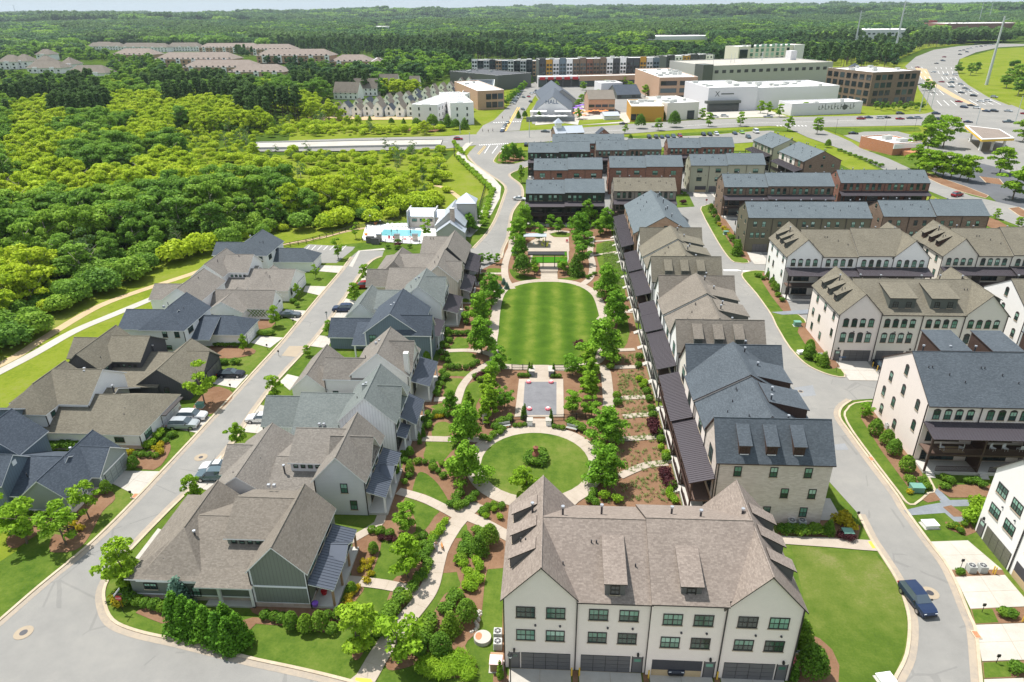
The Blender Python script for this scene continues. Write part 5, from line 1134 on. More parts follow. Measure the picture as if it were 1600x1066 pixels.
def plant(key, xy, h, label, group=None, wide=1.0, z=0.0, cat=None):
    global _tc
    L = TREES[key]; me, tm, h0 = L[_tc % len(L)]; _tc += 1; s = h/h0; rot = (_tc*2.399) % 6.283
    nm = TN[key]; cat = cat or ('tree' if 'tree' in nm or 'conifer' in nm or nm in ('arborvitae',) else 'grass clump' if 'grass' in nm else 'shrub')
    if tm is None: return link(nm, me, None, (*xy, z-.05), rot, (s*wide, s*wide, s), label=label, cat=cat, group=group)
    t = thing(nm, label, cat, (*xy, z), rot, group, (s*wide, s*wide, s)); link('trunk', tm, t); link('crown', me, t); return t
def at(px, py, h, f=.55): return site(px, py, h*f)
# park and yard trees: crown centre in the survey, height
PT = [  # key, px, py, height, width factor, label
 ('park',749,481,10,1,'shade tree beside the west edge of the oval lawn, south of two others there'),('park',768,450,10,1,'shade tree at the north-west shoulder of the oval lawn'),('park',752,524,10.5,1.05,'large shade tree beside the lower west side of the oval lawn'),
 ('round',783,560,6.5,1,'spreading tree at the south-west tip of the oval lawn'),('round',770,578,5.5,.9,'small bright tree just south-west of the oval lawn, beside the winding path'),
 ('slim',765,592,6,1.3,'upper tree of the bright green screen west of the gravel court'),('slim',763,606,6,1.3,'middle tree of the bright green screen west of the gravel court'),('slim',766,622,6,1.3,'lower tree of the bright green screen west of the gravel court'),
 ('slim',757,640,5,1.3,'last tree at the foot of the bright green screen above the white pillar'),('round',788,620,5.5,1,'round topped tree in the mulch square west of the gravel court'),('park',703,628,6.5,.8,'small dark tree in front of the off-white house porch'),
 ('park',727,660,9,1.1,'large spreading tree west of the circular lawn by the white pillar'),('park',728,724,9,1.1,'large tree in the wedge bed just west of the circular lawn'),('round',632,808,5.5,1,'dense dark round tree in front of the light grey house porch'),
 ('light',635,872,6,1.05,'lime green tree in the lawn between the green house and the main path'),('light',556,985,6,1.15,'bright tree on the corner lawn at the start of the main path, left one'),('young',618,1003,6.5,1.2,'airy bright tree overhanging the main path near the bottom'),
 ('light',822,757,5.5,1.05,'bright tree behind the nearest roof peak at the south of the circular lawn'),('slim',732,628,5,1,'narrow young tree rising behind the large tree by the white pillar'),
 ('park',950,438,11,1,'shade tree at the north-east shoulder of the oval lawn'),('park',962,480,10.5,1,'shade tree east of the oval lawn beside the porches, middle of three'),('park',943,528,11,1.15,'largest shade tree east of the oval lawn, nearest of three'),
 ('round',895,569,6,1.1,'spreading tree at the south-east tip of the oval lawn'),('slim',921,563,6.5,1.4,'top tree of the bright screen east of the gravel court'),('slim',923,582,6.5,1.4,'second tree of the bright screen east of the gravel court'),
 ('slim',922,600,6,1.4,'third tree of the bright screen east of the gravel court'),('round',895,628,5.5,1,'round topped tree in the mulch square east of the gravel court'),('round',925,634,5.5,1,'dense tree right of the mulch square east of the gravel court'),
 ('park',948,663,8.5,1.25,'wide spreading tree at the north-east of the circular lawn'),('park',946,729,9,1.15,'tall tree beside the ring path east of the circular lawn'),
 ('park',820,338,10,1,'tree at the north-west corner of the plaza by the road'),('park',808,358,10,1.1,'tree along the road beside the grey plaza canopy'),('park',812,385,8,1.1,'tree below the grey plaza canopy by the road'),('round',842,362,8,.9,'bright tree leaning over the grey plaza canopy'),
 ('round',860,346,6,.9,'pale flowering tree in front of the charcoal green row'),('round',873,352,6,1,'small round tree on the plaza island in front of the porches'),('round',893,349,6,.9,'small tree right of the plaza island'),
 ('park',918,332,11,1,'tallest tree in front of the charcoal green row'),('park',908,352,10.5,1.15,'big tree east of the plaza, upper of the pair'),('round',911,378,9,1.15,'broad tree east of the plaza, lower of the pair'),('round',910,397,7.5,1,'dark tree east of the turf terraces above the curving path'),
 ('park',948,343,10,1,'tree between the charcoal green row and the blue-grey roofed row'),('round',939,352,8,1,'round tree at the plaza corner beside the blue-grey roofed row'),('holly',816,414,6,1,'dark conical evergreen west of the steps'),('round',834,412,5,.8,'pale leafed magnolia west of the steps'),
 ('round',881,413,6,1,'magnolia east of the steps'),('holly',900,414,5.5,1,'dark conical evergreen east of the steps'),('light',835,420,3,1,'low bright shrub tree left of the steps'),
 ('light',186,880,7,1,'bright street tree at the corner behind the stop sign'),('light',299,765,5,.8,'street tree beside the drive of the green corner house'),('light',366,680,4.5,.9,'small street tree in front of the white house garage wing'),
 ('young',130,782,6,1,'lime tree in front of the sage green house'),('young',312,598,8,1,'tall young tree in front of the charcoal house on the left street'),('young',29,818,6.5,1.25,'spreading young tree left of the rail fence, the further left of two'),('young',92,820,6.5,1.25,'spreading young tree leaning over the rail fence'),('young',6,805,6,1.1,'yellow-green tree at the left picture edge by the sage house'),
 ('light',380,537,4,.7,'slender street tree beside the navy roofed white house lawn'),('light',426,605,4.5,1,'street tree beside the drive of the off-white house'),('light',428,494,5,.8,'street tree in the lawn beside the grey parked car'),('light',465,455,4,.7,'small street tree in the lawn with the round mulch bed'),('light',480,548,2.5,1,'tiny tree on the verge of the off-white house'),
 ('young',492,424,4,.9,'small tree by the mulch at the far garden of the slate roofed house'),('young',527,388,6,1,'tree standing in the parking lot corner'),('light',571,425,4.5,1,'small dark tree at the street end beside the brown garage roof'),('light',553,455,4.5,1,'small tree beside the dark parked SUV drive'),
 ('round',513,512,4.5,.8,'small tree below the street lamp by the blue house drive'),('park',733,348,8,1,'tree in front of the clubhouse entrance, left one'),('park',742,332,8,1,'tree in front of the clubhouse entrance, right one'),('young',665,357,6,1,'thin tree standing on the pool deck'),('young',703,356,5,1,'small tree in front of the clubhouse gable'),('young',555,360,5,.8,'small tree beside the pool fence'),
 ('round',752,404,4,.9,'bushy tree left in the row behind the charcoal house porch'),('round',764,402,4,.9,'bushy tree middle in the row behind the charcoal house porch'),('round',776,404,4,.9,'bushy tree right in the row behind the charcoal house porch'),
 ('park',790,240,8,1,'large tree of the island at the curving junction'),('park',802,236,8,1,'second large tree of the island at the curving junction'),('park',812,240,6,1,'right tree of the island at the curving junction'),('light',815,272,7,.7,'slender bright tree beside the red brick row'),
 ('light',1455,215,13,1.35,'big bright tree in front of the fuel station canopy'),('light',1480,205,15,1.35,'tallest bright tree in front of the fuel station canopy'),('light',1440,245,10,1.3,'leaning tree beside the orange brick building'),('light',1432,222,9,1.2,'tree behind the orange brick building yard'),
 *[('light',1452+13*i,252+2.2*i,10,1.15,'pale trunked tree number row') for i in range(6)],
 ('light',1568,250,11,1.3,'tree on the car park island below the fuel station'),('light',1590,285,12,1.4,'big tree at the right edge above the black car park'),('light',1558,334,3.5,1,'little tree in the orange mulch at the car park corner'),('light',1593,347,3.5,1,'little tree at the right edge by the car park lane'),
]
PW = ['leftmost','second','third','fourth','fifth','rightmost']; k6 = 0
for key, px, py, h_, wd, lab in PT:
    g_ = None
    if 'number row' in lab: lab = f'{PW[k6]} pale-trunked tree in the slanting line above the black car park'; g_ = 'trees lining the black car park'; k6 += 1
    h_ *= .78 if key in ('park','round') and py > 300 else 1; plant(key, at(px, py, h_, .5), h_, lab, g_, wd)
# roadside conifers and saplings of the north road, in groups
for i, (px, py, h_) in enumerate([(976,203,5),(1000,195,8),(1028,198,7),(1053,193,9),(1107,192,8),(985,213,3)]): plant('holly' if i % 2 else 'light', site(px, py+6), h_, 'young tree on the grass verge of the main road north of the brick rows', 'trees on the north verge')
for px, py, h_ in [(810,180,4.5),(820,180,4.5),(842,182,5),(905,182,7),(1021,178,7),(1032,182,4),(1038,182,4),(1098,182,7),(1188,172,8),(1199,174,8),(1217,178,8),(1257,174,8),(1230,200,8),(1156,192,8),(1276,205,9),(1293,226,4)]:
    plant('light' if h_ > 6 else 'holly', site(px, py+5), h_, 'small tree in front of the commercial buildings', 'trees in front of the shops')
for i, (px, py) in enumerate([(1045,343),(1047,350),(1055,355),(1056,362)][:0]): pass
# arborvitae hedge, clipped and round shrubs, by survey points
arb = [(274,960),(290,965),(305,970),(321,977),(340,985),(357,992),(372,985),(352,968)]
for i, (px, py) in enumerate(arb): plant('cypress', at(px, py, 4.6, .45), 5.2-.12*i, 'tall arborvitae of the dense screen beside the corner patio', 'arborvitae screen by the corner house', 1.05)
plant('blue', at(277,925,3.6,.5), 3.8, 'blue-green conifer behind the arborvitae screen')
def row(key, pts, h, label, group, wide=1.0, f=.5, px=True):
    for q in pts: plant(key, site(q[0], q[1], h*f) if px else q, h*random.uniform(.92,1.08), label, group, wide)
row('ball', [(215,938),(228,941),(241,944),(254,948)], 1.3, 'round clipped shrub along the stone base of the corner house', 'round shrubs under the corner house window')
row('bush', [(192,925),(200,935),(205,912),(212,915)], 1.6, 'loose shrub at the corner behind the stop sign', 'corner shrubs'); row('gold', [(182,930),(188,940)], 1.4, 'golden shrub behind the stop sign', 'golden corner shrubs')
row('ball', [(414,960),(429,962),(440,965),(518,982),(511,961)], 1.2, 'round shrub under the green gable wall', 'round shrubs under the green gable')
row('egg', [(454,968),(477,974),(499,970)], 2.5, 'egg shaped clipped shrub in front of the green gable', 'three clipped egg shrubs')
row('egg', [(528,958),(549,917),(583,856)], 1.7, 'dark clipped shrub at the porch of the corner house', 'porch shrubs of the corner house', 1.0)
row('ball', [(581,827),(594,829),(609,832),(650,838),(662,836)], 1.1, 'round shrub in the bed between the two porches', 'round shrubs between the porches')
row('maroon', [(594,839),(608,841),(619,842)], .8, 'low maroon shrub in the bed between the two porches', 'low maroon shrubs')
row('gold', [(543,932),(552,925),(546,940),(563,890),(577,884),(578,895),(568,878),(540,945),(556,918),(581,875),(572,905)], .8, 'golden low shrub in the corner house flower bed', 'golden shrubs along the corner porch')
row('bush', [(653,865),(662,870),(668,862),(672,855),(664,850),(676,848),(668,880),(664,893),(656,900),(652,905),(646,915),(678,840)], 1.05, 'dark green shrub along the hedge beside the main path', 'hedge shrubs beside the main path', 1.1)
row('lime', [(690,822),(686,829),(680,836),(675,842),(694,815)], 1.1, 'bright hedge shrub at the top of the main path', 'bright hedge shrubs of the main path', 1.1)
row('bush', [(623,937),(614,948),(607,958),(602,968),(597,976),(592,985)], 1.3, 'clipped hedge piece between the lawn and the main path', 'hedge left of the lower main path', 1.2)
row('ball', [(634,932),(624,927)], 1.3, 'round shrub where the porch walk meets the main path', 'round shrubs at the walk junction')
row('bush', [(722,862),(727,852),(733,846),(720,872),(745,828),(752,832),(729,838),(700,948),(707,936),(712,928),(691,950)], 1.15, 'glossy shrub in the long bed beside the main path', 'glossy shrubs in the long bed', 1.15)
row('lime', [(745,875),(748,886),(726,880),(730,892),(733,905),(745,898),(748,905),(739,918),(716,925),(727,915)], 1.15, 'bright lime shrub in the long bed beside the main path', 'lime shrubs in the long bed', 1.1)
for q, h_, lb in [((765,836),3.1,'dark holly at the top of the long bed'),((748,852),3.1,'large dark holly second from the top of the long bed'),((729,955),3.1,'dark conical holly above the stone disc'),((704,975),3.1,'dark holly left of the stone disc'),((688,1008),3.1,'dark holly at the lower end of the long bed'),((1253,994),4,'upper dark conifer beside the nearest row end'),((1271,1035),4,'lower round dark conifer beside the nearest row end')]:
    plant('holly', at(*q, h_, .45), h_, lb)
row('bush', [(664,985),(660,1000),(656,1015),(668,975),(672,968),(652,1005)], 1.5, 'tall loose hedge shrub at the bottom of the long bed', 'loose hedge at the lower bed', 1.1)
row('fountain', [(664,1040),(676,1045),(687,1048),(698,1046),(709,1042),(699,1032),(717,1028),(729,1036),(731,1050),(673,1033)], 1.2, 'fountain grass clump at the foot of the long bed', 'fountain grasses', 1.15)
plant('pencil', at(781,1046,3,.4), 2.6, 'small pencil conifer at the corner of the nearest row'); plant('pencil', at(1243,1050,3,.4), 3.0, 'pencil conifer at the east corner of the nearest row')
# hedge and beds round the circle
row('bush', [(762,790),(757,797),(772,788),(783,790),(752,800)], 1.0, 'hedge shrub framing the bed south of the circular lawn', 'hedge south of the circle'); row('lime', [(771,795),(760,806),(781,806)], .9, 'small bright shrub in the bed south of the circular lawn', 'small shrubs south of the circle')
row('bush', [(742,772),(736,780),(728,786),(713,785),(704,787),(712,775)], 1.1, 'shrub edging the wedge bed west of the circular lawn', 'hedge of the wedge bed'); row('ball', [(716,790),(677,730),(718,770)], 1.2, 'round shrub in the wedge bed by the circular lawn', 'round shrubs of the wedge bed')
row('egg', [(640,732),(640,705)], 1.9, 'conical shrub in front of the light grey house porch', 'conical shrubs by the light grey porch'); row('bush', [(632,718),(640,722),(652,720),(664,721),(676,722),(690,724),(640,742),(632,752),(630,708),(685,735),(692,742)], 1.0, 'shrub of the bed between the grey and white house fronts', 'shrubs between the grey and white houses')
row('pencil', [(655,683),(661,672)], 2.6, 'pencil conifer at the white house porch', 'pencil conifers of the white porch'); row('bush', [(668,645),(672,652),(668,665),(664,655),(680,645),(690,645),(700,648),(668,660)], 1.2, 'shrub along the white house porch', 'shrubs along the white porch')
row('gold', [(682,650),(688,650),(676,652)], .8, 'yellow-green low shrub near the white porch', 'yellow shrubs near the white porch')
row('bush', [(688,600),(685,607),(682,613),(690,592),(694,588),(698,588),(692,580)], 1.3, 'shrub along the off-white house porch', 'shrubs along the off-white porch'); row('ball', [(697,572),(706,573),(716,573),(728,573),(738,570),(745,565)], 1.2, 'ball shrub of the curved line below the small square lawn', 'ball shrubs by the square lawn')
row('maroon', [(750,584),(746,588)], 1.2, 'maroon shrub beside the winding path', 'maroon shrubs of the winding path'); row('bush', [(742,588),(752,592),(756,580)], 1.1, 'green shrub beside the maroon one on the winding path', 'green shrubs of the winding path')
row('ball', [(689,549),(697,552),(692,560),(699,562),(688,541),(692,536),(698,540),(700,531),(703,532)], 1.1, 'dark ball shrub in front of the blue house', 'dark ball shrubs of the blue house'); row('egg', [(667,556),(700,520)], 2.2, 'conical evergreen at the blue house corner', 'conical evergreens of the blue house')
row('bush', [(706,520),(714,520),(722,520),(730,519)], 1.2, 'hedge shrub in front of the blue and white houses', 'hedge before the white house'); row('holly', [(715,458)], 3, 'small conifer beside the beige house wall', None)
row('bush', [(728,470),(730,482),(726,495),(729,503),(746,432),(750,438),(755,430)], 1.3, 'shrub along the northern porches', 'shrubs along the northern porches'); row('blue', [(787,440),(792,447),(781,449)], 1.6, 'blue-green shrub where the paths fork west of the oval lawn', 'blue-green shrubs at the path fork')
# round the court
row('pencil', [(827,574),(831,575),(865,576),(820,640),(817,644),(861,650)], 2.8, 'pencil conifer at a gate of the gravel court', 'pencil conifers of the gravel court')
row('ball', [(812+5*i, 586) for i in range(4)]+[(864+5*i,587) for i in range(3)], .8, 'clipped hedge piece north of the gravel court', 'hedge north of the gravel court'); row('bush', [(795,655),(786,657),(779,660),(775,667),(797,651)], 1.3, 'bright hedge shrub west of the court gate', 'hedge west of the gate')
row('bush', [(891,659),(898,662),(905,665),(910,669)], 1.3, 'bright hedge shrub east of the court gate', 'hedge east of the gate'); row('ball', [(866,666),(873,667),(879,668),(812,664),(805,664),(820,663)], .8, 'low shrub along the black court railing', 'low shrubs along the railing')
row('bush', [(755,682),(765,686),(772,678),(781,675),(784,670)], 1.1, 'shrub by the bench west of the ring path', 'shrubs by the west bench')
row('bush', [(838+6*math.cos(a)*1.5, 713+7*math.sin(a)) for a in [i*.9 for i in range(7)]], 1.5, 'dark clipped shrub ringed round the rusty statue in the circular lawn', 'shrubs round the statue', 1.2)
# east gardens
row('ball', [(954,572),(964,617),(965,628),(998,570),(999,557)], 1.3, 'round shrub at a garden walk corner east of the court', 'round shrubs of the east gardens'); row('ball', [(1011,611),(1015,622),(1018,637),(1030,675),(1041,714),(1020,648),(1033,685),(1050,757)], 1.3, 'round shrub at the foot of the porches', 'round shrubs at the east porches')
row('lime', [(1034,698),(1040,708),(1049,775),(1055,780),(1045,768),(1000,592),(1003,602),(1008,598)], 1.2, 'yellow-green shrub beside the east porches', 'yellow-green shrubs of the east porches'); row('maroon', [(1018,658),(1022,665),(1026,672),(1037,735),(1043,745),(1046,752)], 1.6, 'dark maroon shrub at the foot of the east porches', 'maroon shrubs of the east porches')
row('maroon', [(905,537)], 2.0, 'dark maroon shrub at the south-east edge of the oval lawn', None); row('bush', [(918,433),(923,430),(929,427)], 1.0, 'clipped hedge piece beside the curving path', 'hedge by the north-east path')
row('lime', [(946,774),(964,778)], 1.4, 'bright shrub below the tall tree east of the circle', 'bright shrubs in the south-east bed'); row('bush', [(925,772),(924,780),(928,767),(930,785)], 1.1, 'shrub at the tip of the south-east bed', 'shrubs at the south-east bed tip')
row('bush', [(1222,825),(1230,826),(1238,826),(1246,827),(1254,828),(1262,828),(1270,828),(1277,827)], 1.3, 'hedge shrub along the grey brick end wall', 'hedge along the grey brick wall', 1.1); row('holly', [(1296,824)], 2.0, 'round dark shrub at the corner of the grey brick wall', None); row('gold', [(1313,812),(1326,818),(1320,808)], 1.5, 'golden shrub beside the green utility box', 'golden shrubs by the utility box'); row('maroon', [(1318,835),(1326,838)], 1.1, 'maroon shrub below the green utility box', 'maroon shrubs by the utility box')
# alley islands and right side
for i, (q, h_, lb) in enumerate([((1354,643),3.0,'largest shrub tree at the head of the alley island'),((1369,669),3.0,'bright conical shrub second along the white brick wall'),((1387,685),2.9,'conical shrub third along the white brick wall'),((1398,700),2.9,'conical shrub fourth along the white brick wall'),((1418,726),2.9,'last large shrub by the porch steps of the white brick row')]): plant('egg' if i else 'round', site(*q, 1.3), h_, lb, None, 1.05)
row('bush', [(1421,747),(1424,755),(1441,750),(1448,760),(1478,760),(1476,746),(1484,750),(1512,750),(1524,750),(1535,757)], 1.1, 'shrub below the porch of the white brick row', 'shrubs under the white brick porch'); row('gold', [(1421,768),(1500,825)], .8, 'golden low shrub beside the blue-grey walk', 'golden shrubs by the walk')
row('bush', [(1487,821),(1494,820),(1501,828),(1507,818),(1500,892)], .9, 'shrub in the bed beside the olive garage', 'shrubs beside the olive garage'); row('lime', [(1519,808),(1524,800),(1529,790),(1534,785)], 2.0, 'bright shrub at the corner of the lower right white row', 'bright corner shrubs'); row('bush', [(1567,957),(1575,958),(1584,958),(1585,1042),(1595,1044)], 1.1, 'shrub in the planting strip between drives', 'shrubs between the drives')
for pts, key, h_, lb, gr in [([(1266,540),(1265,550)],'egg',3,'conical shrub beside the white end wall','conical shrubs of the cream row'),([(1266,552),(1276,558),(1283,563)],'bush',1.8,'shrub beside the white end wall of the cream row','shrubs of the cream row'),([(1288,562)],'holly',2.8,'dark round shrub at the cream row corner',None),
    ([(1201,430),(1207,440),(1210,446),(1215,450)],'egg',2.4,'bright conical shrub beside the white porch row end wall','conical shrubs of the white porch row'),([(1216,460),(1222,468),(1185,430),(1192,434)],'bush',1.3,'small shrub in the island beside the white porch row','small shrubs of the island'),
    ([(1111,325),(1116,332),(1121,342)],'egg',3,'conical evergreen beside the brown brick row','evergreens of the brown brick row'),([(1124,350),(1130,356),(1136,360),(1140,366)],'gold',1.3,'yellowish shrub in the long island','yellow shrubs of the long island'),([(1143,372),(1150,380)],'bush',2,'shrub in the long island by the olive row','shrubs of the long island'),([(1153,388)],'holly',4,'dark conifer at the corner of the olive row',None),
    ([(1063,300),(1070,302)],'bush',1.4,'shrub near the pale green row drive','shrubs by the pale green row'),([(1067,315)],'maroon',2,'pink flowering shrub at the alley head',None)]: row(key, pts, h_, lb, gr)
row('lime', [(709+q*2, 222+q*2.4) for q in range(8)]+[(716+i*2.6, 246+i*2.45) for i in range(22)]+[(768-i*1.1, 300+i*4) for i in range(13)], 1.9, 'dense hedge shrub behind the black fence of the curving pavement', 'hedge along the curving pavement', 1.3)
row('bush', [(233,538)]+[(336+i*6,538) for i in range(9)], 1.0, 'low shrub beside the navy roofed house', 'shrubs by the navy roofed house'); row('bush', [(345,565),(352,565),(365,564),(372,565),(407,520),(415,521),(425,519),(420,478),(458,470),(464,476)], 1.2, 'shrub in a front bed of the left street', 'front bed shrubs of the left street')
row('gold', [(202,707),(244,700),(250,695),(252,705)], 1.1, 'golden shrub in the front bed of the hip roofed white house', 'golden shrubs of the hip roofed house'); row('ball', [(212,709),(222,710),(233,710),(243,711),(258,688),(266,680),(271,678)], 1.0, 'round shrub in the front bed of the hip roofed white house', 'round shrubs of the hip roofed house'); row('lime', [(232,695),(245,680),(250,675),(238,690)], 1.4, 'bright feathery shrub beside the hip roofed house', 'feathery shrubs of the hip roofed house')
row('egg', [(207,722),(164,760)], 2.4, 'dark egg shaped evergreen beside the sage garage', 'evergreens beside the sage garage'); row('bush', [(80+i*10,694-i*0) for i in range(5)], 1.5, 'shrub screening the white house patio', 'patio screen shrubs'); row('bush', [(45+i*14,802+i*1.2) for i in range(6)]+[(115,806)], .9, 'low shrub along the sage house base', 'low shrubs of the sage house'); row('gold', [(114,820),(123,824)], 1.0, 'yellow shrub at the end of the rail fence', 'yellow shrubs at the rail fence')
row('pencil', [(325,783)], 2.6, 'pencil conifer at the light grey house garage corner', None); row('bush', [(605,735),(617,735),(585,757),(594,760)], 1.6, 'shrub against the light grey house', 'shrubs against the light grey house')
row('bush', [(1312+i*8,234-i*0+i*3.0) for i in range(9)], 1.6, 'shrub of the line beside the orange brick building', 'shrub line of the orange brick building', 1.2)
row('bush', [(606,385),(620,386),(640,384),(622,377)], 1.3, 'shrub in the raised bed in front of the pool', 'pool bed shrubs'); row('maroon', [(621,382)], 1.6, 'maroon shrub in the raised bed in front of the pool', None)
# flower-bed tufts too many to count in the east gardens
mbp = [leaf_mesh('tuft', M['l_bush'], [(0,0,.12,.28,.25)], 26, .2, 5, aspect=.3, fill=.8)]
tuft_mat = leafmat('sage_tufts', (.14,.24,.05), (.24,.32,.10)); V = []
g = np.random.default_rng(4)
def poly_pts(poly, n, seed=0):
    g_ = random.Random(seed); xs = [p[0] for p in poly]; ys = [p[1] for p in poly]; out = []
    while len(out) < n:
        x, y = g_.uniform(min(xs), max(xs)), g_.uniform(min(ys), max(ys))
        if inside(x, y, poly): out.append((x, y))
    return out
def inside(x, y, poly):
    c = False; n = len(poly); j = n-1
    for i in range(n):
        a, b = poly[i], poly[j]
        if (a[1] > y) != (b[1] > y) and x < (b[0]-a[0])*(y-a[1])/(b[1]-a[1])+a[0]: c = not c
        j = i
    return c
for nm, polys, dens in (('ground_cover', [[(966,580),(1005,575),(1018,630),(965,634)],[(966,640),(1020,632),(1030,652),(975,658)],[(978,668),(1018,660),(1036,692),(968,694)],[(965,705),(1036,700),(1045,735),(968,740)],[(945,775),(990,745),(1050,738),(1062,785),(940,788)],[(956,556),(995,553),(998,568),(956,570)],[(940,380),(965,378),(975,470),(945,420)]], 1.0),):
    C = []
    for pl in polys:
        P2 = sites(pl); n = int(abs(area(P2))*dens*(3.4 if pl[0][1] < 645 or pl[0][1] > 705 and 0 else 2.4))
        C += [(x, y, .16, .3, .28) for x, y in poly_pts(P2, n, n)]
    me = leaf_mesh(nm, tuft_mat, C, len(C)*22, .22, 9, aspect=.3, fill=.8); link(nm, me, kind='stuff')
# ------------------------------------------------------------------ cars
def paint_mat(name, c): return plain(name, c, .25, .3, var=0, spec=.6)
CARC = {'white': (.75,.76,.78), 'silver': (.42,.45,.48), 'grey': (.12,.14,.16), 'black': (.02,.025,.04), 'navy': (.022,.04,.095), 'red': (.35,.015,.03), 'blue': (.04,.10,.22), 'green': (.35,.6,.12), 'slate': (.10,.15,.18)}
CM = {k: paint_mat('car_paint_'+k, v) for k, v in CARC.items()}
M['tyre'] = plain('tyre', (.02,.02,.02), .9); M['rim'] = plain('rim', (.5,.5,.52), .3, .8); M['hl'] = plain('headlight', (.8,.82,.85), .15); M['tl'] = plain('tail_light', (.4,.01,.01), .2)
M['carglass'] = plain('car_glass', (.07,.095,.115), .05, spec=.9)
def car_meshes(kind):
    """front towards -y. stations along y: (y, half width, z of shoulder, z of roof, half width of roof)"""
    if kind == 'suv': S = [(-2.42,.70,.72,0,0),(-2.3,.84,.92,0,0),(-1.9,.93,1.02,0,0),(-1.15,.95,1.08,1.10,.80),(-.45,.96,1.10,1.68,.66),(.6,.96,1.10,1.74,.68),(1.75,.94,1.10,1.68,.64),(2.2,.88,1.08,1.12,.72),(2.4,.80,.98,0,0)]; zb = .32
    elif kind == 'sedan': S = [(-2.4,.66,.58,0,0),(-2.2,.82,.76,0,0),(-1.7,.9,.86,0,0),(-.95,.91,.92,.94,.76),(-.25,.91,.93,1.40,.60),(.7,.91,.94,1.42,.60),(1.5,.89,.96,1.02,.68),(2.1,.84,.95,0,0),(2.38,.74,.84,0,0)]; zb = .26
    elif kind == 'pickup': S = [(-2.8,.74,.8,0,0),(-2.6,.9,1.0,0,0),(-1.9,.97,1.08,0,0),(-1.2,.98,1.12,1.14,.8),(-.6,.98,1.14,1.78,.7),(.5,.98,1.14,1.80,.7),(.7,.98,1.14,1.16,.8),(2.6,.97,1.1,0,0),(2.8,.94,1.05,0,0)]; zb = .38
    else: S = [(-2.7,.8,1.0,0,0),(-2.5,.95,1.1,0,0),(-1.9,1.0,1.3,1.34,.9),(-1.3,1.0,1.35,2.2,.85),(0,1.0,1.35,2.3,.85),(1.4,1.0,1.35,2.3,.85),(2.6,1.0,1.35,2.25,.85),(2.75,.95,1.2,0,0)]; zb = .35
    body = MB(); gl = MB(); B0 = 'BODY'
    bm_ = CM['white']
    n = len(S)
    for i in range(n-1):
        a, b = S[i], S[i+1]
        for sg in (1, -1):
            for (w0, z0), (w1, z1) in (((.94, zb), (1, (zb+1)/2)), ((1, (zb+1)/2), (.96, 1))):
                za0 = z0 if z0 != 1 else a[2]; za1 = z1 if z1 != 1 else a[2]; zb0 = z0 if z0 != 1 else b[2]; zb1 = z1 if z1 != 1 else b[2]
                if za0 == (zb+1)/2: za0 = min(za0, a[2]-.1); zb0 = min((zb+1)/2, b[2]-.1)
                if za1 == (zb+1)/2: za1 = min(za1, a[2]-.1); zb1 = min((zb+1)/2, b[2]-.1)
                P = [(sg*a[1]*w0,a[0],za0),(sg*b[1]*w0,b[0],zb0),(sg*b[1]*w1,b[0],zb1),(sg*a[1]*w1,a[0],za1)]
                body.face(P if sg > 0 else P[::-1], bm_)
        body.face([(-a[1]*.96,a[0],a[2]),(a[1]*.96,a[0],a[2]),(b[1]*.96,b[0],b[2]),(-b[1]*.96,b[0],b[2])], bm_)
        if a[3] and b[3]:
            for sg in (1, -1):
                P = [(sg*a[1]*.93,a[0],a[2]),(sg*b[1]*.93,b[0],b[2]),(sg*b[4],b[0],b[3]-.03),(sg*a[4],a[0],a[3]-.03)]; gl.face(P if sg > 0 else P[::-1], M['carglass'])
            flat = abs(a[3]-b[3]) < .25 and a[3] > 1.25
            (body if flat else gl).face([(-a[4],a[0],a[3]),(a[4],a[0],a[3]),(b[4],b[0],b[3]),(-b[4],b[0],b[3])], bm_ if flat else M['carglass'])
            if flat:
                for sg in (1, -1):
                    P = [(sg*a[4],a[0],a[3]-.09),(sg*b[4],b[0],b[3]-.09),(sg*b[4],b[0],b[3]),(sg*a[4],a[0],a[3])]; body.face(P if sg > 0 else P[::-1], bm_)
    a = S[0]; body.face([(-a[1]*.95,a[0],zb),(a[1]*.95,a[0],zb),(a[1]*.96,a[0],a[2]),(-a[1]*.96,a[0],a[2])], bm_)
    a = S[-1]; body.face([(a[1]*.95,a[0],zb),(-a[1]*.95,a[0],zb),(-a[1]*.96,a[0],a[2]),(a[1]*.96,a[0],a[2])], bm_)
    body.box(-.7, .7, S[0][0]-.03, S[0][0]+.02, zb+.05, zb+.25, M['black']); body.box(-.7,.7,S[-1][0]-.02,S[-1][0]+.03,zb+.02,zb+.2, M['black'])
    return body, gl, S, zb
CAR = {}
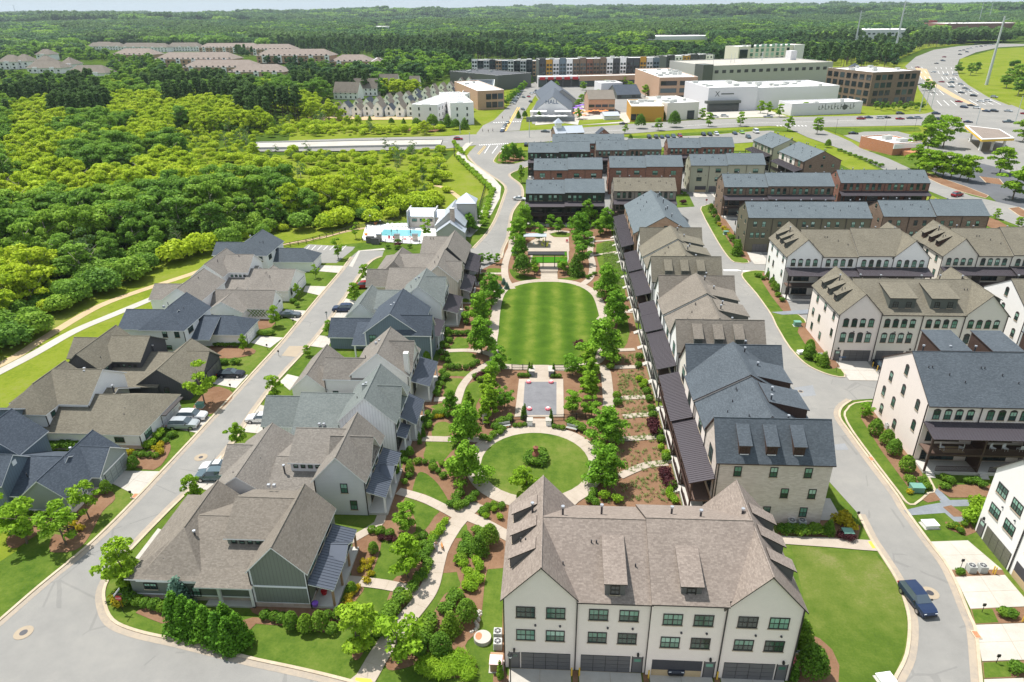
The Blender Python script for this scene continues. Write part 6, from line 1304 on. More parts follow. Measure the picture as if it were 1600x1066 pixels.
def car_proto(kind, col):
    if (kind, col) in CAR: return CAR[(kind, col)]
    base = CAR.get(kind)
    if base is None:
        body, gl, S, zb = car_meshes(kind); bmsh = body.mesh('car_body'); g_ = gl.mesh('car_windows')
        wr = .36 if kind != 'sedan' else .33; w_ = MB(); w_.tube((-.12,0,0), (.12,0,0), wr, wr, M['tyre'], 14); wm = w_.mesh('wheel')
        r_ = MB(); r_.tube((-.13,0,0), (.13,0,0), wr*.6, wr*.6, M['rim'], 10); rm_ = r_.mesh('rim')
        l_ = MB(); l_.box(-.13,.13,-.05,.1,-.05,.05, M['hl']); lm = l_.mesh('headlight'); t_ = MB(); t_.box(-.16,.16,-.1,.05,-.1,.1, M['tl']); tm = t_.mesh('tail_light')
        mr = MB(); mr.box(-.11,.11,-.07,.07,-.07,.08, M['black']); mm = mr.mesh('wing_mirror')
        base = CAR[kind] = (bmsh, g_, wm, rm_, lm, tm, mm, S, wr)
    bmsh, g_, wm, rm_, lm, tm, mm, S, wr = base
    b2 = bmsh.copy()
    for i, m_ in enumerate(b2.materials):
        if m_ == CM['white']: b2.materials[i] = CM[col]
    CAR[(kind, col)] = (b2, g_, wm, rm_, lm, tm, mm, S, wr); return CAR[(kind, col)]
def car(kind, col, xy, ang, label, group=None, detail=2, z=.02):
    """ang: heading of the bonnet, degrees from grid south (-y), counter-clockwise"""
    b, g_, wm, rm_, lm, tm, mm, S, wr = car_proto(kind, col)
    t = thing('parked_car' if detail else 'car', label, 'car', (*xy, z), R(ang), group)
    link('body', b, t); link('window', g_, t)
    for sx in (-.86, .86):
        for yy in (S[0][0]+.95, S[-1][0]-.95):
            w_ = link('wheel', wm, t, (sx, yy, wr))
            if detail: link('rim', rm_, w_)
        if detail:
            link('headlight', lm, t, (sx*.72, S[1][0]-.04, S[1][2]-.14)); link('tail_light', tm, t, (sx*.8, S[-1][0], S[-1][2]-.14)); link('wing_mirror', mm, t, (sx*1.2, S[3][0]+.35, S[3][2]+.08))
    return t
car('suv', 'navy', site(1431,942), 8, 'dark blue-black SUV driving down the curving alley beside the manhole')
car('sedan', 'black', (-.6,42.3), 180, 'black car parked on the drive of the nearest row, seen from behind its bonnet')
car('suv', 'black', (13.0,50.0), 0, 'black car inside the open garage of the nearest row')
car('suv', 'silver', site(288,668), 93, 'silver SUV on the shared drive, nearer of the two'); car('suv', 'white', site(301,655), 93, 'white SUV on the shared drive beside the silver one')
car('sedan', 'black', site(362,588), 93, 'charcoal sports car on the drive of the charcoal house'); car('sedan', 'grey', site(453,495), 93, 'grey sedan on the drive of the trellis house')
car('suv', 'navy', site(537,486), -87, 'dark navy SUV on the drive beside the white gabled garage'); car('sedan', 'white', site(408,658), -87, 'white car at the end of the long white garage wing')
car('sedan', 'white', site(339,734), -87, 'white sedan behind the light grey garage roof'); car('suv', 'slate', site(334,748), -87, 'dark slate SUV with sunroof beside the white sedan'); car('suv', 'red', site(567,450), -85, 'maroon car half hidden behind the brown garage roof')
car('suv', 'black', site(1377,577), 180, 'black car on the drive of the cream brick row behind the white gable'); car('sedan', 'navy', (57.5,62.0), 90, 'dark car inside the open garage at the lower right edge')
car('sedan', 'white', site(812,313), 75, 'white car turning beside the charcoal green row'); car('suv', 'red', site(1495,307), 120, 'dark red SUV driving up the side road'); car('sedan', 'silver', (51.5,253), 0, 'car inside the open garage of the pale green row')
C2 = [('suv','red',(716,219),90,'red car crossing the bridge junction'),('sedan','silver',(793,193),-10,'silver car first in the queue at the junction'),('sedan','grey',(789,198),-10,'grey car second in the queue at the junction'),('sedan','white',(787,202),-10,'white car third in the queue at the junction'),('sedan','navy',(785,206),-10,'dark car last in the queue at the junction'),
 ('sedan','grey',(852,207),80,'grey car on the main road beside the white pavilion'),('sedan','black',(974,195),85,'black saloon on the main road before the ochre building'),('pickup','white',(1025,199),85,'white pickup on the main road'),('suv','white',(1117,184),80,'white car turning out in front of the white hall'),('suv','white',(1132,183),80,'second white car in front of the white hall'),
 ('pickup','silver',(1200,184),88,'silver pickup on the main road'),('suv','black',(1406,179),88,'black SUV waiting at the right turn'),('suv','red',(1345,187),88,'red SUV in the main road queue'),('sedan','blue',(1357,185),88,'blue car in the main road queue'),('suv','white',(1375,186),88,'white SUV in the main road queue'),('sedan','black',(1385,185),88,'dark saloon in the main road queue'),
 ('sedan','red',(1406,187),88,'red saloon in the main road queue'),('sedan','slate',(1423,186),88,'slate car in the main road queue'),('suv','silver',(1434,186),88,'silver SUV in the main road queue'),('suv','navy',(1462,179),80,'navy car near the signal poles'),('suv','black',(1467,188),80,'black SUV in the front of the queue'),('pickup','navy',(1477,186),80,'navy pickup in the front of the queue'),
 ('suv','red',(1495,187),80,'maroon SUV in the front of the queue'),('sedan','navy',(1512,192),80,'navy sedan turning at the junction'),('sedan','red',(1463,192),80,'maroon sedan second lane of the queue'),('pickup','slate',(1575,192),85,'slate pickup crossing the junction at the right edge'),('sedan','black',(1333,210),85,'black sedan leaving the car park by the grass'),
 ('suv','navy',(822,228),180,'dark car tucked behind the dark green row')]
for k, col, p, a_, lb in C2: car(k, col, site(*p), a_, lb, None, 1)
for i, (px, py, k, col) in enumerate([(1014,216,'suv','black'),(1025,216,'suv','black'),(1034,216,'sedan','navy'),(1043,215,'sedan','navy'),(1052,215,'suv','slate'),(1062,214,'suv','red'),(1099,212,'suv','black'),(1109,212,'suv','black'),(1119,211,'suv','white'),(1148,210,'sedan','navy'),(1159,209,'suv','green'),(1181,208,'van','white'),(1169,216,'suv','slate')]):
    car(k, col, site(px, py), 3, ['black SUV','black crossover','navy sedan','dark navy saloon','slate SUV','dark red SUV','tall black SUV','boxy black SUV','white SUV','navy hatchback','lime green car','white van','slate SUV standing apart'][i]+' in the car park north of the brick rows', 'cars parked behind the brick rows', 1)
HW = [(1438,133,'grey'),(1431,117,'silver'),(1433,106,'red'),(1457,131,'red'),(1463,100,'black'),(1458,114,'white'),(1472,95,'navy'),(1475,90,'red'),(1474,96,'grey'),(1477,118,'white'),(1471,129,'red'),(1492,118,'white'),(1488,125,'white'),(1486,130,'slate'),(1486,137,'slate'),(1501,133,'silver'),(1508,139,'grey'),(1513,143,'white'),
      (1502,146,'black'),(1521,151,'black'),(1498,160,'red'),(1506,169,'navy'),(1517,166,'black'),(1526,170,'white'),(1532,160,'white'),(1543,159,'white'),(1541,175,'navy'),(1553,175,'black'),(1575,175,'silver'),(1500,86,'black'),(1506,79,'black'),(1511,82,'navy'),(1500,80,'grey'),(1517,76,'white'),(1526,74,'silver'),(1533,73,'navy'),(1540,72,'silver'),(1547,71,'white'),(1552,70,'navy'),(1524,70,'navy'),(1512,77,'silver'),(1553,153,'silver'),(1601,179,'red')]
for i, (px, py, col) in enumerate(HW): car('suv' if i % 2 else 'sedan', col, site(px, py), 215 if px < 1490 else 35, f'{col} car in the traffic of the wide curving highway', 'highway traffic', 0)
for i in range(16): car('sedan' if i % 3 else 'suv', ['white','grey','navy','silver','black'][i % 5], site(801+i*1.25, 163-i*2.0), 60, 'car parked along the street of shops', 'cars parked along the shop street', 0)
for px, py, c_ in [(818,153,'grey'),(830,147,'white'),(838,143,'navy'),(835,146,'silver'),(845,146,'white'),(842,161,'silver'),(817,172,'grey'),(829,160,'black'),(826,152,'red')]: car('sedan', c_, site(px, py), 20, 'car further up the street of shops', 'cars up the shop street', 0)

# ------------------------------------------------------------------ street furniture and small things
def lamp_post(px, py, label, h=4.2):
    mb = MB(); t = thing('street_lamp', label, 'street lamp', (*site(px, py), 0))
    mb.tube((0,0,0),(0,0,.5),.1,.08,M['black'],8); mb.tube((0,0,.5),(0,0,h),.06,.045,M['black'],8); mb.obj('pole', t)
    mb = MB(); mb.tube((0,0,h),(0,0,h+.12),.1,.2,M['black'],8); mb.tube((0,0,h+.12),(0,0,h+.42),.17,.22,M['hl'],8); mb.tube((0,0,h+.42),(0,0,h+.62),.28,.03,M['black'],8); mb.obj('lantern', t)
lamp_post(514,520,'black street lamp beside the blue house drive'); lamp_post(798,1075,'black street lamp in front of the nearest garage door'); lamp_post(1427,210,'street lamp between the car park and the main road', 7)
for px, py, lb in [(1305,210,'tall lamp at the grass strip beside the side road'),(1382,205,'tall lamp behind the orange brick building')]: lamp_post(px, py, lb, 7)
for px, py, lb in [(580,358,'pool lamp at the west fence'),(596,366,'lamp nearest the pool corner')]: lamp_post(px, py, lb, 4)
def post(px, py, h, label, name='sign_post', mat='black', cat='post', top=None, r=.035):
    t = thing(name, label, cat, (*site(px, py), 0)); mb = MB(); mb.tube((0,0,0),(0,0,h),r,r,M[mat],6); mb.obj('post', t)
    if top: top(t, h)
    return t
def mailbox(t, h): pass
def meter(t, h): mb = MB(); mb.box(-.16,.16,-.05,.05,h-.35,h,M['black']); mb.obj('sign_plate', t)
for px, py, lb in [(206,779,'thin black post at the sage house drive'),(297,681,'thin black post at the silver cars drive'),(361,610,'thin black post at the charcoal car drive'),(418,547,'thin black post at the navy roofed house drive'),(459,508,'thin black post by the grey sedan'),(1340,888+0,'short post in the bed between the upper right drives'),(1534,957,'leaning post in the strip between the right drives'),(1556,1037,'post in the lowest planting strip at the right'),(1501,887,'short black post beside the air conditioners at the right'),(1339,812,'small black post at the golden shrubs'),(436,557,'post at the lawn corner of the parked cars')]: post(px, py, 1.3, lb, top=meter) if px != 1340 else None
# stop signs and street name blades
def octo(t, h):
    mb = MB(); P = [(.38*math.cos(R(22.5+45*i)), .38*math.sin(R(22.5+45*i))) for i in range(8)]
    mb.face([(x, -.05, h-.4+z) for x, z in P], M['red']); mb.face([(x, -.03, h-.4+z) for x, z in P[::-1]], M['vent'])
    for i in range(8): a, b = P[i], P[(i+1)%8]; mb.face([(a[0],-.05,h-.4+a[1]),(a[0],-.03,h-.4+a[1]),(b[0],-.03,h-.4+b[1]),(b[0],-.05,h-.4+b[1])], M['red'])
    o = mb.obj('stop_plate', t); text('STOP', t, (0,-.055,h-.52), .26, M['paint'])
def text(s, par, loc, size, mat, rz=0, rx=HP, name='lettering'):
    c = bpy.data.curves.new(name, 'FONT'); c.body = s; c.size = size; c.align_x = 'CENTER'; c.extrude = .004; c.materials.append(mat)
    o = bpy.data.objects.new(name, c); me = bpy.data.meshes.new_from_object(o); me.name = name; o = bpy.data.objects.new(name, me); COL.objects.link(o); o.parent = par; o.location = loc; o.rotation_euler = (rx, 0, rz); return o
def blades(t, h):
    octo(t, h)
    mb = MB(); mb.box(-.55,.55,-.01,.01,h+.05,h+.28,M['black']); mb.obj('street_name_blade', t); mb = MB(); mb.box(-.01,.01,-.55,.55,h+.32,h+.55,M['paint']); mb.obj('street_name_blade', t)
post(193,957,2.6,'red STOP sign with street name blades on the lower left corner','stop_sign',cat='stop sign',top=blades)
post(1103,322,2.5,'red stop sign at the head of the alley','stop_sign',cat='stop sign',top=octo)
def blades2(t, h):
    mb = MB(); mb.box(-.1,1.1,-.01,.01,h-.25,h-.02,CM['blue']); mb.obj('street_name_blade', t); mb = MB(); mb.tube((0,0,h),(0,0,h+.3),.12,.16,M['black'],8); mb.obj('lantern', t)
post(1306,583,3.4,'black post with a blue street name blade beside the cream row drive','street_name_sign',cat='street sign',top=blades2)
# boxes, pedestals, AC units, bins
def boxy(name, label, cat, xy, w_, d_, h, mat, rot=0, extra=None, z=.03):
    t = thing(name, label, cat, (*xy, z), rot); mb = MB(); mb.box(-w_/2,w_/2,-d_/2,d_/2,0,h*.85,mat); mb.obj('cabinet', t)
    mb = MB(); mb.prism([(-w_/2-.04,-d_/2-.06),(w_/2+.04,-d_/2-.06),(w_/2+.04,d_/2+.04),(-w_/2-.04,d_/2+.04)], h*.85, h, mat); mb.obj('lid', t)
    mb = MB(); mb.box(-w_/2-.15,w_/2+.15,-d_/2-.15,d_/2+.15,-.03,.04,M['concrete']); mb.obj('pad', t); return t
boxy('utility_box','green utility box beside the walk of the white brick row','utility box',site(1431,768),1.6,1.1,1.0,M['box_green']); boxy('utility_box','green utility box in the golden shrubs by the grey brick wall','utility box',site(1323,838),1.2,1.0,.9,M['box_green'])
boxy('utility_box','green utility box beside the young tree of the charcoal house','utility box',site(313,636),1.1,.9,.8,M['box_green']); boxy('utility_box','dark green utility box in the island left of the white porch row','utility box',site(1211,429),1.3,1.0,1.0,M['box_green'])
boxy('utility_box','green utility box in the island in front of the cream row','utility box',site(1245,510),1.3,1.0,1.0,M['box_green'],z=.14); boxy('utility_box','green utility box in the island by the olive row','utility box',site(1134,367),1.3,1.0,1.0,M['box_green'],z=.14)
boxy('utility_box','small green box at the west plaza corner','utility box',site(803,395),1.2,1,1,M['box_green'])
boxy('stone_vault','white concrete inlet cover on the lawn beside the right drives','inlet cover',site(1452,822),1.7,1.2,.55,M['tpo'],.1); boxy('stone_vault','white concrete cover at the lower edge of the east lawn','inlet cover',site(1383,1064),1.5,1.1,.5,M['tpo'],.2)
boxy('stone_vault','white inlet cover in the island beside the cream row','inlet cover',site(1251,553),1.2,.9,.5,M['tpo'],.2,z=.14)
boxy('grill_cabinet','covered grill with a pale pink top beside the nearest row corner','grill',site(776,1042),1.2,1.3,1.25,M['wood'],extra=None)
bx('grill_cover', None, *(lambda p: (p[0]-.65,p[0]+.65,p[1]-.7,p[1]+.5))(site(775,1030,1.3)), 1.3, 1.36, plain('pink_cloth', (.75,.5,.5)), label='pale pink cloth over the grill beside the nearest row corner', cat='cloth')
boxy('grill_cabinet','pink topped stand beside the east corner of the nearest row','stand',site(1246,1040),1.0,1.0,1.1,M['wood']); bx('stand_cover', None, *(lambda p: (p[0]-.5,p[0]+.5,p[1]-.5,p[1]+.5))(site(1246,1034,1.15)), 1.15, 1.22, M['pink'], label='pink cloth on the stand at the east corner of the nearest row', cat='cloth')
def acunit(xy, label, group=None):
    t = thing('air_conditioner', label, 'air conditioner', (*xy, .04), 0, group); mb = MB(); mb.box(-.42,.42,-.42,.42,0,.95,M['ac'])
    for i in range(8): mb.box(-.44,.44,-.44,.44,.08+i*.105,.1+i*.105,M['ac'])
    mb.obj('casing', t); mb = MB(); mb.tube((0,0,.95),(0,0,.97),.36,.36,M['dark_metal_and_shade'],14); mb.tube((0,0,.97),(0,0,1.0),.12,.12,M['ac'],8)
    for i in range(6): a = i*math.pi/3; mb.tube((0,0,.985),(.36*math.cos(a),.36*math.sin(a),.985),.02,.02,M['ac'],4)
    mb.obj('fan_grille', t)
for px, py, lb in [(778,996,'upper air conditioner beside the west wall of the nearest row'),(778,1012,'lower air conditioner beside the west wall of the nearest row'),(1516,893,'left air conditioner in the strip between the right drives'),(1533,893,'right air conditioner in the strip between the right drives'),(1236,822,'left round-topped air conditioner behind the grey brick hedge'),(1252,822,'right air conditioner behind the grey brick hedge'),(1243,1032,'air conditioner at the east corner of the nearest row'),(1387,671,'air conditioner against the white brick end wall'),(1281,560,'air conditioner against the cream row end wall')]: acunit(site(px, py), lb)
for i, (px, py, lb) in enumerate([(893,1056,'left yellow bollard in the first strip of the nearest drives'),(905,1056,'right yellow bollard in the first strip of the nearest drives'),(1013,1060,'yellow bollard in the second strip of the nearest drives'),(1120,1062,'yellow bollard in the third strip of the nearest drives'),(1551,896,'left yellow bollard by the olive garage strip'),(1554,898,'right yellow bollard by the olive garage strip'),(1597,972,'yellow bollard in the strip at the right edge'),(1363,574,'yellow bollard between the cream row drives'),(1370,580,'second yellow bollard between the cream row drives')]):
    post(px, py, 1.1, lb, 'bollard', 'yellow', 'bollard', None, .08)
# stone disc, statue, pillar, benches
x, y = site(754, 1000); t = thing('stone_disc', 'round pale concrete disc with a weathered patch between the holly trees', 'concrete disc', (x, y, 0)); mb = MB()
mb.prism([(.92*math.cos(a*math.pi/16), .88*math.sin(a*math.pi/16)) for a in range(32)], 0, .5, M['concrete']); mb.obj('rim', t)
mb = MB(); mb.prism([(-.4+.35*math.cos(a*math.pi/8), .05+.5*math.sin(a*math.pi/8)) for a in range(16)], .501, .508, M['w_orange']); mb.obj('rust_patch', t)
t = thing('garden_rocks', 'line of pale rocks along the east edge of the long bed', 'rocks', (0,0,0)); g_ = random.Random(3)
for i in range(26):
    px, py = 751+g_.uniform(-4,4)-i*.45, 955+i*1.35; xx, yy = site(px, py); mb = MB(); r_ = g_.uniform(.1,.24)
    mb.tube((xx,yy,0),(xx+g_.uniform(-.05,.05),yy,r_*1.1),r_,r_*.55,M['concrete'],6); mb.obj('rock', t)
t = thing('statue', 'rusty brown sculpture standing in a ring of shrubs in the circular lawn', 'statue', (*site(837,722), 0)); mb = MB()
prof = [(0,.75),(.25,.6),(.7,.42),(1.1,.62),(1.5,.5),(1.9,.28),(2.3,.34),(2.6,.42),(2.8,.1)]
for (za, ra), (zb_, rb_) in zip(prof, prof[1:]): mb.tube((0,0,za),(0,0,zb_),ra,rb_,plain('rust', (.22,.08,.05), .8, var=.3) if za == 0 else mb.mats[0],10,False)
mb.obj('figure', t); mb = MB(); mb.prism([(1.9*math.cos(a*math.pi/12), 1.9*math.sin(a*math.pi/12)) for a in range(24)], .04, .08, M['mulch']); mb.obj('mulch_ring', t, )
t = thing('gate_pillar', 'white pillar beside the black railing west of the circular lawn', 'pillar', (*site(758,660), 0)); mb = MB(); mb.box(-.4,.4,-.4,.4,0,1.9,M['trim_w']); mb.box(-.48,.48,-.48,.48,1.9,2.05,M['trim_w']); mb.obj('shaft', t)
for px, lb in ((828,'west white pier at the south gate of the gravel court'),(857,'east white pier at the south gate of the gravel court')):
    t = thing('gate_pier', lb, 'pier', (*site(px,664), 0)); mb = MB(); mb.box(-.4,.4,-.5,.5,0,1.0,M['trim_w']); mb.box(-.48,.48,-.58,.58,1.0,1.1,M['concrete']); mb.obj('shaft', t)
for px, lb in ((831,'west pale pier at the north gate of the gravel court'),(861,'east pale pier at the north gate of the gravel court')):
    t = thing('gate_pier', lb, 'pier', (*site(px-.0,586), 0)); mb = MB(); mb.box(-.45,.45,-.9,.9,0,1.2,M['slate']); mb.box(-.55,.55,-1,1,1.2,1.3,M['concrete']); mb.obj('shaft', t)
def bench(px, py, rot, label):
    t = thing('park_bench', label, 'bench', (*site(px, py), .05), rot)
    for i in range(3): bx('seat_slat', t, -.9,.9,-.25+.17*i,-.12+.17*i,.43,.47,M['ac'])
    for i in range(3): bx('back_slat', t, -.9,.9,.27,.31,.55+.14*i,.65+.14*i,M['ac'])
    for sx in (-.8,.8): bx('leg', t, sx-.04,sx+.04,-.25,.3,0,.43,M['black'])
bench(789,669,.35,'grey bench beside the ring path west of the court gate'); bench(893,673,-.35,'grey bench beside the ring path east of the court gate'); bench(885,673,-.3,'second grey bench east of the court gate') if False else None
def fence(pts, label, h=1.2, rails=3, mat='black', step=2.4, px=True, pickets=False, name='rail_fence', rail_t=.05, z=0):
    pl = sites(pts) if px else pts; rp = resample(pl, step); t = thing(name, label, 'fence', (*rp[0], z)); ox, oy = rp[0]
    for p in rp: bx('fence_post', t, p[0]-ox-.07, p[0]-ox+.07, p[1]-oy-.07, p[1]-oy+.07, 0, h+.1, M[mat])
    for a, b in zip(rp, rp[1:]):
        L = math.hypot(b[0]-a[0], b[1]-a[1])
        if L < .3: continue
        T = Matrix.Translation((a[0]-ox, a[1]-oy, 0)) @ Matrix.Rotation(math.atan2(b[1]-a[1], b[0]-a[0]), 4, 'Z')
        for k in range(rails): zz = h*(k+1)/rails-.08; bx('rail', t, 0, L, -.025, .025, zz, zz+(.14 if not pickets else .05), M[mat], T)
        if pickets:
            mb = MB()
            for k in range(int(L/.13)): mb.box(k*.13,k*.13+.025,-.012,.012,.1,h-.05,M[mat],M=T)
            mb.obj('pickets', t)
fence([(14,815),(22,818),(53,820),(64,824),(88,828),(119,835)], 'dark three-rail timber fence on the lawn in front of the sage house', 1.2, 3)
fence([(441,388),(480,380),(550,359),(600,351),(637,341)], 'dark rail fence between the dirt trail and the meadow left of the pool', 1.2, 3)
fence([(709,225),(709.5,244.5),(724.5,259.5),(747,273),(757.5,285),(758,292.6),(750,322.6),(746,335)], 'black rail fence along the hedge of the curving pavement', 1.3, 3, step=3)
fence([(763,664),(790,661),(823,659)], 'black metal railing west of the court gate', 1.1, 2, step=2.0, pickets=True, name='metal_railing'); fence([(862,657),(890,656),(915,655)], 'black metal railing east of the court gate', 1.1, 2, step=2.0, pickets=True, name='metal_railing')
fence([(800,578),(826,578)], 'black metal railing north-west of the court', 1.1, 2, step=2.0, pickets=True, name='metal_railing'); fence([(866,578),(890,578)], 'black metal railing north-east of the court', 1.1, 2, step=2.0, pickets=True, name='metal_railing')
for px, py, lb in [(826,599,'red and white bollard seat at the north-west corner of the gravel court'),(861,599,'red and white bollard seat at the north-east corner of the gravel court'),(827,641,'red and white bollard seat at the south-west corner of the gravel court'),(856,641,'red and white bollard seat at the south-east corner of the gravel court')]:
    t = thing('game_stand', lb, 'stand', (*site(px, py), .06)); mb = MB(); mb.prism([(.45*math.cos(a*.7854), .45*math.sin(a*.7854)) for a in range(8)], 0, .35, M['pink']); mb.obj('base', t); mb = MB(); mb.prism([(.25*math.cos(a*.7854), .25*math.sin(a*.7854)) for a in range(8)], .35, .5, M['paint']); mb.obj('top', t)
# turf terrace screen: black beam on posts
(ax, ay), (bx_, by_) = site(832,418), site(872,418)
t = thing('pergola', 'long black roof panel on two slender posts above the turf terraces', 'pergola', ((ax+bx_)/2, (ay+by_)/2, 0))
for px in (848.5,866.5): sx, sy = site(px, 418); bx('post', t, sx-t.location.x-.09, sx-t.location.x+.09, sy-t.location.y-.09, sy-t.location.y+.09, 0, 3.6, M['black'])
bx('roof_panel', t, ax-t.location.x-1.2, bx_-t.location.x+1.6, -1.0, 1.4, 3.6, 3.85, M['black'])
# plaza canopy, chairs
t = thing('plaza_canopy', 'pale grey shade canopy beside the upper plaza', 'canopy', (*site(836,384), 0)); bx('canopy_roof', t, -3.2,3.2,-1.6,1.6,3.0,3.15,M['metal_lt'])
for sx in (-3,3):
    for sy in (-1.4,1.4): bx('post', t, sx-.08,sx+.08,sy-.08,sy+.08,0,3.0,M['black'])
CHm = {}
def chair(xy, rot, mat, label, group=None, z=.05):
    k = mat.name
    if k not in CHm:
        a = MB(); a.box(-.3,.3,-.3,.3,.35,.42,mat); b = MB(); b.box(-.3,.3,.26,.32,.42,1.0,mat); c = MB(); c.box(-.035,.035,-.035,.035,0,.35,mat); CHm[k] = (a.mesh('seat'), b.mesh('backrest'), c.mesh('leg'))
    t = thing('garden_chair', label, 'chair', (*xy, z), rot, group); s_, b_, l_ = CHm[k]; link('seat', s_, t); link('backrest', b_, t)
    for sx in (-.25,.25):
        for sy in (-.25,.25): link('leg', l_, t, (sx, sy, 0))
YE = plain('yellow_chair', (.75,.75,.08), .6)
for px, py, r_, lb in [(848,385,2,'front left yellow chair on the plaza'),(854,386,4,'front right yellow chair on the plaza'),(850,380,1,'rear left yellow chair on the plaza'),(855,382,5,'rear right yellow chair on the plaza')]: chair(site(px, py), r_, YE, lb)
for px, py, r_, lb in [(835,384,1,'pale chair under the edge of the grey canopy'),(886,379,3,'pink chair at the east side of the plaza')]: chair(site(px, py), r_, M['pink'] if px > 880 else M['paint'], lb)
# furniture on the porch of the white brick row
for x, r_, lb in [(55.6,1.2,'left white chair on the upper porch of the white brick row'),(58.2,4.2,'right white chair on the upper porch of the white brick row'),(62.5,.5,'first white lounge chair on the next upper porch'),(64.2,.3,'second white lounge chair on the next upper porch'),(66.2,3.4,'third white chair on the next upper porch')]: chair((x, 83.9), r_, M['paint'], lb, z=3.43)
t = thing('porch_rug', 'pale rug on the upper porch of the white brick row', 'rug', (56.9,83.9,3.425)); bx('cloth', t, -1.5,1.5,-.8,.8,0,.015,M['dirt'])
# porch pots and furniture seen at porches
for px, py, z_, lb in [(507,928,.4,'red round pot on the porch of the green corner house'),(493,947,.4,'purple flower pot at the porch corner of the green house')]:
    t = thing('flower_pot', lb, 'pot', (*site(px, py, z_), z_)); mb = MB(); mb.tube((0,0,0),(0,0,.5),.25,.38,M['red'] if px > 500 else M['purple'],10); mb.obj('pot', t)
# barbecue under the rear patio
t = thing('grill', 'black grill on the patio of the green corner house', 'grill', (*site(337,925,.2), .2)); mb = MB(); mb.box(-.6,.6,-.3,.3,0,.85,M['black']); mb.obj('cart', t); mb = MB(); mb.tube((-.5,0,.9),(.5,0,.9),.28,.28,M['black'],8); mb.obj('hood', t)
# ------------------------------------------------------------------ pool
pl = [site(592,369), site(600,359), site(659,360.5), site(657,371)]
sheet('pool_deck', [(566,372),(572,352),(640,349),(683,352),(683,378),(650,382),(568,376)], M['tpo'], .05)
sheet('pool_water', pl, M['pool'], .075, px=False)
PCH = plain('lounger_white', (.8,.8,.8), .6)
if True:
    lm_ = MB(); lm_.box(-.33,.33,-1.0,.3,.28,.36,PCH); lmesh = lm_.mesh('bed'); lb2 = MB(); lb2.face([(-.33,.3,.32),(.33,.3,.32),(.33,.95,.78),(-.33,.95,.78)],PCH); lb2.face([(-.33,.3,.28),(-.33,.95,.74),(.33,.95,.74),(.33,.3,.28)],PCH); lbm = lb2.mesh('backrest'); ll = MB(); ll.box(-.03,.03,-.03,.03,0,.28,PCH); llm = ll.mesh('leg')
    for i, px in enumerate([606,613,622,628,633,637,645,650.5]):
        t = thing('sun_lounger', 'white sun lounger in the line north of the pool', 'sun lounger', (*site(px, 354-.1*(i%2)), .05), .25, 'sun loungers by the pool'); link('bed', lmesh, t); link('backrest', lbm, t)
        for sx in (-.3,.3):
            for sy in (-.9,.2): link('leg', llm, t, (sx, sy, 0))
def parasol(px, py, label, mat, closed=False, h=2.6, r=1.4, group=None, z=0, cat='parasol'):
    t = thing('parasol', label, cat, (*site(px, py, z), z), 0, group); mb = MB(); mb.tube((0,0,0),(0,0,h),.04,.04,M['black'],6); mb.obj('pole', t)
    mb = MB(); mb.tube((0,0,h*.45),(0,0,h+.1),.16,.05,mat,8) if closed else mb.tube((0,0,h-.45),(0,0,h+.1),r,.04,mat,8,False); mb.obj('canopy', t)
for px, py, lb in [(573,364,'closed navy parasol at the west end of the pool deck'),(612,368,'closed navy parasol left at the south rim of the pool'),(621,367,'closed navy parasol middle at the south rim of the pool'),(642,370,'closed navy parasol right at the south rim of the pool'),(647,351,'closed dark parasol beside the zinc roofed wing'),(674,352,'closed navy parasol beside the clubhouse gable')]: parasol(px, py, lb, CM['navy'], True)
for i, (px, lb) in enumerate([(593,'left'),(621,'middle'),(649,'right')]): t = thing('pool_pillar', f'{lb} grey stone pillar of the pool enclosure', 'pillar', (*site(px,377), 0)); bx('shaft', t, -.75,.75,-.4,.4,0,2.0,M['w_grey']); bx('capstone', t, -.85,.85,-.5,.5,2.0,2.15,M['slate'])
for px, py, lb in [(579,379,'dark tank shaped bin enclosure left of the pool gate'),(587,381,'second dark bin beside the pool gate')]: t = thing('pool_store', lb, 'storage box', (*site(px,py), 0)); bx('box', t, -1.1,1.1,-.7,.7,0,1.6,M['door']); bx('lid', t, -1.2,1.2,-.8,.8,1.6,1.7,M['black'])
fence([(566,377),(600,380),(640,381),(662,381)], 'thin black pool railing in front of the raised bed', 1.2, 2, step=2.5, pickets=True, name='metal_railing')
for i, (px, py) in enumerate([(608,374),(613,375),(616,374),(629,374),(633,375),(640,374),(644,375)]): chair(site(px, py), i*1.3, M['paint'] if i % 2 else M['red'], 'small dining chair between the pool and its stone pillars', 'dining chairs by the pool')
for px, py, lb in [(587,351,'orange flower urn by the loungers'),(671,351,'orange flower urn near the clubhouse'),(572,368,'orange cushion stool at the west pool deck')]: t = thing('flower_urn', lb, 'urn', (*site(px,py), .05)); mb = MB(); mb.tube((0,0,0),(0,0,.6),.3,.6,M['orange'],8); mb.obj('pot', t)

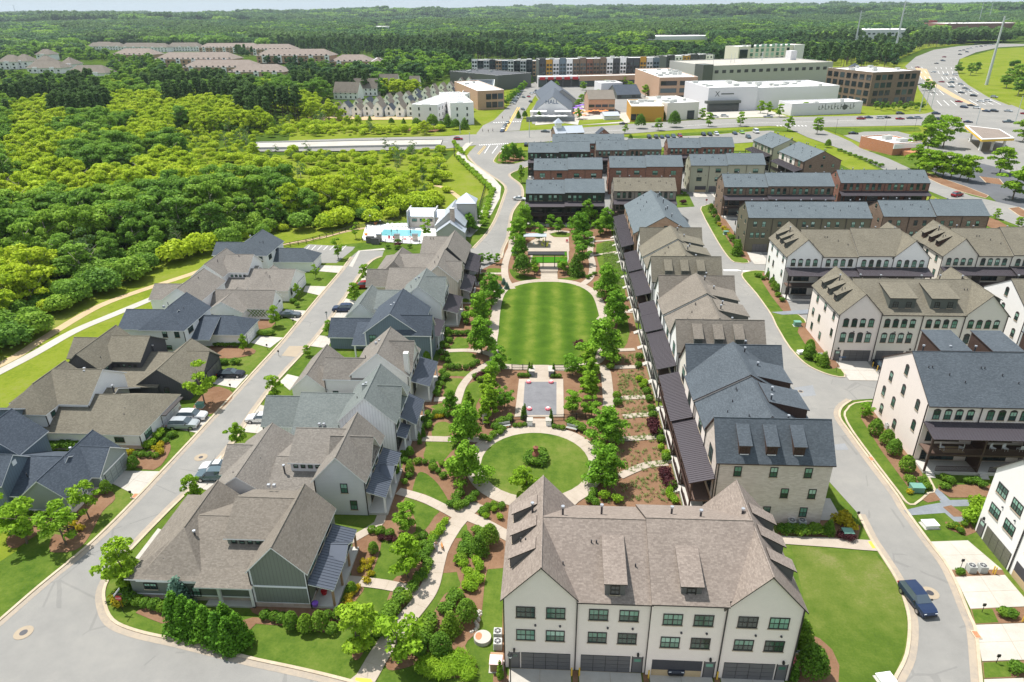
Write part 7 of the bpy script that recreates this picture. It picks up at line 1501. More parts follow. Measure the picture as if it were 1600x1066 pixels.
# ------------------------------------------------------------------ people
def skin_body(name, verts, edges, radii, mat, parent, root=0, sub=2):
    me = bpy.data.meshes.new(name); me.from_pydata(verts, edges, []); me.materials.append(mat); o = bpy.data.objects.new(name, me); COL.objects.link(o); o.parent = parent
    m = o.modifiers.new('skin', 'SKIN'); sv = me.skin_vertices[0].data
    for v, r_ in zip(sv, radii): v.radius = r_ if isinstance(r_, tuple) else (r_, r_)
    sv[root].use_root = True; s = o.modifiers.new('sub', 'SUBSURF'); s.levels = sub; s.render_levels = sub; return o
SK = plain('skin', (.55,.33,.24), .6)
def person(xy, rot, label, top, legs, stride=.32, z=.06, group=None):
    t = thing('person', label, 'person', (*xy, z), rot, group)
    V = [(0,0,.95),(0,0,1.15),(0,-.02,1.4),(0,-.02,1.5),(0,-.03,1.66),
         (.1,0,.92),(.11,-stride*.5,.5),(.11,-stride,.08),(.11,-stride-.14,.05),
         (-.1,0,.92),(-.11,stride*.35,.5),(-.11,stride,.12),(-.11,stride-.1,.04),
         (.2,-.02,1.4),(.26,.08,1.14),(.25,-.02,.9),(.25,-.05,.82),
         (-.2,-.02,1.4),(-.26,-.1,1.14),(-.25,-.24,.94),(-.25,-.28,.87)]
    E = [(0,1),(1,2),(2,3),(3,4),(0,5),(5,6),(6,7),(7,8),(0,9),(9,10),(10,11),(11,12),(2,13),(13,14),(14,15),(15,16),(2,17),(17,18),(18,19),(19,20)]
    Rr = [(.15,.11),(.14,.1),(.17,.11),.055,(.095,.11),.09,.065,.045,.04,.09,.065,.045,.04,.06,.045,.035,.035,.06,.045,.035,.035]
    b = skin_body('body', V, E, Rr, SK, t, sub=1)
    sh = [0,1,2,13,14,17,18]; idx = {v: i for i, v in enumerate(sh)}
    skin_body('shirt', [V[i] for i in sh], [(idx[a], idx[b_]) for a, b_ in E if a in idx and b_ in idx], [(.165,.125),(.155,.115),(.185,.125),.072,.058,.072,.058], top, t, 0, 1)
    sh = [0,5,6,7,9,10,11]; idx = {v: i for i, v in enumerate(sh)}
    skin_body('trousers', [V[i] for i in sh], [(idx[a], idx[b_]) for a, b_ in E if a in idx and b_ in idx], [(.16,.12),.105,.08,.06,.105,.08,.06], legs, t, 0, 1)
    mb = MB(); mb.tube((0,.0,1.64),(0,.0,1.79),.108,.07,M['bark'],8); mb.obj('hair', t); return t
person(site(682,862), .3, 'person in a grey top and pale trousers walking a dog on the main path', plain('grey_top', (.3,.3,.34)), plain('pale_trousers', (.45,.45,.5)))
t = thing('dog', 'small tan dog walking beside the person on the main path', 'dog', (*site(691,857), .06), .3)
skin_body('body', [(0,.3,.42),(0,0,.42),(0,-.28,.45),(0,-.42,.58),(0,-.55,.6),(.09,-.28,.22),(.09,-.3,.02),(-.09,-.28,.22),(-.09,-.24,.02),(.09,.3,.3),(.09,.36,.17),(.09,.33,.02),(-.09,.3,.3),(-.09,.36,.17),(-.09,.33,.02),(0,.46,.5),(0,.56,.62)],
          [(0,1),(1,2),(2,3),(3,4),(2,5),(5,6),(2,7),(7,8),(0,9),(9,10),(10,11),(0,12),(12,13),(13,14),(0,15),(15,16)], [.12,.12,.15,.09,.06,.05,.03,.05,.03,.07,.04,.03,.07,.04,.03,.03,.02], plain('tan_fur', (.50,.22,.07), .8), t, 1, 1)
mb = MB(); mb.tube((-.13,-.2,.95),(.0,-.1,.95),.01,.01,M['black'],4)
for i, (px, py) in enumerate([(785,186),(797,186),(754,206),(763,207),(770,206)]): person(site(px, py), i, 'pedestrian crossing the street at the far junction', plain('shirt_%d' % i, [(.5,.1,.08),(.1,.1,.2),(.6,.6,.6),(.08,.08,.08),(.3,.3,.5)][i]), M['black'], .25, .04, 'pedestrians at the far junction')
# ------------------------------------------------------------------ the town behind
def zat(px, py, Y):
    d = CF*FPX + CR*(px-800) - CU*(py-533); return H + d.z*(Y/d.y)
_bc = {}
def wbox(w_, h_, m_, d=.12):
    k = (w_, h_, m_.name, d)
    if k not in _bc: a = MB(); a.box(-w_/2, w_/2, -d, .02, 0, h_, m_); _bc[k] = a.mesh('window')
    return _bc[k]
def wgrid(t, L, D, h, side, n, floors, w_, h_, m_, z0=1.0, fh=3.4, x0=0, x1=None, name='window', d=.12):
    Ls = L if side in 'SN' else D; x1 = x1 or Ls; me = wbox(w_, h_, m_, d)
    for f in range(floors):
        for i in range(n):
            u = x0+(x1-x0)*(i+.5)/n; z = z0+f*fh
            p = {'S': (u,-.01,z), 'N': (L-u,D+.01,z), 'W': (-.01,Ls-u,z), 'E': (L+.01,u,z)}[side]; link(name, me, t, p, FAC[side])
def fb(label, cat, pL, pR, ytop, depth, wall, roofm='tpo', name='building', par=.6, units=(), h=None, Z=0):
    p0, p1 = site(*pL, Z), site(*pR, Z); L = math.hypot(p1[0]-p0[0], p1[1]-p0[1]); a = math.atan2(p1[1]-p0[1], p1[0]-p0[0])
    h = h or zat(pL[0], ytop, p0[1])-Z; t = thing(name, label, cat, (*p0, Z), a)
    bx('wall', t, 0, L, 0, depth, -.5, h-par, M[wall]); mb = MB()
    for q in ((0,L,0,.35),(0,L,depth-.35,depth),(0,.35,.35,depth-.35),(L-.35,L,.35,depth-.35)): mb.box(*q, h-par, h, M[wall], top=M['tpo'])
    mb.obj('parapet', t); bx('roof', t, .35, L-.35, .35, depth-.35, h-par-.1, h-par+.05, M[roofm])
    g_ = random.Random(int(L*10))
    for i in range(units if isinstance(units, int) else 0):
        u, v = g_.uniform(.1,.9)*L, g_.uniform(.15,.85)*depth; s_ = g_.uniform(1,2.2); bx('rooftop_unit', t, u-s_, u+s_, v-s_*.7, v+s_*.7, h-par, h-par+g_.uniform(1,1.9), M['ac'])
    return t, L, h
def gh(label, pL, pR, ytop, depth, wall, roofm, hr=.45, cat='house', axis='y', floors=2, name='house', group=None, gm='glassd', dw=.9):
    """gabled building; front edge pL-pR, ytop = eave line in the survey"""
    p0, p1 = site(*pL), site(*pR); L = math.hypot(p1[0]-p0[0], p1[1]-p0[1]); a = math.atan2(p1[1]-p0[1], p1[0]-p0[0]); ze = zat(pL[0], ytop, p0[1])
    t = thing(name, label, cat, (*p0, 0), a, group); span = L if axis == 'y' else depth; zr = ze+span*hr
    w_ = MB(); walls(w_, axis, 0, L, 0, depth, ze, zr, M[wall]); w_.obj('wall', t); r_ = MB(); roof(r_, axis, 0, L, 0, depth, ze, zr, M[roofm], M['trim_w'] if 'white' in wall else M['trim_g'], o=.5); r_.obj('roof', t)
    n = max(1, int(L/3.6))
    for f in range(floors): 
        for i in range(n): link('window', wbox(dw*1.2, 1.6, M[gm]), t, (L*(i+.5)/n, -.01, .9+f*3.1), 0)
    return t, L, ze
# white modern rows by the bridge
for k, (a, b, yt, dp, lb) in enumerate([((645,195),(685,196),163,66,'white flat-roofed row nearest the bridge, left of its twin'),((705,196),(741,194.5),161,60,'white flat-roofed row by the junction, right of its twin')]):
    t, L, h = fb(lb, 'apartments', a, b, yt, dp, 's_white', units=0)
    wgrid(t, L, dp, h, 'S', 2, 3, .9, 1.7, M['glassd'], 1.2, 3.5, 1, L-1); wgrid(t, L, dp, h, 'E', 11, 3, 1.0, 1.7, M['glassd'], 1.2, 3.5)
    for i in range(5): bx('rooftop_unit', t, L*.3, L*.6, 4+i*12, 5.5+i*12, h-.6, h+.7, M['trim_w']); bx('party_wall', t, .4, L-.4, 9+i*12, 9.4+i*12, h-.6, h+.3, M['tpo'])
    for i in range(8): bx('entrance_canopy', t, L, L+1.2, 3+i*7, 5.4+i*7, 2.6, 2.85, M['black'])
t, L, h = fb('grey-roofed row with dark rooftop panels behind the white rows', 'apartments', (722,166), (770,165.4), 146, 105, 's_white', 'r_blue')
for i in range(9): bx('roof_panel', t, 2, L-2, 6+i*12, 11+i*12, h-.5, h-.15, M['r_navy'])
t, L, h = fb('tan brick two-storey building with large square windows beside the shop street', 'office', (747,172), (788,170), 142, 75, 'w_tan', units=3)
wgrid(t, L, 75, h, 'S', 3, 2, 3.6, 3.6, M['glassd'], 1.2, 5.2, L*.3, L-.5); wgrid(t, L, 75, h, 'E', 8, 2, 4, 3.6, M['glassd'], 1.2, 5.2)
t, L, h = fb('building with a charcoal roof behind the tan brick one', 'building', (778,141), (830,136), 118, 70, 'trim_g', 'asphalt_new', units=4)
# white gabled houses beyond the bridge
WH = []
for yb, xa, xb, st_, dh in ((182,500,645,17,17),(173,552,700,16,16),(164,600,705,15,15),(155,645,712,14,14),(146,672,728,13,13),(136,715,775,13,13)):
    k_ = 0; x_ = xa
    while x_ < xb: WH.append(((x_, yb+(k_%2)), (x_+st_*.72, yb+(k_%2)), yb-dh*(.62+.12*(k_%3)), 10+3*(k_%2))); x_ += st_; k_ += 1
for i, (a, b, yt, dp) in enumerate(WH):
    gh('white gabled house with brown roof in the estate beyond the bridge', a, b, yt, min(dp, 15), 's_white', 'r_taupe' if i % 4 != 2 else 'r_navy', .62, group='white gabled houses beyond the bridge')
for i, (a, b, yt, dp) in enumerate([((522,155),(560,156),143,9),((548,150),(590,150),137,9),((575,146),(622,146),130,9),((640,146),(655,146),133,9)]):
    gh('long white house with brown side-gabled roof at the wood edge beyond the bridge', a, b, yt, dp, 's_white', 'r_taupe', .75, axis='x', group='long houses at the wood edge')
# mixed-use apartments
def mixed(label, a, b, yt, dp, cols, n, fl=5, z0=5):
    t, L, h = fb(label, 'apartments', a, b, yt, dp, 'trim_g', units=9, par=.8)
    for i in range(n):
        m_ = M[cols[i % len(cols)]]; u0, u1 = L*i/n, L*(i+1)/n
        bx('facade_bay', t, u0+.3, u1-.3, -.8, -.05, z0, h+(.8 if i % 3 == 0 else -.4), m_)
        for f in range(fl-1):
            for q in (.28, .72): link('window', wbox(1.9, 1.9, M['glassd'], .1), t, (u0+(u1-u0)*q, -.82, z0+.8+f*3.2), 0)
    return t, L, h
mixed('long five-storey mixed-use block in white, ochre and brown bays along the woods', (842,133), (1028,129), 93, 20, ['s_dark','ochre','pale_wall','s_blue','s_white','w_brown','w_brown','w_red','w_brown','w_brown','s_white','s_dark','s_white','s_dark'], 18)
mixed('left wing of the mixed-use block with grey and white bays', (738,126), (842,128), 94, 18, ['s_white','s_dark','s_grey','s_dark','w_tan','s_blue'], 11)
mixed('far right wing of the mixed-use block behind the brick office', (1040,110), (1112,106), 88, 18, ['s_dark','s_white','ochre','s_dark'], 6, 4, 3)
t, L, h = fb('white arcade with maroon awnings below the mixed-use block', 'shops', (841,137), (905,136), 120, 12, 'pale_wall'); wgrid(t, L, 12, h, 'S', 5, 1, 7, 6.5, M['glassd'], .3)
for i in range(5): bx('awning', t, L*(i+.5)/5-2.4, L*(i+.5)/5+2.4, -1.6, -.2, 6.2, 8.2, M['red'])
t, L, h = fb('tan retail arcade below the mixed-use block', 'shops', (905,136), (1028,133), 119, 12, 'w_tan'); wgrid(t, L, 12, h, 'S', 10, 1, 7, 4.5, M['glassd'], .3)
# market halls
gh('front market hall with wide grey gable roof and blue lettering above its terrace', (833,184), (893,184), 174, 55, 'pale_wall', 'metal_bl', .36, 'market hall', floors=0, name='market_hall')
_h = bpy.data.objects['market_hall']; text('HALL', _h, (11.5, -.12, 8.2), 3.4, CM['blue'])
gh('rear market hall with long grey gable roof', (850,168), (905,167), 160, 70, 'conc_wall', 'metal_bl', .33, 'market hall', floors=0, name='market_hall')
t = thing('market_terrace', 'terrace with white canopies in front of the market hall', 'terrace', (*site(864,186), 0)); bx('terrace_deck', t, -14,12,-4,5,0,1.4,M['conc_wall']); bx('terrace_wall', t, -16,13,-11,-10,0,2.6,M['slate'])
for x in (-9, 6): bx('canopy', t, x-5,x+5,-2,4,4.2,4.6,M['tpo'])
for i in range(6): parasol(840+i*8.5, 187, ['leftmost','second','third','fourth','fifth','rightmost'][i]+' white parasol on the market terrace', M['tpo'], h=2.6, r=2.0, z=1.4)
for px, py in [(903,172),(899,175),(906,176),(909,170)]: parasol(px, py, 'purple parasol in the yard beside the market hall', M['purple'], h=3, r=2.2, group='purple parasols of the market yard')
for i, (px, py) in enumerate([(903,181),(909,180),(915,181),(921,180),(928,179),(934,179),(940,180),(946,179),(905,186),(912,186),(898,183)]): parasol(px, py, 'orange parasol in the restaurant garden', M['orange'], h=2.8, r=1.9, group='orange parasols of the restaurant garden')
gh('two-storey white restaurant with brown hip roof and balconies above the orange parasols', (919,178), (960,177.5), 155, 26, 'w_tan', 'r_taupe', .16, 'restaurant', axis='x', floors=2, name='restaurant', dw=3)
fb('white cube shop behind the brown roofed restaurant', 'shop', (939,148), (972,147), 130, 20, 'pale_wall', units=2); gh('low shop with black hip roof behind the restaurant', (964,155), (1001,154), 148, 28, 'trim_g', 'r_navy', .2, 'shop', axis='x', floors=1, name='shop', dw=2.4)
gh('low grey metal roofed shelter beside the restaurant garden', (944,188), (968,187.5), 181, 14, 'pale_wall', 'metal_lt', .1, 'shelter', axis='x', floors=0, name='shelter')
sheet('shop_yard', [(832,194),(985,190),(1000,186),(1100,184),(1095,150),(1030,132),(862,128),(845,150),(828,176)], M['asphalt'], .018)
sheet('hall_plaza', [(1095,186),(1104,172),(1200,172),(1230,182)], M['concrete'], .022)
sheet('market_yard', [(836,196),(880,192),(905,196),(984,192),(984,176),(960,176),(905,165),(890,176),(838,188)], M['concrete'], .03); sheet('market_lawn', [(903,196),(975,190),(970,185),(905,188)], M['rough_grass'], .05)
t, L, h = fb('ochre painted building with white roof beside the main road', 'shop', (985,190), (1036,190), 166, 34, 'ochre', units=5); wgrid(t, L, 34, h, 'S', 2, 1, 3, 3.6, M['glassd'], .6, 4, 0, L*.35)
t, L, h = fb('cream building with roof units joined right of the ochre one', 'shop', (1041,188), (1090,186), 161, 36, 'w_cream', units=6); wgrid(t, L, 36, h, 'S', 1, 1, 4.5, 5, M['glassd'], .1, 4, L*.62, L*.9)
t, L, h = fb('three-storey red brick office with dark ribbon windows', 'office', (1028,159), (1087,158), 121, 84, 'w_tan', units=14, name='office_building'); wgrid(t, L, 84, h, 'S', 2, 3, L*.42, 3.0, M['glassd'], 1.0, 4.9); wgrid(t, L, 84, h, 'E', 6, 3, 11, 3, M['glassd'], 1, 4.9)
# hall, car park deck, hotel
t, L, h = fb('wide white hall with a dark glazed entrance and silver roof units', 'sports hall', (1104,174), (1180,172), 137, 46, 'pale_wall', units=8, name='hall'); bx('entrance_glazing', t, 0, L*.62, -2.5, -.02, 0, 5, M['glassd']); bx('entrance_canopy', t, -2, L*.64, -3.5, 0, 5, 6.6, M['trim_g'])
text('X', t, (6, -.06, h-5.5), 4.5, M['trim_g']); bx('lettering', t, 8.5, 17, -.08, -.02, h-4.4, h-3.7, M['trim_g'])
fb('taller plain white hall joined to the glazed hall', 'sports hall', (1180,171), (1306,167), 137, 40, 'pale_wall', units=10, name='hall')
t, L, h = fb('concrete car park deck with square openings behind the white hall', 'car park', (1104,140), (1296,132), 103, 70, 'conc_wall', 'concrete', name='car_park_deck'); wgrid(t, L, 70, h, 'S', 16, 1, 3.4, 2.4, M['dark_metal_and_shade'], h-6, 4, 4, L-4)  # dark boxes on the wall paint the shade inside the deck openings
for k, u in enumerate((.13, .3, .36, .62, .66)): bx('lamp_mast', t, L*u-.12, L*u+.12, 20+k*6, 20.3+k*6, h-1, h+7, M['steelpole'])
bx('stair_tower', t, L*.88, L*.93, 40, 48, h-1, h+7, M['pale_wall']); bx('corner_frame', t, -6, 3, -2, 12, 0, h+1, M['trim_g'])
t, L, h = fb('cream and glass hotel standing behind the car park deck', 'hotel', (1150,112), (1250,107), 73, 22, 'w_cream', units=10, name='hotel'); wgrid(t, L, 22, h, 'S', 8, 6, 3.6, 3.2, M['glass'], 1.5, 4.2, L*.16, L*.8); bx('glass_bay', t, L*.02, L*.13, -1.2, -.02, 2, h-3, M['glassd']); bx('end_wall', t, L*.84, L, -1.5, -.02, 0, h, M['pale_wall'])
t, L, h = fb('long low white building with dark script lettering facing the main road', 'shop', (1235,181), (1345,177), 162, 16, 'pale_wall', units=2); text('ARTLAB', t, (L*.45, -.2, 2.6), 4.2, M['trim_g']) if False else None
_lt = t; mb = MB()
for i in range(12): u = L*.38+i*2.1; mb.box(u, u+.35, -.12, -.02, 3.0, 5.2+(i%3)*.6, M['trim_g']); mb.box(u+.35, u+1.3, -.12, -.02, 3.0+(i%2)*1.2, 3.4+(i%2)*1.2, M['trim_g'])
mb.tube((L*.75,-.12,4),(L*.75,-.02,4),1.6,1.6,M['trim_g'],12); mb.obj('script_lettering', t, kind='stuff')
t, L, h = fb('dark grey four-storey office with rows of square green windows', 'office', (1354,166), (1427,162), 113, 44, 'w_brown', units=6, name='office_building')
for x0_, x1_ in ((.06,.44),(.54,.94)): wgrid(t, L, 44, h, 'S', 3, 4, 3.6, 3.2, M['glassd'], 1.4, 4.9, L*x0_, L*x1_)
wgrid(t, L, 44, h, 'W', 7, 4, 4.2, 3.2, M['glassd'], 1.4, 4.9)
gh('white building with steep black roof left of the dark office', (1311,130), (1345,131), 113, 40, 's_cream', 'r_navy', .3, 'building', floors=2, name='building')
t, L, h = fb('low orange brick building with a flat white roof by the side road', 'restaurant', (1393,243), (1436,240), 224, 21, 'w_orange', units=2); bx('fascia', t, -.1, L+.1, -.5, -.02, h-2.4, h-.4, M['tpo'])
bx('bin_yard', t, L*.3, L*.8, -6, -.6, 0, 2, M['w_orange'])
# fuel station canopy
q_ = sites([(1534,219),(1585,217),(1562,203),(1508,197)], 6.0); fx, fy = q_[0]; t = thing('fuel_canopy', 'fuel station canopy with yellow fascia and brown roof at the right', 'canopy', (fx, fy, 0)); q_ = [(a-fx, b-fy) for a, b in q_]
mb = MB(); mb.prism(q_, 5.2, 6.1, M['yellow'], bottom=True); mb.obj('fascia', t); mb = MB(); mb.prism(q_, 6.1, 6.35, M['tpo']); mb.obj('rim', t); mb = MB(); mb.prism([(a*.9+sum(p[0] for p in q_)/40, b*.9+sum(p[1] for p in q_)/40) for a, b in q_], 6.36, 6.4, M['r_brown']); mb.obj('roof_sheet', t)
for u in (.15,.5,.85):
    for v in (.2,.8): x = (q_[0][0]*(1-u)+q_[1][0]*u)*(1-v)+(q_[3][0]*(1-u)+q_[2][0]*u)*v; y = (q_[0][1]*(1-u)+q_[1][1]*u)*(1-v)+(q_[3][1]*(1-u)+q_[2][1]*u)*v; bx('column', t, x-.4,x+.4,y-.4,y+.4,0,5.2,M['tpo'])
# pavilion with cupola
t, L, ze = gh('open pavilion with pale metal roof and a small cupola at the junction', (868,218), (912,216), 208, 9, 'w_brown', 'metal_lt', .3, 'pavilion', axis='x', floors=0, name='pavilion'); bx('cupola', t, 1,4,3,6,5,8,M['trim_w']); a = MB(); roof(a, 'x', .6, 4.4, 2.6, 6.4, 8, 10, M['metal_lt'], M['trim_w'], h0=1.9, h1=1.9); a.obj('cupola_roof', t)
gh('small brick gatehouse with a dark gable behind the northern rows', (935,216), (952,215.5), 209, 6, 'w_red', 'r_navy', .4, 'gatehouse', floors=0, name='gatehouse')
# bridge
t = thing('road_bridge', 'concrete road bridge over the marsh with low parapets', 'bridge', (0,0,0)); b0 = sites([(398,229),(470,228),(560,226),(690,224)], .0)
mb = MB(); strip(mb, b0, 17, .5, M['conc_wall'], 1.6); mb.obj('deck', t); mb = MB(); strip(mb, offs(b0, 0, False), 15, .53, M['concrete']); mb.obj('roadway', t)
for sg, nm in ((1,'parapet'),(-1,'parapet')): mb = MB(); strip(mb, offs(b0, sg*8.2, False), .5, 1.0, M['conc_wall'], .9); mb.obj(nm, t)
for p in resample(b0, 22)[1:-1]: bx('pier', t, p[0]-.8, p[0]+.8, p[1]-7, p[1]+7, -4, .0, M['conc_wall'])
sheet('marsh', [(265,240),(430,243),(560,242),(690,238),(702,262),(684,285),(694,312),(670,325),(550,345),(440,350),(330,330)], M['rough_grass'], .005)
# far estates and warehouses
def hipb(label, px0, px1, yb, yt, dp, wall='w_tan', rm='r_brown', group=None, fl=3):
    Zb = max(0, hills(*site(px0, yb, 8))); p0, p1 = site(px0, yb, Zb), site(px1, yb, Zb); L = math.hypot(p1[0]-p0[0], p1[1]-p0[1]); t = thing('apartment_block', label, 'apartments', (*p0, Zb-.5), math.atan2(p1[1]-p0[1], p1[0]-p0[0]), group)
    ze = max(8.5, zat(px0, yt, p0[1])-Zb); w_ = MB(); walls(w_, 'x', 0, L, 0, dp, ze, ze+6, M[wall], h0=dp/2, h1=dp/2); w_.obj('wall', t); r_ = MB(); roof(r_, 'x', 0, L, 0, dp, ze, ze+6, M[rm], M['trim_w'], h0=dp/2-.5, h1=dp/2-.5, o=1.0); r_.obj('roof', t)
    n = int(L/6)
    for i in range(n):
        if i % 3 == 1: bx('bay', t, L*(i+.1)/n, L*(i+.9)/n, -1, -.02, 0, ze, M['s_white'])
        for f in range(fl): link('window', wbox(2.2, 1.8, M['glassd']), t, (L*(i+.5)/n, -1.05 if i % 3 == 1 else -.02, 1+f*3.3), 0)
for i, (x0, x1, yb, yt) in enumerate([(142,175,78,74),(178,240,96,88),(245,365,104,92),(288,400,117,104),(312,402,82,75),(390,458,86,79),(402,516,98,87),(360,445,125,114),(518,578,107,95),(575,600,112,102)]):
    hipb('brown-roofed three-storey apartment block in the wooded estate', x0, x1, yb, yt, 22, group='brown-roofed apartment blocks in the woods')
for i, (x0, x1, yb, yt) in enumerate([(0,28,108,98),(58,80,94,86),(45,98,118,106),(108,168,128,112),(55,80,110,100),(138,190,79,74),(190,245,80,75),(232,262,81,75),(262,312,80,75),(96,115,112,104),(22,46,107,98)]):
    hipb('white-walled apartment house with brown roof in the wooded estate', x0, x1, yb, yt, 16, 's_white', 'r_taupe', 'white apartment houses in the woods', 2)
def shed(label, px0, px1, yb, yt, dp, wall, rm='tpo'): return fb(label, 'warehouse', (px0, yb), (px1, yb-1), yt, dp, wall, rm, name='warehouse', units=6, Z=max(0, hills(*site(px0, yb, 10))))
t, L, h = shed('long white warehouse beyond the woods near the power poles', 1323, 1427, 62, 47, 120, 'pale_wall'); wgrid(t, L, 120, h, 'S', 14, 1, 5, 3, M['glassd'], h*.5)
shed('low red-walled store beyond the highway, left one', 1437, 1462, 46, 33, 90, 'red'); shed('long red-walled store beyond the highway', 1475, 1596, 52, 37, 120, 'w_red'); shed('red shopfront building at the top right', 1540, 1562, 62, 54, 60, 'red')
shed('white low roof just showing above the woods in the middle', 1010, 1112, 63, 57, 160, 'pale_wall'); shed('small white roof among the far woods left of centre', 580, 616, 47, 42, 120, 'pale_wall')
# power poles, masts
def mast(px, py, ytop, xtop, r0, r1, label, arms=0, m='steelpole'):
    x, y = site(px, py); h = zat(xtop, ytop, y); t = thing('power_pole', label, 'power pole', (x, y, 0)); mb = MB(); mb.tube((0,0,-1),(0,0,h),r0,r1,M[m],8); mb.obj('shaft', t)
    for k in range(arms): mb = MB(); mb.tube((0,0,h-3-4*k),(4.5,0,h-2-4*k),.3,.12,M[m],5); mb.obj('cross_arm', t)
    return x, y, h
a1 = mast(1335,76,17,1343,1.5,.7,'left steel power pole of the three beyond the deck',3); a2 = mast(1396,92,1,1412,1.5,.7,'tallest steel power pole above the dark office',4); a3 = mast(1541,133,25,1570,1.3,.6,'leaning-looking steel power pole on the highway verge',1)
mast(1528,40,0,1531,1.2,.6,'lattice-like mast at the top right, left of two'); mast(1543,38,0,1546,1.2,.6,'mast at the top right, right of two'); mast(1324,32,8,1326,1.0,.5,'thin far mast above the woods')
mast(30,40,8,22,2.2,1.6,'tall mast with a broad head at the top left'); mast(623,18.5,-2,622,2.5,2,'thin tall mast on the skyline in the middle')
mast(1437,175,140,1443,.3,.25,'pale wooden pole beside the dark office'); 
for px, py, xt, yt, lb in [(1447,165,1457,130,'signal mast left of the highway mouth'),(1455,168,1466,128,'signal mast in the highway mouth'),(1525,195,1532,165,'signal pole before the fuel station'),(734,224,733,207,'signal pole at the bridge junction'),(827,215,827,188,'signal pole beside the market terrace'),(1585,195,1592,150,'tall pole at the right edge by the junction'),(719,209,718,195,'short pole beside the white flat-roofed row')]: mast(px, py, yt, xt, .22, .15, lb)
t = thing('water_tower', 'flat-topped water tower on the left skyline', 'water tower', (*site(140,20.5+6), 0)); d_ = math.hypot(*t.location.xy); s_ = d_/1070*1.2
bx('tank', t, -6.5*s_/1.2, 6.5*s_/1.2, -8, 8, 60+1.0*s_, 60+5.5*s_, M['pale_wall']); mb = MB(); [mb.tube((x,0,0),(x,0,60+1.2*s_),1.5,1.5,M['pale_wall'],5) for x in (-12,0,12)]; mb.obj('leg', t)

# ------------------------------------------------------------------ woods
NF = [(-70,560),(0,552),(50,530),(107,490),(175,452),(250,420),(332,395),(432,368),(550,352),(637,337),(672,325),(700,318),(690,300),(680,280),(696,262),(700,240),(690,232)]
edge = sites(NF)
devpoly = edge+[site(300,250,0), (-150,345), (-100,360)]
# keep-out areas in world metres
def P_(*a): return sites(a)
KEEP = [sites([(398,214),(396,217),(396,240),(400,240),(690,236),(700,320),(637,340),(432,370),(332,397),(250,423),(175,456),(107,494),(50,534),(0,556),(-300,700),(-300,1400),(2000,1400),(2000,260),(1640,120),(1640,62),(1500,70),(1440,76),(1405,92),(1400,104),(1330,106),(1250,108),(1245,80),(1150,78),(1130,96),(1030,94),(738,98),(738,120),(690,124),(660,136),(650,150),(520,150),(495,170),(496,184),(560,190),(600,205),(700,210)])]
EST = [(142,600,72,128),(0,200,78,132)]
def keep(x, y):
    for p in KEEP:
        if inside(x, y, p): return True
    return False
def project(x, y, z=0):
    v = Vector((x, y, z-H)); w_ = v.dot(CF); return (800+FPX*v.dot(CR)/w_, 533-FPX*v.dot(CU)/w_) if w_ > 1 else (-999, -999)
estP = [(sites([(x0-4,yb+9),(x1+6,yb+9),(x1+8,yt-2),(x0-6,yt-2)])) for x0, x1, yb, yt in [(142,175,80,74),(178,240,98,88),(245,365,106,92),(288,400,119,104),(312,402,84,75),(390,458,88,79),(402,516,100,87),(360,445,126,114),(518,578,108,95),(575,600,113,102),(0,98,120,98),(55,80,96,86),(108,168,130,112),(138,312,82,74),(1323,1427,68,60),(1475,1596,56,48),(1010,1112,70,62),(580,616,49,45),(1437,1465,49,44)]]
def forb(x, y):
    if keep(x, y): return True
    for p in estP:
        if inside(x, y, p): return True
    return False
def marsh(px, py): return (188 < py < 213 and 425 < px < 720) or py > 206 and px > 265+max(0, py-240)*.9 and py < 318
g_ = random.Random(11); pts = []; cell = {}
def free(x, y, d):
    c = (int(x//d), int(y//d))
    for i in (-1,0,1):
        for j in (-1,0,1):
            for q in cell.get((d, c[0]+i, c[1]+j), ()):
                if (q[0]-x)**2+(q[1]-y)**2 < d*d: return False
    cell.setdefault((d, *c), []).append((x, y)); return True
cand = []
for _ in range(60000):
    x, y = g_.uniform(-420, 60), g_.uniform(60, 620)
    px, py = project(x, y)
    if px < -120 or px > 1700 or py < 95 or keep(x, y): continue
    if any(inside(x, y, p) for p in estP): continue
    m_ = marsh(px, py) and py < 322
    if not free(x, y, 4.3 if m_ else 5.2): continue
    cand.append((x, y, px, py, m_))
cand.sort(key=lambda c: math.hypot(c[0], c[1]))
def edge_dist(x, y): return min(math.hypot(x-a, y-b) for a, b in EDGE)
EDGE = resample(edge, 3)
def choose(x, y, px, py, m_):
    n = math.sin(x*.05+1)*math.cos(y*.043)+.4*math.sin(x*.11+y*.07)
    if m_:
        return ('marsh', g_.uniform(1.4,3.2)) if g_.random() < .78 else ('edge_y', g_.uniform(3.5,5.5)) if g_.random() < .6 else ('snag', g_.uniform(5,9)) if g_.random() < .7 else ('forest_y', g_.uniform(6,8.5))
    ed = edge_dist(x, y)
    if ed < 9: return ('edge', g_.uniform(5,7.5)) if n < .2 or px < 250 else ('edge_y', g_.uniform(4.5,7))
    bright = (py > 165 and n > -.35 and px > 20 and py < 345) or n > .75
    if bright: return ('forest_y', g_.uniform(9,13))
    if py < 200 and n < -.35: return ('pine', g_.uniform(16,21))
    if g_.random() < .05: return ('snag', g_.uniform(9,13))
    return ('forest', g_.uniform(11,17)*(1 if ed > 18 else .75))
LBL = {'forest': ('dark leafy tree of the wood on the left','trees of the left wood'), 'forest_y': ('yellow-green tree of the wood on the left','yellow-green trees of the left wood'), 'pine': ('dark pine rising from the left wood','pines of the left wood'),
       'edge': ('dense green thicket at the edge of the meadow','thicket along the meadow'), 'edge_y': ('bright thicket between the marsh and the meadow','bright thicket along the marsh'), 'snag': ('grey bare-branched tree in the left wood','bare trees of the left wood'), 'marsh': ('yellow-green shrub of the marsh below the bridge','marsh shrubs')}
rest = []
cnt = {}
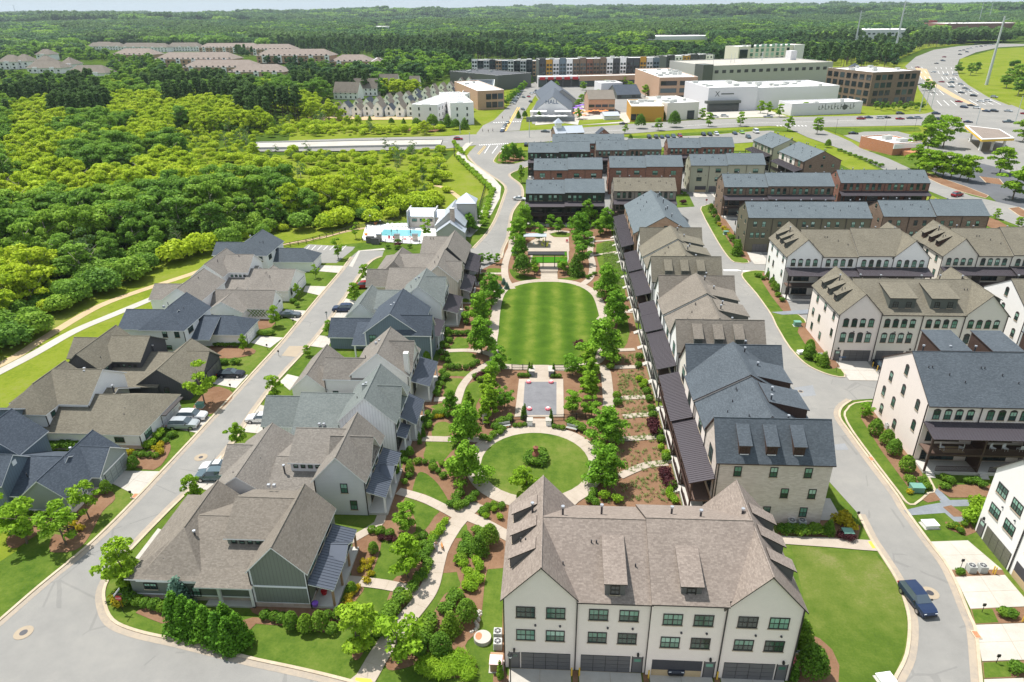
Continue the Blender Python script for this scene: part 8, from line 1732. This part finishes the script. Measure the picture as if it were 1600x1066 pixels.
for i, c in enumerate(cand):
    k, h_ = choose(*c)
    if cnt.get(k, 0) < (230 if k in ('forest','edge') else 130) and i < 1500: cnt[k] = cnt.get(k, 0)+1; plant(k, (c[0], c[1]), h_, LBL[k][0], LBL[k][1], g_.uniform(.9,1.25), z=-.3)
    else: rest.append((c[0], c[1], -.3, k, h_/TREES[k][0][2]))
for _ in range(26000):
    x, y = g_.uniform(-260, -40), g_.uniform(60, 420)
    px, py = project(x, y)
    if px < -60 or px > 720 or py < 150 or keep(x, y) or marsh(px, py) or not free(x, y, 3.1): continue
    if edge_dist(x, y) < 3: continue
    rest.append((x, y, -.3, 'edge' if g_.random() < .6 else 'edge_y', g_.uniform(.35,.8)))
print('individual trees', cnt, 'rest', len(rest))
# ring 2 and 3
def ring(n, r0, r1, dmin, a0, a1, keys, sc):
    out = 0
    for _ in range(n):
        a = g_.uniform(a0, a1); r = math.sqrt(g_.uniform(r0*r0, r1*r1)); x, y = r*math.sin(a), r*math.cos(a)
        if -430 < x < 60 and y < 620: continue
        if forb(x, y) or not free(x, y, dmin): continue
        nn = math.sin(x*.006+.5)*math.cos(y*.005)+.5*math.sin(x*.017+y*.013)
        k = keys(nn, g_.random()); q = .62 if (x < -200 and 560 < y < 1150 and (x+430)**2+(y-860)**2 < 330**2) or x > 60 and y < 620 else 1; rest.append((x, y, hills(x, y)-.5, k, g_.uniform(.72,1.25)*sc*q)); out += 1
    return out
for s_ in range(3):
    proto('mid', 'round', 16, 6.0, 'l_far', 700, 1.7, 200+s_, 'bark_pale', 4); proto('midy', 'round', 14, 6.0, 'l_forest', 700, 1.7, 210+s_); proto('midp', 'pine', 21, 4.5, 'l_pine', 500, 1.5, 220+s_, 'bark', 4)
    g2 = random.Random(s_); C = [(g2.uniform(-20,20), g2.uniform(-20,20), g2.uniform(7,13), 7.5, 6) for _ in range(26)]
    TREES.setdefault('patch', []).append((leaf_mesh('crown', M['l_far'], C, 1500, 4.2, 230+s_), None, 16))
    C = [(g2.uniform(-20,20), g2.uniform(-20,20), g2.uniform(9,16), 6, 6) for _ in range(26)]
    TREES.setdefault('patchp', []).append((leaf_mesh('crown', M['l_pine'], C, 1500, 4.0, 240+s_), None, 20))
for s_ in range(2):
    g2 = random.Random(50+s_); C = [(g2.uniform(-20,20), g2.uniform(-20,20), g2.uniform(6,12), 7, 5.5) for _ in range(24)]; TREES.setdefault('patchy', []).append((leaf_mesh('crown', M['l_forest'], C, 1500, 4.0, 260+s_), None, 15))
km = lambda n, r: 'midp' if n < -.25 and r < .8 else ('midy' if n > .35 and r < .8 else 'mid')
print(ring(60000, 300, 1500, 10.5, -.82, .80, km, 1.0))
kp = lambda n, r: 'patchp' if n < -.1 and r < .7 else ('patchy' if r > .62 else 'patch')
print(ring(36000, 1500, 3600, 21, -.80, .80, kp, 1.0)); print(ring(24000, 3600, 9500, 50, -.78, .78, kp, 1.9))
# individual conspicuous trees right of the highway and by the office
for i, (px, py, h_) in enumerate([(1497,115,12),(1516,118,12),(1525,115,11),(1572,138,15),(1590,132,17),(1580,120,15),(1600,148,16),(1590,150,14),(1597,222,12),(1445,142,10),(1452,145,9)]):
    plant('forest', site(px, py), h_, 'dark round tree on the verge right of the highway', 'verge trees by the highway', 1.15)
for i in range(7): plant('pine', site(1366+i*5.2, 92-(i%2)), 17, 'pine in the small grove beside the highway bend', 'pine grove at the highway bend', 1.1)
plant('holly', site(1450,203), 8, 'dark oval tree in front of the waiting cars', None, 1.15)
for i in range(9): plant('forest', site(1368+i*9, 171+(i%2)*2), 5.5, 'small dark tree in front of the dark office', 'trees in front of the dark office')
for i in range(8): plant('round', site(1297+i*6.2, 128+i*4.6), 6, 'tree in the row left of the dark office', 'tree row left of the dark office')
for i in range(10): plant('round', site(792+i*4.6, 165-i*4.4), 7, 'tree along the street of shops', 'trees along the street of shops')
for px, py, h_ in [(909,160,7),(905,166,6),(917,156,7),(936,152,7),(945,152,6),(952,140,7),(984,140,8),(1008,148,9),(1012,142,8),(911,138,7),(944,133,6),(975,131,8),(1018,130,9),(868,135,6)]: plant('light', site(px, py+3), h_, 'tree between the shops and restaurants', 'trees between the shops', 1.3)
for px, py, h_ in [(612,192,4),(631,190,3),(651,198,6),(658,200,5),(676,198,8),(700,196,7),(712,200,6),(726,199,6),(690,200,5),(578,186,3)]: plant('holly', site(px, py+3), h_, 'small evergreen between the white estate and the bridge', 'evergreens by the bridge', 1.2)
sheet('estate_slope', [(560,190),(640,186),(742,196),(745,210),(700,212),(560,214)], M['rough_grass'], .02); sheet('estate_bed', [(628,196),(700,198),(680,207),(632,205)], M['mulch'], .04); sheet('estate_road', [(480,190),(480,184),(560,182),(645,183),(645,187),(560,188)], M['dirt'], .05)
for i, px in enumerate([603,615,628,640,652,664,676,688]): plant('edge_y', site(430+i*36, 254-(i%2)*3), 3.6, 'bright shrub in front of the bridge parapet', 'shrubs along the bridge', 1.1)
for i in range(14): plant('edge_y', site(430+i*20, 206-(i%3)), 4, 'bright shrub beyond the bridge', 'shrubs beyond the bridge', 1.3)

# remaining woodland: one mass, instanced by geometry nodes
lib = bpy.data.collections.new('woodland_kinds'); index = {}; k_ = 0
names = []
for key in sorted({r[3] for r in rest}):
    for v, (me, tm, h0) in enumerate(TREES[key]):
        o = bpy.data.objects.new('kind_%03d' % k_, me)
        if tm is not None:     # crown and trunk joined once
            b = bmesh.new(); b.from_mesh(me); nb = len(b.faces); b.from_mesh(tm)
            m2 = bpy.data.meshes.new('tree'); 
            for f in list(b.faces)[nb:] if False else []: pass
            b.faces.ensure_lookup_table()
            for i in range(nb, len(b.faces)): b.faces[i].material_index = 1
            b.to_mesh(m2); b.free(); m2.materials.append(me.materials[0]); m2.materials.append(tm.materials[0]); o.data = m2
        lib.objects.link(o); index[(key, v)] = k_; k_ += 1
me = bpy.data.meshes.new('woodland'); n = len(rest); me.vertices.add(n); me.vertices.foreach_set('co', [c for r in rest for c in r[:3]])
me.attributes.new('kind_index', 'INT', 'POINT'); me.attributes.new('size', 'FLOAT', 'POINT'); me.attributes.new('turn', 'FLOAT', 'POINT')
me.attributes['kind_index'].data.foreach_set('value', [index[(r[3], i % len(TREES[r[3]]))] for i, r in enumerate(rest)]); me.attributes['size'].data.foreach_set('value', [r[4] for r in rest]); me.attributes['turn'].data.foreach_set('value', [(i*2.399) % 6.283 for i in range(n)])
wo = link('woodland', me, kind='stuff'); md = wo.modifiers.new('trees', 'NODES'); gt = bpy.data.node_groups.new('woodland', 'GeometryNodeTree'); md.node_group = gt
gt.interface.new_socket('Geometry', in_out='INPUT', socket_type='NodeSocketGeometry'); gt.interface.new_socket('Geometry', in_out='OUTPUT', socket_type='NodeSocketGeometry')
N_ = gt.nodes; gi = N_.new('NodeGroupInput'); go = N_.new('NodeGroupOutput'); mp = N_.new('GeometryNodeMeshToPoints'); ip = N_.new('GeometryNodeInstanceOnPoints'); ci = N_.new('GeometryNodeCollectionInfo')
ci.inputs['Collection'].default_value = lib; ci.inputs['Separate Children'].default_value = True; ci.inputs['Reset Children'].default_value = True
def na(nm, ty): a = N_.new('GeometryNodeInputNamedAttribute'); a.data_type = ty; a.inputs['Name'].default_value = nm; return [s for s in a.outputs if s.name == 'Attribute' and s.enabled][0]
cb = N_.new('ShaderNodeCombineXYZ'); gt.links.new(na('turn', 'FLOAT'), cb.inputs['Z'])
gt.links.new(gi.outputs[0], mp.inputs[0]); gt.links.new(mp.outputs[0], ip.inputs['Points']); gt.links.new(ci.outputs[0], ip.inputs['Instance']); ip.inputs['Pick Instance'].default_value = True
gt.links.new(na('kind_index', 'INT'), ip.inputs['Instance Index']); gt.links.new(cb.outputs[0], ip.inputs['Rotation']); gt.links.new(na('size', 'FLOAT'), ip.inputs['Scale']); gt.links.new(ip.outputs[0], go.inputs[0])

# haze: one closed box of thin air round the whole place
HZ = True
if HZ:
    mh = bpy.data.materials.new('haze'); mh.use_nodes = True; tn = mh.node_tree; tn.nodes.clear(); vo = tn.nodes.new('ShaderNodeVolumePrincipled'); oo = tn.nodes.new('ShaderNodeOutputMaterial')
    vo.inputs['Color'].default_value = (.74,.87,1,1); vo.inputs['Density'].default_value = (5e-5); vo.inputs['Anisotropy'].default_value = .2; tn.links.new(vo.outputs[0], oo.inputs['Volume'])
    mb = MB(); mb.box(-12500, 12500, -12500, 12500, -5, 215, mh); mb.obj('haze', None, kind='stuff')
